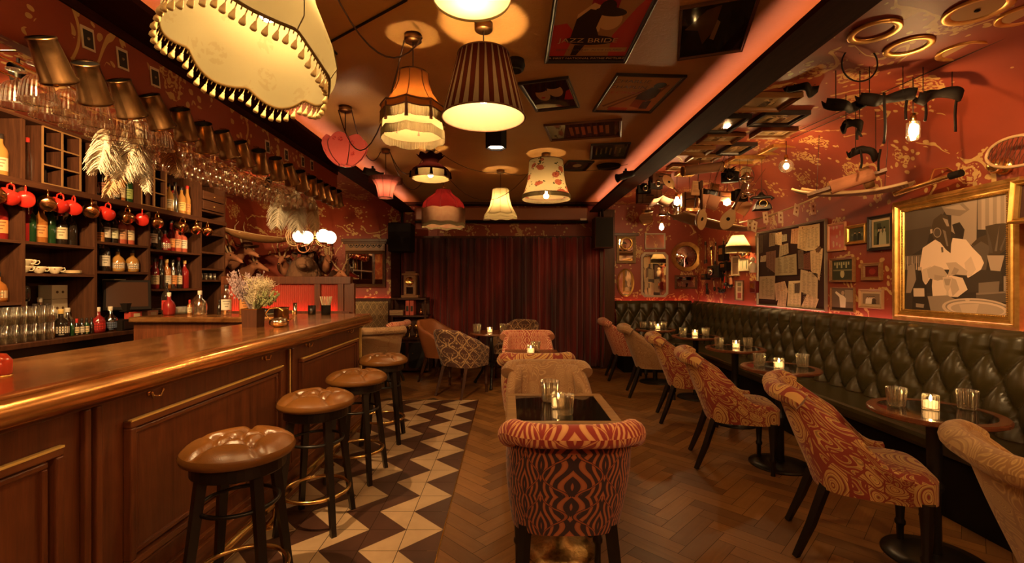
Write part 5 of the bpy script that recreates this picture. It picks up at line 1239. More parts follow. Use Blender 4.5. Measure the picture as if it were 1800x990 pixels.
A += [(sp(.07), px_([(510, 370), (560, 350), (555, 300), (620, 285), (700, 280), (720, 300), (720, 420), (640, 470), (560, 470), (470, 410)])), (sp(.12), px_([(470, 430), (530, 390), (580, 420), (560, 560), (500, 600), (440, 560)])),
 (sp(.10), px_([(560, 300), (590, 400), (600, 460), (580, 460)])), (sp(.16), px_([(640, 290), (625, 450), (610, 450)])), (sp(.13), px_([(700, 300), (650, 450), (640, 440)])),
 (sp(.42), px_([(565, 475), (670, 475), (640, 590), (590, 580)])), (sp(.06), px_([(430, 600), (520, 560), (650, 570), (660, 640), (560, 690), (440, 700)])), (sp(.20), px_([(515, 640), (640, 630), (635, 700), (515, 705)])), (sp(.34), px_([(665, 600), (725, 595), (725, 690), (665, 690)])), (sp(.12), px_([(500, 705), (725, 695), (725, 760), (500, 750)])), (sp(.24), px_([(500, 700), (725, 690), (725, 700), (500, 712)])),
 (sp(.15), px_([(60, 480), (170, 470), (170, 520), (60, 530)]))]
for k in range(7): A.append((sp(.45 if k % 2 else .25), px_([(74 + k*13, 480), (80 + k*13, 479), (81 + k*13, 560), (73 + k*13, 562)])))
A += [(sp(.30), px_([(90, 540), (130, 520), (140, 620), (100, 720), (80, 700)])), (sp(.06), px_([(60, 700), (330, 700), (420, 860), (60, 840)])),
 (sp(.80), px_([(180, 430), (255, 380), (290, 400), (340, 450), (360, 370), (440, 380), (480, 430), (530, 480), (548, 520), (530, 560), (470, 600), (450, 610), (430, 560), (330, 560), (260, 560), (200, 650), (150, 640), (165, 520)])),
 (sp(.66), px_([(430, 520), (470, 480), (500, 560), (470, 600), (445, 600)])), (sp(.62), px_([(180, 560), (230, 540), (210, 640), (160, 640)])), (sp(.76), px_([(240, 600), (330, 590), (420, 610), (450, 680), (390, 725), (240, 720), (235, 660)])), (sp(.5), px_([(330, 600), (380, 620), (400, 680), (360, 720)])),
 (sp(.50), px_([(205, 560), (250, 535), (300, 550), (330, 590), (320, 610), (270, 628), (215, 610)])), (sp(.40), px_([(250, 590), (310, 600), (300, 622), (250, 622)])), (sp(.52), px_([(320, 520), (380, 515), (450, 570), (440, 595), (380, 590), (330, 600), (340, 560)])), (sp(.38), px_([(370, 545), (400, 560), (380, 590), (350, 588)])),
 (sp(.07), px_([(228, 330), (245, 260), (290, 225), (330, 240), (350, 300), (352, 400), (348, 462), (320, 440), (280, 390), (245, 375)])), (sp(.30), px_(circ(268, 338, 24, 30))), (sp(.10), px_(circ(268, 338, 19, 25))), (sp(.34), px_([(300, 250), (330, 260), (340, 300), (325, 300)])), (sp(.22), px_([(300, 320), (318, 330), (335, 420), (325, 420)])), (sp(.5), px_([(225, 320), (238, 316), (240, 340), (228, 345)])), (sp(.15), px_([(290, 425), (303, 425), (305, 455), (294, 458)])),
 (sp(.62), px_([(300, 605), (358, 605), (345, 670), (335, 690), (338, 725), (350, 735), (305, 735), (322, 722), (324, 690), (310, 665)])), (sp(.4), px_([(308, 615), (350, 615), (340, 655), (318, 655)])),
 (sp(.04), px_([(150, 600), (158, 560), (172, 560), (178, 600), (180, 625), (202, 660), (205, 720), (228, 790), (232, 830), (115, 815), (120, 740), (122, 670), (148, 630)])), (sp(.62), px_([(125, 672), (190, 672), (192, 722), (126, 722)])), (sp(.30), px_([(140, 762), (190, 768), (186, 790), (140, 785)])), (sp(.5), px_([(152, 545), (175, 545), (175, 565), (152, 565)])),
 (sp(.30), px_([(210, 720), (330, 715), (420, 760), (310, 830), (230, 820)])),
 (sp(.58), px_(circ(508, 795, 212, 62, 36, .07))), (sp(.28), px_(circ(508, 793, 192, 50, 36, .07))), (sp(.66), px_(circ(508, 796, 182, 46, 36, .07))), (sp(.44), px_(circ(510, 800, 160, 38, 32, .07))), (sp(.56), px_([(400, 770), (520, 765), (500, 835), (420, 825)])), (sp(.62), px_(circ(450, 742, 14, 9)))]
art(A, root, .020, rough=.35)
# partial gilt box frame at the right edge
root = thing('gilt_box_frame', 'gilt box frame jutting out at the right edge over the large photograph', 'picture'); root.matrix_world = basis((2.86, 2.38, 1.785), (0, -1, -.03), (-1, 0, .05))
frame_part(root, .46, .24, .03, .06, GLD); b = MB(); b.box((-.2, -.1, .01), (.2, .1, .016)); b.build('backing', pal((.05, .02, .012)), root); b = MB(); b.ring((-.10, -.04, .03), .03, .004, 24, ax='z'); b.ring((-.02, -.04, .03), .03, .004, 24, ax='z'); b.tube([(-.07, -.04, .03), (-.05, -.04, .03)], .003, 6); b.build('spectacles', M['silver'], root)
b = MB(); b.box((-.21, -.10, -.18), (.21, .10, .0)); b.build('box', DKF, root)
# picture light above it
p = Pw(1612, 327, XR - .16); q = thing('picture_light', 'brass picture light arm above the large gilt-framed photograph', 'lamp', (XR, 3.15, 0))
z = p.z; b = MB(); b.tube([(-.20, .28, z-.03), (-.17, -.12, z+.01)], .019, 14); b.build('lamp_tube', M['brass'], q)
b = MB(); b.tube([(-.17, -.12, z+.01), (-.165, -.19, z+.015)], .024, 12); b.build('tube_end', M['black'], q)
b = MB(); b.tube([(-.18, .02, z), (-.14, .03, z+.09), (-.06, .02, z+.10), (-.0, .0, z+.05)], .006, 8); b.build('arm', M['brass'], q)
b = MB(); b.ball((-.06, -.30, z+.03), .045, seg=20); b.lathe([(0, 0), (.055, 0), (.05, .02), (0, .03)], 24, T(-.005, -.30, z+.03) @ R(-PI/2, 'Y')); b.build('wall_boss', M['brass'], q)
# mirrors and pictures on the back wall
def back(name, label, x0, y0, x1, y1, fw, fm, polys=None, Y=YB, dep=.03, mirror=False, cat='mirror'):
    a = P(x0, y0, Y-dep); c = P(x1, y1, Y-dep); w = c.x-a.x; h = a.z-c.z
    r = thing(name, label, cat); r.matrix_world = basis(((a.x+c.x)/2, Y-.002, (a.z+c.z)/2), (1, 0, 0), (0, -1, 0)); frame_part(r, w, h, fw, dep, fm)
    b = MB(); b.box((-w/2+fw, -h/2+fw, 0), (w/2-fw, h/2-fw, dep*.35)); b.build('mirror_glass' if mirror else 'print', M['mirror'] if mirror else (polys or BLK), r); return r, w, h
r_, w, h = back('ornate_mirror', 'ornate bronze-framed mirror nearest the curtain on the back wall', 1084, 415, 1118, 463, .045, wood('bronze_frame', (.16, .09, .04), (.30, .18, .08), .35, ax='X'), mirror=True)
b = MB(); b.box((-w/2-.04, h/2, 0), (w/2+.04, h/2+.045, .06)); b.build('cornice', DKF, r_, bevel=.006); b = MB(); b.ring((0, h/2-.12, .03), .09, .012, 30, ax='z'); b.build('arch', M['gold'], r_)
back('rectangular_mirror', 'rectangular mirror in thin silver frame above the tall octagonal mirror', 1134, 410, 1170, 438, .02, pal((.5, .42, .3), .3), mirror=True)
def shape_mirror(name, label, cx, cy, rx, ry, pts, fm, fw, dep=.03, dome=0, cat='mirror'):
    p = P(cx, cy, YB - dep); r = thing(name, label, cat); r.matrix_world = basis((p.x, YB-.002, p.z), (1, 0, 0), (0, -1, 0)); k = YB/F
    out = [(x*rx*k, y*ry*k) for x, y in pts]; inn = [(x*(rx*k-fw), y*(ry*k-fw)) for x, y in pts]; n = len(pts)
    b = MB(); v = [(x, y, 0) for x, y in out] + [(x*.99, y*.99, dep) for x, y in out] + [(x, y, dep*.6) for x, y in inn]
    b.add(v, [(i, (i+1) % n, n+(i+1) % n, n+i) for i in range(n)] + [(n+i, n+(i+1) % n, 2*n+(i+1) % n, 2*n+i) for i in range(n)], smooth=False); b.build('frame', fm, r)
    b = MB()
    if dome: b.lathe([(0, dep*.4+dome), (rx*k*.35, dep*.4+dome*.8), (rx*k*.6, dep*.4+dome*.3), (rx*k-fw, dep*.4)], 40)
    else: b.prism(inn, 0, dep*.5)
    b.build('mirror_glass', M['mirror'], r); return r
circ1 = [(math.cos(2*PI*i/40), math.sin(2*PI*i/40)) for i in range(40)]
oct1 = [(-1, -.84), (-.75, -1), (.75, -1), (1, -.84), (1, .84), (.75, 1), (-.75, 1), (-1, .84)]
shape_mirror('octagonal_mirror', 'tall octagonal mirror with cut corners on the back wall', 1151, 483, 24, 40, oct1, pal((.45, .36, .25), .15), .035, .025)
shape_mirror('oval_mirror', 'small oval mirror with gilt rim beside the curtain', 1100, 497, 15, 25, circ1, M['gold'], .025)
shape_mirror('convex_mirror', 'round convex mirror in a wide gilt frame on the back wall', 1207, 451, 26, 26, circ1, M['gold'], .065, .05, .05)
back('small_mirror', 'small dark-framed rectangular mirror below the round convex mirror', 1187, 484, 1226, 508, .03, DKF, mirror=True)
# carved overmantel mirror, back left
r_, w, h = back('overmantel_mirror', 'dark wooden mirror with carved swag frieze on the back wall at left', 607, 441, 677, 505, .05, DKF, mirror=True, dep=.05)
b = MB(); b.box((-w/2, h/2, 0), (w/2, h/2+.14, .06)); b.build('frieze', WLF, r_, bevel=.004)
b = MB(); b.box((-w/2-.05, h/2+.14, 0), (w/2+.05, h/2+.19, .10)); b.box((-w/2-.03, h/2+.11, 0), (w/2+.03, h/2+.14, .075)); b.build('cornice', DKF, r_, bevel=.005)
b = MB()
for i in range(6):
    x0 = -w/2+.05+(w-.1)*i/6; x1 = x0+(w-.1)/6; b.tube([(x0+(x1-x0)*t/8, h/2+.10-.045*math.sin(PI*t/8), .064) for t in range(9)], .006, 6); b.ball(((x0+x1)/2, h/2+.085, .064), .014, seg=8)
b.build('carved_swags', BLK, r_)
b = MB(); b.box((w*.18, -h/2+.05, .02), (w*.22, h/2-.05, .045)); b.build('glazing_bar', DKF, r_)
# ------------------------------------------------------------------ tankards, glasses, mugs and bottles of the bar
def tankard_proto():
    r = thing('metal_tankard', '', 'tankard')
    b = MB(); b.lathe([(0, 0), (.052, 0), (.058, .004), (.058, .012), (.053, .02), (.046, .10), (.042, .145), (.045, .150), (.043, .155), (.0405, .150)], 28); b.build('body', M['tankard'], r)
    b = MB(); b.lathe([(.0406, .151), (.042, .05), (.040, .02), (0, .018)], 28); b.build('shade_liner', M['tankard_shade'], r)  # near-black liner paints in the shade of the hollow
    b = MB(); b.tube([(-.043, 0, .135), (-.075, 0, .14), (-.09, 0, .11), (-.085, 0, .07), (-.068, 0, .045), (-.05, 0, .035)], [.007, .008, .008, .007, .006, .007], 8); b.build('handle', M['tankard'], r)
    return r
TK = [(90, 108), (160, 148), (222, 175), (275, 198), (323, 220), (361, 243), (397, 255), (428, 272), (457, 285), (487, 297), (510, 308), (530, 318), (547, 327), (561, 334), (573, 340), (584, 345), (593, 349)]
tk = tankard_proto(); hk = None
for k, (px, py) in enumerate(TK):
    x = -1.665; d = F*x/(px - CX); z = HC - (py - CY)/F*d
    lab = '%s tankard hanging along the papered bulkhead, counted from the left' % ORD[k]
    n_ = Vector((.08 + .12*math.sin(k*1.7), -.55, .83)).normalized(); h_ = (Vector((0, 0, 1)) - n_*n_.z).normalized(); h_ = (h_ + Vector((-.25, 0, 0))).normalized(); h_ = (h_ - n_*h_.dot(n_)).normalized()
    Mx = Matrix((-h_, n_.cross(-h_), n_)).transposed(); rot = Mx.to_euler(); off = Mx @ Vector((0, 0, .075))
    o = tk if k == 0 else dup(tk, lab); o['label'] = lab; o.location = Vector((x, d, z)) - off; o.rotation_euler = rot
    hp = Vector(o.location) + Mx @ Vector((-.085, 0, .10))
    b = MB(); b.tube([(-1.735, hp.y, hp.z + .05), (-1.70, hp.y, hp.z + .045), (hp.x if hp.x > -1.73 else -1.73, hp.y, hp.z + .012), (-1.71, hp.y, hp.z)], .0035, 6)
    tag(b.build('wall_hook', M['brass']), 'small brass hook holding the %s tankard from the left' % ORD[k], 'hook')
# glass racks
rk = thing('glass_rack', 'brass rack of rails carrying the upside-down glasses above the bar', 'glass rack', (0, 0, 0))
b = MB()
GX = (-1.93, -2.07, -2.21)
for x in (-1.86, -2.0, -2.14, -2.28): b.tube([(x, 1.75, 2.232), (x, 4.72, 2.232)], .005, 6)
b.build('rails', M['brass'], rk)
b = MB()
for y in (1.8, 2.7, 3.6, 4.65):
    b.tube([(-1.84, y, 2.242), (-2.30, y, 2.242)], .006, 6)
    for x in (-1.86, -2.28): b.tube([(x, y, 2.242), (x, y, 2.60)], .004, 6)
b.build('hangers', M['copper'], rk)
def coupe():
    b = MB(); b.lathe([(0, .155), (.032, .155), (.034, .152), (.006, .146), (.004, .115), (.008, .110), (.034, .098), (.050, .075), (.056, .045), (.060, .008), (.064, 0), (.0645, .002), (.063, .004)], 40)
    return b.build('ribbed_coupe', M['coupe_glass'])
def wineg():
    b = MB(); b.lathe([(0, .18), (.034, .18), (.035, .178), (.005, .172), (.0035, .105), (.006, .098), (.030, .082), (.041, .055), (.041, .03), (.034, 0)], 28)
    return b.build('wine_glass', M['glass'])
cp = coupe(); wg = wineg(); n = 0
for iy in range(6):
    for ix, x in enumerate(GX[:2]):
        y = 1.90 + iy*.135 + .05*ix; o = cp if n == 0 else cp.copy()
        if n: COL.objects.link(o)
        n += 1; o.location = (x, y, 2.081)
        tag(o, 'upside-down ribbed coupe, %s row from the camera, %s column from the tankards' % (ORD[iy], ORD[ix]), 'glass', 'ribbed coupes on the glass rack')
n = 0
for iy in range(17):
    for ix, x in enumerate(GX):
        y = 2.78 + iy*.112 + .02*ix; o = wg if n == 0 else wg.copy()
        if n: COL.objects.link(o)
        n += 1; o.location = (x, y, 2.056)
        tag(o, 'upside-down stemmed wine glass, %s row beyond the coupes, %s column from the tankards' % (ORD[iy], ORD[ix]), 'glass', 'wine glasses on the glass rack')
# plumes
def feather(label, p, L, wid, m, bend=(0.3, 0), seed=0, curl=1.0, strands=300):
    L *= 1.3; bend = (bend[0]*.6, bend[1])
    r = random.Random(seed); q = thing('ostrich_plume', label, 'feather', p); sp_ = []
    for i in range(15):
        t = i/14; sp_.append(Vector((bend[0]*L*t*t*curl, bend[1]*L*t, -L*t + .18*L*math.sin(t*1.2)*0)))
    b = MB(); b.tube(sp_, [.003*(1-.7*i/14) for i in range(15)], 5); b.build('quill', M['feather'], q)
    b = MB()
    for k in range(strands):
        t = (k + r.random())/strands; i = min(13, int(t*14)); base = sp_[i].lerp(sp_[i+1], t*14 - i); side = 1 if k % 2 else -1
        wl = 1.15*wid*(.35 + .65*math.sin(PI*min(1, .12 + t*.85)))*r.uniform(.75, 1.1); ph = r.uniform(-.6, .6); pts = []
        dx, dy = side*math.cos(ph), math.sin(ph)
        for j in range(5):
            u = j/4; pts.append(base + Vector((dx*wl*u, dy*wl*u, -wl*.9*u*u - .2*wl*u)))
        b.tube(pts, [.0034, .0034, .0032, .0026, .001], 3, caps=False)
    b.build('vane', m, q); return q
FE, FT = M['feather'], M['feather_tan']
fz = lambda px, py, d: P(px, py, d)
feather('short white plume hanging leftmost among the coupes', fz(185, 226, 2.55), .17, .075, FE, (-.3, 0), 1)
feather('big cream plume with folded tip hanging below the ribbed coupes', fz(240, 210, 2.6), .24, .085, FE, (-.45, 0), 2, strands=420)
feather('long cream plume hanging low to the left of the big folded plume', fz(222, 235, 2.62), .26, .06, FT, (-.55, 0), 3)
feather('narrow cream plume hanging right of the big folded plume', fz(252, 245, 2.65), .23, .035, FE, (.15, 0), 4)
feather('single tan plume hanging in front of the wine glasses', fz(296, 230, 2.75), .20, .045, FT, (.45, 0), 5)
feather('left pale plume at the far end of the glass rack', fz(490, 338, 4.6), .26, .09, FE, (-.1, 0), 6)
feather('right pale plume at the far end of the glass rack', fz(520, 336, 4.6), .30, .10, FE, (.1, 0), 7)
feather('last tan plume beside the far end of the tankards', fz(548, 345, 4.65), .26, .06, FT, (.2, 0), 8)
# mugs hooked under the long shelf
def mug(m, name, label):
    r = thing(name, label, 'mug'); b = MB(); b.lathe([(0, 0), (.036, 0), (.041, .006), (.042, .07), (.0435, .075), (.040, .075), (.038, .012), (0, .01)], 26); b.build('cup', m, r)
    b = MB(); b.tube([(.040, 0, .062), (.062, 0, .064), (.075, 0, .048), (.072, 0, .026), (.055, 0, .014), (.040, 0, .014)], .0045, 8); b.build('handle', m, r); return r
rm = mug(M['red_enamel'], 'red_enamel_mug', ''); cm = mug(M['copper'], 'copper_mug', '')
MG = [(-6, 346, 'c'), (20, 341, 'r'), (45, 343, 'r'), (84, 355, 'c'), (107, 354, 'r'), (130, 358, 'r'), (161, 367, 'c'), (191, 370, 'r'), (225, 380, 'c'), (250, 382, 'r'), (277, 388, 'c'), (322, 397, 'c'), (345, 400, 'c'), (365, 403, 'c')]
us = set()
for k, (px, py, t) in enumerate(MG):
    x = XS + .05; d = F*x/(px - CX); proto = rm if t == 'r' else cm
    lab = '%s %s mug from the left, hooked under the long bottle shelf' % (ORD[k], 'red enamel' if t == 'r' else 'copper')
    o = dup(proto, lab) if t in us else proto; us.add(t); o['label'] = lab
    rot = Euler((0, -1.15 + .1*math.sin(k*2.2), PI/2*0 + .9 + .5*math.sin(k*1.3))).to_matrix()
    rot = (Matrix.Rotation(-.5 + .4*math.sin(k*1.9), 3, 'Z') @ Matrix.Rotation(-1.2, 3, 'Y'))
    o.scale = (1.3,)*3; o.rotation_euler = rot.to_euler(); o.location = Vector((x, d, 2.055)) - 1.3*(rot @ Vector((.072, 0, .042)))
    b = MB(); b.tube([(x, d, 2.071), (x, d, 2.058), (x + .008, d, 2.048), (x, d, 2.043), (x - .006, d, 2.05)], .002, 5); tag(b.build('cup_hook', M['brass']), 'cup hook holding the %s mug from the left' % ORD[k], 'hook')
# bottles
GC = {'amber': mat('amber_liquor', (.30, .10, .02), .08), 'dark': mat('dark_bottle_glass', (.018, .012, .008), .06), 'green': mat('green_bottle_glass', (.012, .040, .012), .07), 'red': mat('red_liquor', (.20, .012, .010), .08), 'pink': mat('pink_liquor', (.42, .09, .05), .1), 'clear': thin_glass('bottle_glass', (.9, .88, .8), 1.1, .2), 'gold': mat('golden_liquor', (.40, .19, .045), .08)}
SH = {'round': (.037, .30, [(0, 0), (.034, 0), (.037, .006), (.037, .17), (.033, .195), (.016, .225), (.0125, .24), (.0125, .285)]), 'square': (.040, .26, [(0, 0), (.036, 0), (.040, .006), (.040, .16), (.034, .178), (.014, .19), (.013, .245)]),
      'tall': (.031, .33, [(0, 0), (.029, 0), (.031, .005), (.031, .18), (.022, .215), (.0135, .25), (.0125, .315)]), 'squat': (.048, .21, [(0, 0), (.044, 0), (.049, .02), (.049, .09), (.040, .12), (.016, .145), (.014, .195)]), 'small': (.019, .14, [(0, 0), (.018, 0), (.019, .004), (.019, .085), (.008, .10), (.007, .125)])}
BP = {}
def bottle(kind, col, lab, cap):
    key = (kind, col, lab, cap)
    if key in BP: return copy_tree(BP[key])
    r, h, prof = SH[kind]; seg = 4 if False else 20
    o = thing('liquor_bottle' if kind != 'small' else 'bitters_bottle', '', 'bottle'); b = MB(); b.lathe(prof, seg); b.build('bottle_body', GC[col], o)
    nz = prof[-1]; b = MB(); b.lathe([(nz[0]+.002, nz[1]-.02), (nz[0]+.003, nz[1]), (nz[0]+.002, h), (0, h)], 14); b.build('cap', pal(cap, .3), o)
    if lab:
        zb, zt = (.045, .135) if kind in ('round', 'tall', 'square') else ((.03, .08) if kind == 'squat' else (.02, .07))
        b = MB(); b.lathe([(r+.0007, zb), (r+.0007, zt)], 20, a0=-1.15, a1=1.15); b.build('paper_label', pal(lab, .6), o)
        dk = tuple(c*.35 for c in lab); b = MB()
        for q in range(3): b.lathe([(r+.0012, zt-.012-.022*q), (r+.0012, zt-.02-.022*q)], 12, a0=-.7+.2*q, a1=.7-.2*q)
        b.build('label_print', pal(dk, .6), o)
    BP[key] = o; return o
cream, org, wht, blk, redc, goldc = (.60, .45, .25), (.55, .22, .06), (.62, .52, .38), (.03, .02, .015), (.45, .03, .02), (.6, .38, .12)
def row(items, z, place_, x=-3.76, spacing=None):
    last = -9; rl = 0
    for k, (px, kind, col, lab, cap) in enumerate(items):
        d = F*x/(px - CX); r_ = SH[kind][0]*(1.32 if kind == 'squat' else 1.14); d = max(d, last + rl + r_ + .003)
        if x < -3.7 and z > .95:
            for yu in yv:
                if abs(d - yu) < r_ + .014: d = yu + (r_ + .016)*(1 if d > yu or yu - r_ - .016 < last + rl + r_ else -1)
        last, rl = d, r_; o = bottle(kind, col, lab, cap)
        o.location = (x, d, z); o.rotation_euler = (0, 0, -.75); o.scale = (1.12, 1.12, 1.08) if kind != 'small' else (1, 1, 1); nm = {'amber': 'amber', 'dark': 'dark glass', 'green': 'green', 'red': 'red', 'pink': 'pink', 'clear': 'clear glass', 'gold': 'golden'}[col]
        tag(o, '%s %s bottle from the left, %s' % (ORD[k], nm, place_), 'bottle')
row([(2, 'round', 'gold', cream, blk), (21, 'round', 'gold', wht, goldc), (36, 'tall', 'clear', None, redc), (53, 'square', 'dark', None, goldc)], 2.12, 'on the top shelf left of the pigeonholes')
row([(149, 'squat', 'dark', wht, blk), (163, 'round', 'dark', (.5, .2, .1), blk), (176, 'squat', 'dark', wht, goldc), (190, 'tall', 'amber', cream, blk), (206, 'round', 'green', (.3, .35, .1), blk), (217, 'tall', 'dark', redc, blk), (230, 'round', 'dark', cream, goldc)], 2.12, 'on the top shelf between the two pigeonhole grids')
row([(297, 'round', 'gold', cream, blk), (308, 'tall', 'clear', None, blk), (319, 'round', 'gold', (.6, .4, .12), blk), (329, 'tall', 'gold', org, redc), (343, 'round', 'dark', cream, blk)], 2.12, 'on the top shelf right of the pigeonholes')
row([(4, 'round', 'red', org, redc), (18, 'round', 'pink', org, redc), (30, 'tall', 'red', None, blk)], 1.66, 'on the second shelf at the left edge')
row([(52, 'round', 'green', None, blk), (64, 'round', 'amber', org, blk), (80, 'tall', 'green', None, redc), (97, 'square', 'dark', cream, redc), (114, 'round', 'dark', None, blk), (129, 'square', 'dark', None, blk), (141, 'round', 'dark', org, blk)], 1.66, 'on the shelf above the teacups')
row([(184, 'square', 'dark', wht, blk), (197, 'round', 'dark', (.55, .5, .3), blk), (212, 'square', 'pink', (.5, .25, .12), blk), (224, 'square', 'pink', cream, goldc), (237, 'squat', 'red', wht, blk), (250, 'round', 'dark', wht, redc)], 1.715, 'on the middle shelf above the till')
row([(276, 'round', 'dark', None, blk), (286, 'squat', 'red', wht, blk), (300, 'tall', 'red', org, blk), (309, 'square', 'pink', (.5, .3, .16), blk), (318, 'square', 'pink', wht, blk)], 1.69, 'on the middle shelf right of the till')
row([(184, 'round', 'dark', wht, blk), (207, 'squat', 'gold', wht, blk), (236, 'squat', 'gold', wht, blk)], 1.45, 'on the shelf just over the till screen')
row([(272 + 10.5*k, ('round', 'tall', 'round')[k % 3], ('red', 'dark', 'amber', 'clear', 'dark')[k % 5], (cream, None, wht, org)[k % 4], (blk, redc, goldc)[k % 3]) for k in range(6)], 1.28, 'on the lowest shelf right of the till')
row([(10, 'squat', 'amber', cream, blk), (26, 'squat', 'dark', None, blk)], 1.20, 'on the low shelf at the left edge')
row([(62, 'square', 'clear', wht, blk), (74, 'square', 'gold', wht, blk), (90, 'squat', 'dark', wht, goldc)], .90, 'on the back counter beside the tall glasses', -3.68)
row([(107, 'small', 'amber', wht, blk), (116, 'small', 'dark', None, blk), (124, 'small', 'green', None, blk), (131, 'small', 'dark', cream, redc), (139, 'small', 'dark', wht, blk), (147, 'small', 'green', cream, blk), (154, 'small', 'dark', None, blk)], .90, 'in the row of bitters on the back counter', -3.66)
row([(70, 'round', 'clear', None, wht), (88, 'squat', 'clear', None, wht), (104, 'squat', 'clear', None, wht), (121, 'squat', 'clear', wht, wht), (139, 'squat', 'clear', None, wht)], .90, 'in the back row of jars below the teacups', -3.84)
row([(172, 'squat', 'red', redc, wht), (193, 'squat', 'clear', (.12, .14, .2), wht)], .90, 'next to the cash drawer on the back counter', -3.66)
# tall glasses, stacked
b = MB(); b.lathe([(0, .010), (.026, .010), (.031, .13), (.032, .132), (.029, .0), (0, 0)], 24); hb = b.build('highball_glass', M['ribbed_glass']); n = 0
for lv in range(2):
    for ix in range(2):
        for iy in range(7):
            o = hb if n == 0 else hb.copy()
            if n: COL.objects.link(o)
            n += 1; o.location = (-3.62 - ix*.075, 3.24 + iy*.068, .90 + lv*.133)
            tag(o, 'highball glass at the left edge, %s from the left, %s row, %s layer' % (ORD[iy], ('front', 'back')[ix], ('lower', 'upper')[lv]), 'glass', 'stacked highballs on the back counter')
n = 0
b = MB(); b.lathe([(0, .008), (.028, .008), (.035, .082), (.036, .084), (.033, 0), (0, 0)], 20); rkg = b.build('rocks_glass', M['ribbed_glass'])
for lv in range(2):
    for ix in range(3):
        for iy in range(9):
            o = rkg if n == 0 else rkg.copy()
            if n: COL.objects.link(o)
            n += 1; o.location = (-3.64 - ix*.078, 4.92 + iy*.077, .90 + lv*.086)
            tag(o, 'rocks glass, %s from the left, %s row, %s layer, right of the till' % (ORD[iy], ORD[ix], ('lower', 'upper')[lv]), 'glass', 'stacked rocks glasses right of the till')
for k in range(4):
    o = rkg.copy(); COL.objects.link(o); o.location = (-3.72, 5.57 + k*.085, 1.38); tag(o, '%s glass from the left in the narrow right-hand shelf column' % ORD[k], 'glass', 'glasses in the narrow column')
# teacups
def teacup():
    r = thing('teacup', '', 'cup'); b = MB(); b.lathe([(0, .002), (.022, .0), (.024, .006), (.038, .02), (.045, .045), (.047, .056), (.045, .056), (.036, .02), (0, .012)], 24); b.build('bowl', M['porcelain'], r)
    b = MB(); b.tube([(.042, 0, .046), (.062, 0, .05), (.066, 0, .035), (.055, 0, .02), (.038, 0, .02)], .0035, 8); b.build('handle', M['porcelain'], r)
    b = MB()
    for a in range(6): b.ball((.0445*math.cos(a), .0445*math.sin(a), .040), .005, seg=6, sc=(1, 1, .8))
    b.build('painted_flowers', pal((.35, .12, .06)), r); return r
tc = teacup()
for k, (y, z, l) in enumerate(((3.57, 1.417, 'lower left'), (3.58, 1.470, 'upper left, stacked on another'), (3.69, 1.417, 'middle'), (3.82, 1.417, 'right-hand'), (3.67, 1.470, 'leaning behind the middle'))):
    lab = '%s porcelain teacup on the shelf below the dark bottles' % l; o = tc if k == 0 else dup(tc, lab); o['label'] = lab; o.location = (-3.74 if k < 4 else -3.80, y, z); o.rotation_euler = (0, 0, .5)
b = MB(); b.lathe([(0, .002), (.03, 0), (.065, .010), (.066, .012), (.03, .004), (0, .005)], 28); sc_ = b.build('saucer', M['porcelain'])
for k in range(4):
    o = sc_ if k == 0 else sc_.copy()
    if k: COL.objects.link(o)
    o.location = (-3.76, 3.99, 1.417 + k*.007); tag(o, '%s saucer from the bottom of the stack beside the teacups' % ORD[k], 'saucer', 'saucers beside the teacups')
# white boxes under the teacups
for k, (y, z, s) in enumerate(((3.66, .90, .16), (3.66, 1.062, .16), (4.0, .90, .15), (4.0, 1.052, .15), (4.0, 1.204, .12), (4.62, 1.25, .13))):
    r = thing('cream_carton', '%s cream cardboard carton below the teacup shelf' % ('lower left', 'upper left', 'lowest right', 'middle right', 'topmost right', 'half-hidden')[k], 'box', (-3.93, y, z))
    if k == 5: r['label'] = 'cream carton half-hidden behind the till screen'
    b = MB(); b.box((-.06, -.07, 0), (.06, .07, s)); b.build('carton', pal((.62, .50, .33), .7), r, bevel=.002); b = MB()
    for q in (-.025, .025): b.lathe([(0, 0), (.012, 0)], 12, T(.061, q, s*.5) @ R(PI/2, 'Y'))
    b.build('printed_marks', pal((.12, .06, .03)), r)
# till
r = thing('till_screen', 'dark touch screen of the till, tilted back on the back counter', 'till', (-3.62, 4.42, 1.10)); r.rotation_euler = (0, 0, 0)
Mx = R(-.85) @ R(-.32, 'Y'); b = MB(); b.box((-.02, -.19, -.02), (.02, .17, .28), M=Mx); b.build('casing', M['black'], r, bevel=.006)
b = MB(); b.box((.0205, -.165, .01), (.022, .145, .255), M=Mx); b.build('screen', mat('till_glass', (.05, .022, .012), .12), r)
b = MB(); b.box((-.05, -.05, -.03), (.02, .05, .05)); b.build('stand', M['black'], r)
r = thing('cash_drawer', 'black cash drawer beneath the till screen', 'cash drawer', (-3.68, 4.55, .90)); b = MB(); b.box((-.16, -.28, 0), (.12, .26, .10)); b.build('case', M['black'], r, bevel=.004); b = MB(); b.lathe([(0, 0), (.012, 0), (.012, .006), (0, .008)], 12, T(.121, 0, .05) @ R(PI/2, 'Y')); b.build('lock', M['silver'], r)
b = MB(); b.box((.118, -.26, .015), (.124, .24, .085)); b.build('drawer_front', M['black_wood'], r)
for k, (y, c, l) in enumerate(((4.47, (.42, .05, .03), 'red striped box standing on the cash drawer'), (4.68, (.5, .22, .12), 'tan card box standing on the cash drawer'))):
    r = thing('small_box', l, 'box', (-3.62, y, 1.0)); b = MB(); b.box((-.03, -.07, 0), (.03, .07, .065)); b.build('box', pal(c), r, bevel=.002); b = MB(); b.box((.030, -.03, .012), (.0315, .045, .05)); b.build('sticker', pal(cream), r)
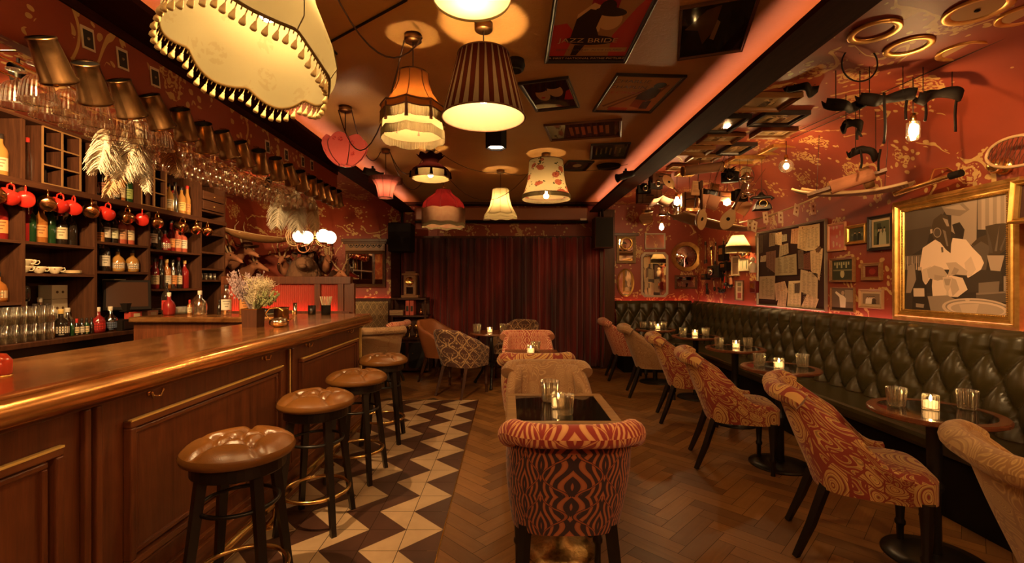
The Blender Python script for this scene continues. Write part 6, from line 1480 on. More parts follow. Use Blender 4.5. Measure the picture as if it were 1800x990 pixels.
r = thing('receipt_printer', 'black receipt printer on the cash drawer, right-hand end', 'printer', (-3.68, 4.86, .90)); b = MB(); b.box((-.08, -.04, 0), (.1, .10, .13)); b.build('case', M['black'], r, bevel=.012); b = MB(); b.box((-.03, -.02, .13), (.04, .07, .133)); b.build('lid', M['iron'], r)
# things standing on the bar
r = thing('flower_pot', 'dark square pot of dried flowers on the bar top', 'plant pot', tuple(P(447, 574, 3.10)) if False else (-1.72, 3.12, 1.045))
b = MB(); b.lathe([(.068, 0), (.074, .12), (.068, .12), (.06, .015), (0, .012)], 4, R(PI/4), smooth=False); b.build('pot', M['dark_wood'], r)
b = MB(); b.lathe([(.0745, .118), (.079, .122), (.074, .126)], 4, R(PI/4), smooth=False); b.build('rim', M['brass'], r)
rr = random.Random(11)
for nm, m_, cnt, spread, hgt, lab_, ox in (('lavender_stems', mat('dried_lavender', (.30, .20, .19), .9, var=.5), 130, .11, .25, 0, -.05), ('pampas_heads', mat('dried_pampas', (.70, .58, .36), .9, var=.3), 170, .09, .21, 0, .045), ('green_sprigs', mat('green_sprigs', (.20, .20, .07), .8, var=.3), 60, .09, .13, 0, .09)):
    b = MB()
    for k in range(cnt):
        a = rr.uniform(0, 6.28); s_ = rr.random()**.5*spread; h_ = hgt*rr.uniform(.55, 1.1); tip = Vector((math.cos(a)*s_ + ox, math.sin(a)*s_, .10 + h_))
        b.tube([(ox*.2, 0, .10), (tip.x*.4, tip.y*.4, .10 + h_*.5), tip], [.0012, .0012, .0009], 3, caps=False)
        if nm == 'pampas_heads':
            for j in range(16):
                t = rr.uniform(.45, 1); q = Vector((tip.x*t, tip.y*t, .10+h_*t)); e = q + Vector((rr.uniform(-.03, .03), rr.uniform(-.03, .03), rr.uniform(-.0, .035))); b.tube([q, e], [.0016, .0008], 3, caps=False)
        else:
            for j in range(7):
                t = rr.uniform(.55, 1.02); q = Vector((tip.x*(.3+.7*t), tip.y*(.3+.7*t), .10+h_*t)); b.ball(q, rr.uniform(.003, .0055), seg=5, sc=(1, 1, 1.8))
    o = b.build(nm, m_, r); o['kind'] = 'stuff'
r = thing('copper_sugar_bowl', 'small ribbed metal bowl with looped handle in front of the flower pot', 'bowl', (-1.55, 3.12, 1.045)); b = MB(); b.lathe([(0, .004), (.028, 0), (.055, .018), (.058, .035), (.05, .055), (.03, .062), (.028, .058), (.046, .05), (.05, .03), (0, .01)], 32, wob=lambda t, v: (1+.03*math.sin(14*t), 0)); b.build('bowl', M['silver'], r)
b = MB(); b.tube([(-.05, 0, .04), (-.09, 0, .09), (-.06, 0, .125), (0, 0, .13), (.03, 0, .11)], .005, 8); b.build('handle', M['brass'], r)
r = thing('metal_pitcher', 'dark metal pitcher beside the flower pot on the bar', 'jug', (-1.62, 3.30, 1.045)); b = MB(); b.lathe([(0, 0), (.045, 0), (.05, .01), (.048, .11), (.053, .125), (.046, .12), (.044, .01), (0, .01)], 24); b.build('body', M['tankard'], r); b = MB(); b.tube([(.048, 0, .10), (.08, 0, .10), (.085, 0, .05), (.05, 0, .03)], .005, 8); b.build('handle', M['brass'], r)
def canister(label, x, y, r_, h, m, sticks=None, sm=None, n=14):
    r = thing('bar_caddy', label, 'cup', (x, y, 1.045)); b = MB(); b.lathe([(0, 0), (r_*.9, 0), (r_, .004), (r_, h), (r_*.9, h), (r_*.88, .006), (0, .006)], 20); b.build('cup', m, r)
    if sticks:
        for k in range(n):
            a = 2*PI*k/n; b = MB(); b.tube([(r_*.4*math.cos(a), r_*.4*math.sin(a), .01), (r_*1.25*math.cos(a), r_*1.25*math.sin(a), sticks)], .0035, 5); b.build('straw', sm, r)
    return r
canister('black cup full of cream paper straws at the far end of the bar', -1.72, 4.36, .042, .09, M['black'], .17, M['porcelain'])
canister('dark canister beside the straws at the far end of the bar', -1.87, 4.40, .035, .085, M['iron']); canister('steel jigger standing left of the dark canister', -2.02, 4.38, .018, .11, M['silver'])
r = thing('ashtray_dish', 'shallow dark dish on a cream plate at the far end of the bar', 'dish', (-2.25, 4.33, 1.045)); b = MB(); b.lathe([(0, .004), (.07, .0), (.10, .012), (.101, .015), (0, .010)], 32); b.build('plate', M['porcelain'], r); b = MB(); b.lathe([(0, .012), (.07, .012), (.085, .055), (.08, .055), (.06, .02), (0, .02)], 32); b.build('dish', M['iron'], r)
for k, (x, y, kind, col, lab, cap) in enumerate(((-2.72, 4.36, 'small', 'dark', None, blk), (-2.62, 4.30, 'square', 'clear', wht, blk), (-2.50, 4.38, 'round', 'amber', org, blk), (-2.85, 4.28, 'squat', 'clear', None, wht), (-3.0, 4.36, 'small', 'amber', cream, redc), (-3.12, 4.26, 'squat', 'red', None, wht), (-3.22, 4.36, 'round', 'dark', redc, blk))):
    o = bottle(kind, col, lab, cap); o.location = (x, y, 1.045); o.rotation_euler = (0, 0, -1.0); tag(o, '%s bottle from the right on the bar return beside the plate' % ORD[k], 'bottle')
r = thing('red_bar_glass', 'red object cut off by the left edge on the bar top', 'glass', (-1.62, 1.47, 1.045)); b = MB(); b.lathe([(0, 0), (.03, 0), (.034, .01), (.034, .05), (.02, .07), (0, .075)], 20); b.build('body', mat('red_glass', (.5, .05, .02), .08), r); b = MB(); b.ring((0, 0, .002), .033, .003); b.build('base_ring', M['brass'], r)
# playing cards pinned on the bulkhead
for k, (px, py) in enumerate(((154, 68), (215, 104), (272, 136), (470, 258), (503, 272), (532, 284), (548, 291))):
    x = -1.7335; d = F*x/(px - CX); z = HC - (py-CY)/F*d; z = min(2.40, max(2.25, z)); r = thing('playing_card', '%s framed playing card from the left on the red bulkhead' % ORD[k], 'card', (x, d, z), rot=(.12, 0, 0))
    b = MB(); b.box((0, -.03, -.045), (.003, .03, .045)); b.build('card', pal((.6, .45, .28)), r); b = MB(); b.box((.003, -.022, -.036), (.0035, .022, .032)); b.ball((.0035, 0, .0), .006, m=1, seg=8); b.build('picture', [pal(blk), pal((.3, .2, .1))], r)

# a second row of bottles stands behind the first on the fuller shelves
def back_row(y0, y1, z, n, place_, seed):
    r = random.Random(seed)
    for k in range(n):
        kind = r.choice(('round', 'tall', 'round', 'square')); col = r.choice(('dark', 'amber', 'gold', 'red', 'green', 'clear')); o = bottle(kind, col, r.choice((cream, wht, org, None)), r.choice((blk, goldc, redc)))
        o.location = (-3.92, y0 + (y1-y0)*(k+.5)/n, z); o.rotation_euler = (0, 0, -.75); tag(o, 'back-row bottle, %s from the left, %s' % (ORD[k], place_), 'bottle')
back_row(3.98, 4.58, 2.12, 6, 'on the top shelf between the pigeonholes', 1); back_row(4.98, 5.46, 2.12, 5, 'on the top shelf right of the pigeonholes', 2); back_row(3.55, 4.05, 1.66, 5, 'above the teacups', 3)
back_row(4.15, 4.66, 1.715, 5, 'on the middle shelf above the till', 4); back_row(4.76, 5.2, 1.69, 4, 'on the middle shelf right of the till', 5); back_row(4.76, 5.3, 1.28, 6, 'on the lowest shelf right of the till', 6)
for k in range(9):
    y = 3.50 + .105*k; o = bottle('squat', 'clear', None, wht); o.location = (-3.96, y, .90); o.rotation_euler = (0, 0, -.7); tag(o, 'capped glass jar at the back of the counter, %s from the left' % ORD[k], 'jar')
# ------------------------------------------------------------------ far left: booth screen, sideboard, trophies
bs = thing('booth_screen', 'dark wooden booth screen with red reeded panels behind the bar return', 'screen', (0, 5.6, 0))
xs_ = [-3.42, -2.95, -2.42, -2.0, -1.90]
for x in (-3.42, -3.02, -2.30, -2.02): b = MB(); b.box((x-.035, -.04, 0), (x+.035, .04, 1.40)); b.build('post', M['bar_wood'], bs, bevel=.004)
b = MB(); b.box((-3.45, -.045, 1.33), (-1.90, .045, 1.42)); b.build('top_rail', M['bar_wood'], bs, bevel=.004)
b = MB(); b.box((-3.45, -.04, 0), (-1.90, .04, .96)); b.box((-3.45, -.09, .94), (-1.90, -.04, .97)); b.box((-3.45, -.09, .97), (-1.90, -.075, 1.01)); b.build('lower_panel', M['bar_wood'], bs)
def reeded(t_=None):
    t = NT('red_reeded_glass'); x, y, _ = t.sep(t.vec('Object')); t.bump(t.math('SINE', t.math('MULTIPLY', x, 260)), .8, .004); return t.fin((.45, .06, .035), .25)
RG = reeded()
for x0, x1 in ((-3.385, -3.055), (-2.985, -2.335), (-2.265, -2.055)):
    b = MB(); b.box((x0, .0, 1.0), (x1, .012, 1.335)); b.build('reeded_panel', RG, bs)
b = MB(); b.box((-3.4, -.062, .975), (-2.0, -.045, .985)); tag(b.build('led_strip', M['led_red'], None, (0, 5.6, 0)), 'red light strip glowing along the booth screen behind the bar', 'light strip')
b = MB(); b.box((-1.98, -.03, 0), (-1.86, .03, 1.34)); b.build('end_post', M['bar_wood'], bs, bevel=.004)
b = MB(); b.box((-2.68, 7.475, 1.06), (-1.86, 7.49, 1.07)); tag(b.build('led_strip', M['led_red']), 'red light strip under the carved mirror on the back wall', 'light strip')
q = thing('fan_print_bench', 'high-backed bench in gold and black fan-print fabric below the carved mirror', 'bench', (-2.2, 7.2, 0)); b = MB(); b.grid(lambda u, v: (-.45+.75*u, .10, .4+.68*v), 4, 4, smooth=False, uvf=lambda u, v: (u*.8, v*.7)); b.build('back_panel', M['fan_fabric'], q)
b = MB(); b.box((-.5, .08, 1.06), (.36, .26, 1.10)); b.box((.30, .08, 0), (.36, .26, 1.06)); b.build('frame', M['dark_wood'], q); b = MB(); b.box((-.45, -.35, .3), (.30, .10, .46)); b.build('seat', M['green_leather'], q, bevel=.02)
q = thing('sideboard', 'dark wooden sideboard with open shelves beside the curtain', 'sideboard', (-1.52, 7.05, 0))
for (n_, a, c) in (('cabinet', (-.32, -.16, .04), (.33, .2, .50)), ('middle_shelf', (-.34, -.18, .50), (.35, .2, .53)), ('upper_shelf', (-.26, -.10, .83), (.30, .2, .86)), ('top', (-.26, -.12, 1.09), (.28, .2, 1.12)), ('back_board', (-.26, .17, .5), (.28, .2, 1.1))):
    b = MB(); b.box(a, c); b.build(n_, M['dark_wood'], q, bevel=.005)
for s in (-.24, .26):
    b = MB(); b.lathe([(.018, .53), (.024, .6), (.014, .66), (.024, .72), (.018, .83), (.018, .86), (.013, .95), (.02, 1.0), (.014, 1.09)], 12, T(s, -.09, 0)); b.build('turned_post', M['dark_wood'], q)
b = MB(); b.lathe([(0, 1.12), (.012, 1.13), (.02, 1.16), (.006, 1.18), (0, 1.21)], 12, T(.26, -.09, 0)); b.build('finial', M['dark_wood'], q)
for s in (-.16, .17):
    b = MB(); b.box((s-.14, -.172, .08), (s+.14, -.158, .46)); dd = b.build('door', M['black_wood'], q, bevel=.004); b = MB(); b.ball((s+.08*(-1 if s > 0 else 1), -.18, .3), .010, seg=8); b.build('knob', M['brass'], dd)
q = thing('mantel_clock', 'wooden mantel clock with round brass dial on top of the sideboard', 'clock', (-1.50, 7.05, 1.12))
b = MB(); b.box((-.13, -.06, 0), (.13, .08, .04)); b.box((-.09, -.05, .04), (.09, .07, .34)); b.box((-.12, -.06, .34), (.12, .08, .37)); b.box((-.07, -.04, .37), (.07, .06, .40)); b.build('case', WLF, q, bevel=.004)
b = MB(); b.lathe([(0, 0), (.062, 0), (.066, .006), (.058, .01)], 28, T(0, -.052, .25) @ R(PI/2, 'X')); b.build('dial', M['brass'], q); b = MB(); b.cbox((0, -.064, .27), (.004, .002, .045)); b.cbox((.014, -.064, .25), (.03, .002, .004)); b.build('hands', M['black'], q)
b = MB(); b.box((-.05, -.053, .06), (.05, -.051, .16)); b.build('door_glass', M['table_glass'], q)
for k, (x, c, l) in enumerate(((-.02, (.42, .07, .04), 'left'), (.045, (.45, .08, .05), 'right'))):
    r = thing('red_binder', '%s red binder standing on the upper shelf of the sideboard' % l, 'book', (-1.50 + x, 7.02, .86)); b = MB(); b.box((-.028, -.09, 0), (.028, .1, .22)); b.build('cover', pal(c, .5), r, bevel=.003); b = MB(); b.box((-.018, -.092, .06), (.018, -.09, .14)); b.build('spine_label', pal(blk), r)
for k in range(3):
    r = thing('paperback_book', '%s of three books lying flat on the sideboard, from the bottom' % ORD[k], 'book', (-1.69, 7.02, .86 + k*.025)); b = MB(); b.box((-.10, -.08, 0), (.10, .08, .024)); b.build('cover', pal(((.5, .28, .18), (.55, .2, .12), (.6, .4, .25))[k]), r, bevel=.002); b = MB(); b.box((-.095, -.082, .004), (.098, -.078, .020)); b.build('pages', pal(cream), r)
def urn(label, x, y, z, prof, m, nm='brass_ornament', cat='ornament'):
    r = thing(nm, label, cat, (x, y, z)); b = MB(); h = len(prof)//2; b.lathe(prof[:h+1], 18); b.build('base', m, r); b = MB(); b.lathe(prof[h:], 18); b.build('body', m, r)
urn('tiny brown vase at the right end of the upper sideboard shelf', -1.33, 7.0, .86, [(0, 0), (.02, 0), (.03, .03), (.025, .06), (.010, .08), (.012, .11), (0, .11)], M['copper'], 'small_vase', 'vase')
urn('pale candlestick figure on the lower sideboard shelf, left', -1.75, 6.98, .53, [(0, 0), (.03, 0), (.02, .03), (.012, .08), (.022, .12), (.012, .17), (.018, .20), (.006, .24), (0, .25)], M['silver'])
urn('left goblet with round bowl on the lower sideboard shelf', -1.50, 6.98, .53, [(0, 0), (.03, 0), (.006, .02), (.006, .10), (.03, .12), (.042, .16), (.035, .20), (0, .21)], M['brass'], 'goblet', 'goblet'); urn('right goblet with round bowl on the lower sideboard shelf', -1.39, 6.98, .53, [(0, 0), (.03, 0), (.006, .02), (.006, .10), (.03, .12), (.042, .16), (.035, .20), (0, .21)], M['brass'], 'goblet', 'goblet')
urn('low woven basket on the lower sideboard shelf', -1.62, 6.98, .53, [(0, 0), (.05, 0), (.06, .03), (.05, .06), (.03, .07), (0, .07)], M['gold'], 'small_basket', 'basket')
# loudspeakers
def speaker(label, x, y, z, w, h, d_, m, rz=0, tilt=0):
    r = thing('loudspeaker', label, 'speaker', (x, y, z), rot=(tilt, 0, rz)); b = MB(); b.box((-w/2, -d_/2, -h/2), (w/2, d_/2, h/2)); b.build('cabinet', m, r, bevel=.008)
    b = MB(); b.box((-w/2+.012, -d_/2-.006, -h/2+.012), (w/2-.012, -d_/2, h/2-.012)); b.build('grille', M['black'], r); b = MB(); b.tube([(0, 0, h/2), (0, .05, h/2+.18)], .02, 8); b.build('bracket', M['iron'], r)
    return r
speaker('black loudspeaker hanging left of the velvet curtain', -1.62, 7.0, 2.02, .34, .42, .3, M['black']); speaker('brown loudspeaker with white mark hanging right of the curtain', 1.42, 7.05, 2.10, .28, .46, .28, M['dark_wood'])
# trophies on the far left wall
def trophy(label, p, rz, sc=1.0, horns='curl', fur='fur_tan'):
    r = thing('mounted_antelope_head', label, 'trophy head', p, rz); r.scale = (sc,)*3
    b = MB(); b.lathe([(0, 0), (.13, 0), (.14, .015), (.12, .03), (0, .03)], 24, R(PI/2, 'Y') @ Matrix.Diagonal((1.25, 1, 1, 1))); b.build('shield', M['dark_wood'], r)
    def sec(cs):
        v = []
        for (x, z, ry, rz_) in cs: v.append((x, z, ry, rz_))
        return v
    S = [(.02, -.06, .085, .12), (.10, -.03, .07, .10), (.17, .03, .058, .078), (.22, .09, .055, .065), (.28, .10, .052, .060), (.34, .075, .042, .047), (.40, .045, .030, .034), (.45, .022, .025, .026), (.475, .012, .012, .014)]
    def fn(u, v):
        k = v*(len(S)-1); i = min(len(S)-2, int(k)); t = k-i; a = 2*PI*u; x, z, ry, rz_ = [S[i][j]*(1-t)+S[i+1][j]*t for j in range(4)]
        return (x - .3*rz_*math.sin(a)*(1 if v < .5 else .2), ry*math.cos(a), z + rz_*math.sin(a))
    b = MB(); b.grid(fn, 20, 24); b.add([fn(i/20, 1) for i in range(20)], [tuple(range(20))[::-1]]); b.build('head', M[fur], r)
    for s in (-1, 1):
        b = MB(); b.grid(lambda u, v: (.235 - .02*v, s*(.045 + .085*v), .14 + .03*v + .022*math.sin(PI*v)*(2*u-1)), 4, 6); b.build('ear', M[fur], r, solid=.006)
        b = MB(); b.ball((.305, s*.047, .115), .010, seg=10); b.build('eye', M['black'], r)
        b = MB()
        if horns == 'curl': pts = [(.25, s*.03, .15), (.23, s*.06, .26), (.17, s*.10, .34), (.16, s*.08, .43), (.20, s*.05, .50)]
        elif horns == 'antler': pts = [(.25, s*.03, .15), (.20, s*.10, .25), (.17, s*.17, .36), (.20, s*.16, .48)]
        else: pts = [(.25, s*.03, .15), (.20, s*.045, .28), (.14, s*.06, .42)]
        b.tube(pts, [.016, .014, .012, .008, .003][:len(pts)], 8)
        if horns == 'antler':
            b.tube([(.20, s*.10, .25), (.29, s*.12, .33)], [.010, .003], 6); b.tube([(.17, s*.17, .36), (.10, s*.20, .44)], [.009, .003], 6); b.tube([(.17, s*.17, .36), (.27, s*.2, .42)], [.009, .003], 6)
        b.build('horn', M['horn'], r)
    b = MB(); b.ball((.472, 0, .018), .014, seg=8); b.build('nose', M['black'], r); return r
trophy('antelope head nearest the shelving on the far left wall, lit red from below', (-4.13, 6.50, 1.62), -.15, .95, 'spike')
trophy('antelope head wearing a pointed hat on the far left wall', (-4.13, 6.85, 1.72), -.18, 1.05, 'curl')
trophy('lower antelope head with short horns on the far left wall', (-4.13, 7.15, 1.52), -.15, 1.0, 'spike')
trophy('small antelope head near the corner behind the stuffed bear', (-3.6, 7.48, 1.62), -1.35, .9, 'curl')
trophy('stag head with branching antlers behind the globe pendant', (-3.2, 7.44, 1.72), -1.15, .95, 'antler')
trophy('antelope head below the globe pendant with red-lit throat', (-2.95, 7.44, 1.66), -1.0, .8, 'spike'); trophy('deer head partly across the carved mirror', (-2.80, 7.44, 1.42), -.7, .8, 'antler')
def hat(label, p, m, pointy=False, sc=1):
    r = thing('felt_hat', label, 'hat', p); r.scale = (sc,)*3; b = MB(); b.lathe([(.17, .01), (.168, 0), (.09, .012), (.085, .012)], 32, wob=lambda t, v: (1, .02*math.cos(2*t)*(1-v))); b.build('brim', m, r, solid=.003)
    b = MB(); b.lathe([(.088, .01), (.08, .06), (.05, .16 if pointy else .10), (.015, .24 if pointy else .115), (0, .25 if pointy else .115)], 28); b.build('crown', m, r); return r
hat('pointed brown felt hat on the second antelope head', (-3.84, 6.80, 1.875), M['fur'], True, .9); hat('dark bowler hat on the head of the stuffed bear', (-3.05, 6.9, 1.78), M['black'])
# stuffed bear behind the pampas
r = thing('stuffed_bear', 'shaggy stuffed bear standing beyond the bar return', 'stuffed animal', (-3.05, 6.9, 0))
def bf(u, v):
    a = 2*PI*u; z = 1.72*v; k = .30*math.sin(PI*min(1, .25+v*.62))**.6 if v < .8 else .30*math.sin(PI*.746)**.6*(1-((v-.8)/.2)**2*.55)
    j = 1 + .05*math.sin(31*a + 40*v) + .04*math.sin(17*a - 70*v); return (k*j*math.cos(a), k*.8*j*math.sin(a), z)
b = MB(); b.grid(bf, 80, 60); b.build('body', M['fur'], r)
b = MB(); b.ball((.10, -.20, 1.62), .12, sc=(1, 1.3, .9), seg=20); b.ball((.14, -.36, 1.58), .05, sc=(1, 1.4, .8), seg=14); b.build('muzzle', M['fur'], r)
for s in (-1, 1):
    b = MB(); b.tube([(s*.2, -.1, 1.35), (s*.28, -.25, 1.15), (s*.22, -.38, 1.2)], [.09, .075, .06], 12); b.ball((s*.21, -.40, 1.21), .065, seg=12); b.build('arm', M['fur'], r); b = MB(); b.ball((s*.12, -.04, 1.76), .045, seg=12, sc=(1, .5, 1)); b.build('ear', M['fur'], r)
# wooden boat and baskets over the far left corner
r = thing('model_canoe', 'long wooden model canoe hung beside the shelving on the far left wall', 'model boat', (-3.5, 6.47, 2.0), rot=(0, .06, 1.0))
def hull(u, v):
    t = 2*u-1; w_ = .12*(1-abs(t)**2.4); a = PI*v; return (t*.55, w_*math.cos(a), .05*t*t - .085*(1-abs(t)**3)*math.sin(a))
b = MB(); b.grid(hull, 30, 12); b.build('hull', WLF, r, solid=.006)
b = MB(); b.tube([(hull(i/30, 0)) for i in range(31)], .006, 6); b.tube([(hull(i/30, 1)) for i in range(31)], .006, 6); b.build('gunwales', M['horn'], r)
for k in range(4): b = MB(); b.cbox((-.3 + .2*k, 0, -.005), (.02, .20, .01)); b.build('thwart', M['horn'], r)
def rope_coil(label, p, R0, m, seed=1, n=5):
    r = thing('rope_coil', label, 'rope', p); rr = random.Random(seed); b = MB(); b.tube([(0, 0, 0), (0, 0, 2.58 - p[2])], .003, 5); b.build('hanging_cord', M['cord'], r)
    for k in range(n): b = MB(); b.ring((rr.uniform(-.03, .03), rr.uniform(-.03, .03), rr.uniform(-.03, .03)), R0*rr.uniform(.7, 1), .008, 28, ax=rr.choice('xyz')); b.build('loop', m, r)
rope_coil('tangle of pale rope at the end of the model canoe', (-2.95, 6.35, 1.98), .12, M['horn'], 1, 6); rope_coil('curled tan straps hanging left of the globe pendant', (-2.72, 6.2, 1.86), .10, M['fur_tan'], 2, 6)
# ------------------------------------------------------------------ curios hung under the papered ceiling at the right
def at(px, py, d): return P(px, py, d)
def leather_straps(label, px, py, d, w, strips, seed):
    p = at(px, py, d); r = thing('leather_harness', label, 'harness', p); rr = random.Random(seed); b = MB(); n = 16
    top = [Vector((-w/2 + w*i/n, .03*math.sin(i*.5+seed), .022*math.sin(i*.35+seed))) for i in range(n+1)]
    b.grid(lambda u, v: top[min(n, int(u*n))].lerp(top[min(n, int(u*n)+1)] if int(u*n) < n else top[n], u*n-int(u*n)) + Vector((0, .05*v, -.05*math.sin(PI*v) - .02*v*math.sin(u*9))), 32, 5); b.build('strap_body', M['black'], r, solid=.008)
    for k, (dx, L) in enumerate(strips):
        b = MB(); b.grid(lambda u, v: (dx + .016*(u-.5) + .012*math.sin(v*4+k), .01*math.sin(v*5), .0 - L*v), 1, 10); b.build('hanging_strap', M['black'], r, solid=.003)
    for s in (-.35, .3): b = MB(); b.tube([(w*s, 0, 0), (w*s, 0, 2.60 - p.z)], .0025, 5); b.build('wire', M['iron'], r)
leather_straps('folded black leather bag hanging closest to the right beam', 1416, 145, 2.95, .20, [(.01, .05)], 1)
leather_straps('black leather strap with buckle hanging under the hoop', 1492, 175, 2.75, .22, [(-.08, .03)], 2)
leather_straps('wide black leather harness with two hanging straps in the middle', 1560, 163, 2.70, .30, [(-.02, .30), (.11, .16)], 3)
leather_straps('black leather harness right of the tubular bulb', 1650, 160, 2.70, .26, [(-.08, .18), (.10, .24)], 4)
leather_straps('thin black strap bundle hanging low behind the harness', 1500, 215, 3.1, .14, [(-.06, .08), (.03, .12), (.05, .10)], 5); leather_straps('black straps hanging above the wicker carrier', 1523, 262, 3.3, .22, [(-.04, .14), (.09, .16)], 6)
p = at(1511, 112, 2.55); r = thing('hanging_hoop', 'thin metal hoop hanging under the gilt ring dish', 'hoop', p); b = MB(); b.ring((0, 0, 0), .098, .0045, 48, ax='y'); b.build('hoop', M['iron'], r); b = MB(); b.tube([(0, 0, .098), (0, 0, 2.60-p.z)], .0015, 5); b.build('wire', M['iron'], r)
for k, (a, c) in enumerate((((1385, 238, 2.585), (1800, 52, 2.585)), ((1390, 244, 2.580), (1800, 68, 2.580)))):
    b = MB(); b.tube([Pz(*a), Pz(*c)], .003, 6); tag(b.build('ceiling_cable', M['cord']), '%s thin cable stretched across the papered ceiling at the right' % ('upper', 'lower')[k], 'cable')
# wicker sledge and carrier
def wicker_tray(label, p, L, W, rot, lift=.06, name='wicker_sledge'):
    r = thing(name, label, 'sledge', p, rot=rot)
    fn = lambda u, v: ((u-.5)*L, (v-.5)*W*(1-.5*abs(2*u-1)**3), lift*abs(2*u-1)**2.5 - .03*math.sin(PI*v))
    b = MB(); b.grid(fn, 30, 8, uvf=lambda u, v: (u*L, v*W)); b.build('woven_bed', M['wicker'], r, solid=.008)
    for v in (0, 1): b = MB(); b.tube([fn(i/30, v) for i in range(31)], .012, 8); b.build('rail', M['horn'], r)
    for s in (-.3, .3): b = MB(); b.tube([(L*s, 0, 0), (L*s, 0, 2.58 - p[2])], .002, 5); b.build('hanging_wire', M['iron'], r)
    return r
wicker_tray('long curved wicker sledge hanging above the fringed wall lamp', tuple(at(1262, 397, 5.1)), 1.35, .42, (.1, .06, .50))
wicker_tray('wicker carrier with wooden runners hanging beside the large photograph', tuple(at(1492, 338, 3.75)), .78, .34, (.15, .10, -.95), .05, 'wicker_carrier')
b = MB(); pts = [at(1300, 392, 4.9), at(1350, 380, 4.7), at(1400, 362, 4.5), at(1440, 345, 4.3), at(1470, 335, 4.1)]; b.tube(pts, .009, 8); tag(b.build('bamboo_pole', M['horn']), 'long pale bamboo pole carrying the card bunting', 'pole')
for k, (px, py) in enumerate(((1318, 386), (1327, 388), (1345, 372), (1372, 372), (1401, 359), (1429, 356))):
    d = 4.75 - k*.1; p = at(px, py + 4, d); r = thing('hanging_card', '%s playing card from the left dangling from the bamboo pole' % ORD[k], 'card', p, rot=(0, .25*math.sin(k*2), .5)); b = MB(); b.box((-.04, -.001, -.09), (.04, .001, .02)); b.build('card', pal((.66, .5, .32)), r); b = MB(); b.ball((0, -.0015, -.015), .012, sc=(1, .1, 1), seg=8); b.ball((0, -.0015, -.055), .012, sc=(1, .1, 1), seg=8); b.build('pips', pal((.2, .06, .03)), r)
# the dense cluster
def hang(r, p, dx=0, m='iron'):
    b = MB(); b.tube([(dx, 0, .0), (dx, 0, max(.02, 2.60 - p[2]))], .0018, 5); b.build('hanging_wire', M[m], r)
def mandolin(label, px, py, d, rot, sc=1):
    p = at(px, py, d); r = thing('mandolin', label, 'instrument', p, rot=rot); r.scale = (sc,)*3
    b = MB(); b.grid(lambda u, v: (.11*(1-.35*v)*math.sin(PI*v)**.6*math.cos(PI*u), -.07*math.sin(PI*v)**.7*math.sin(PI*u)*-1, -.16+.32*v), 20, 16); b.build('bowl_back', WLF, r)
    b = MB(); b.add([(.11*(1-.35*k/20)*math.sin(PI*k/20)**.6, 0, -.16+.32*k/20) for k in range(21)] + [(-.11*(1-.35*k/20)*math.sin(PI*k/20)**.6, 0, -.16+.32*k/20) for k in range(19, 0, -1)], [tuple(range(40))]); b.build('soundboard', M['horn'], r, solid=.003)
    b = MB(); b.box((-.015, -.012, .14), (.015, .01, .42)); b.box((-.03, -.012, .42), (.03, .01, .52)); b.build('neck', M['dark_wood'], r, bevel=.003); b = MB(); b.lathe([(0, 0), (.025, 0)], 16, T(0, -.004, 0) @ R(PI/2, 'X')); b.build('sound_hole', M['black'], r)
def lantern(label, px, py, d, sc=1, m='tankard'):
    p = at(px, py, d); r = thing('hanging_lantern', label, 'lantern', p); r.scale = (sc,)*3
    b = MB(); b.lathe([(0, -.10), (.06, -.10), (.065, -.08), (.055, -.075)], 20); b.build('oil_base', M[m], r)
    b = MB(); b.lathe([(.055, .06), (.065, .065), (.03, .10), (.02, .12), (0, .125)], 20); b.build('lid', M[m], r)
    b = MB(); b.lathe([(.045, -.075), (.058, -.01), (.045, .06)], 20); b.build('glass_chimney', M['glass'], r)
    b = MB(); b.ring((0, 0, .09), .075, .003, 30, ax='y'); b.build('handle', M['iron'], r); hang(r, (0, 0, p.z + .16))
def camera_(label, px, py, d, rz=0):
    p = at(px, py, d); r = thing('vintage_camera', label, 'camera', p, rz); b = MB(); b.box((-.08, -.03, -.05), (.08, .03, .05)); b.box((-.03, -.03, .05), (.03, .03, .07)); b.build('body', M['black'], r, bevel=.006)
    b = MB(); b.lathe([(.035, 0), (.035, .03), (.03, .045), (.024, .04)], 20, T(0, -.03, 0) @ R(PI/2, 'X')); b.build('lens_barrel', M['silver'], r); b = MB(); b.lathe([(0, 0), (.028, 0)], 16, T(0, -.065, 0) @ R(PI/2, 'X')); b.build('lens', M['table_glass'], r); hang(r, p)
def case_(label, px, py, d, s, m, rz=0, tilt=0, name='small_suitcase'):
    p = at(px, py, d); r = thing(name, label, 'case', p, rot=(tilt, 0, rz)); w, dd, h = s; b = MB(); b.box((-w/2, -dd/2, -h/2), (w/2, dd/2, h/2)); b.build('case', m, r, bevel=.008)
    b = MB(); b.tube([(-.04, -dd/2, 0), (-.035, -dd/2-.03, 0), (.035, -dd/2-.03, 0), (.04, -dd/2, 0)], .005, 6); b.build('handle', M['black'], r)
    b = MB()
    for s_ in (-.3, .3): b.box((w*s_-.008, -dd/2-.002, -h/2-.002), (w*s_+.008, dd/2+.002, h/2+.002))
    b.build('straps', M['dark_wood'], r); hang(r, p)
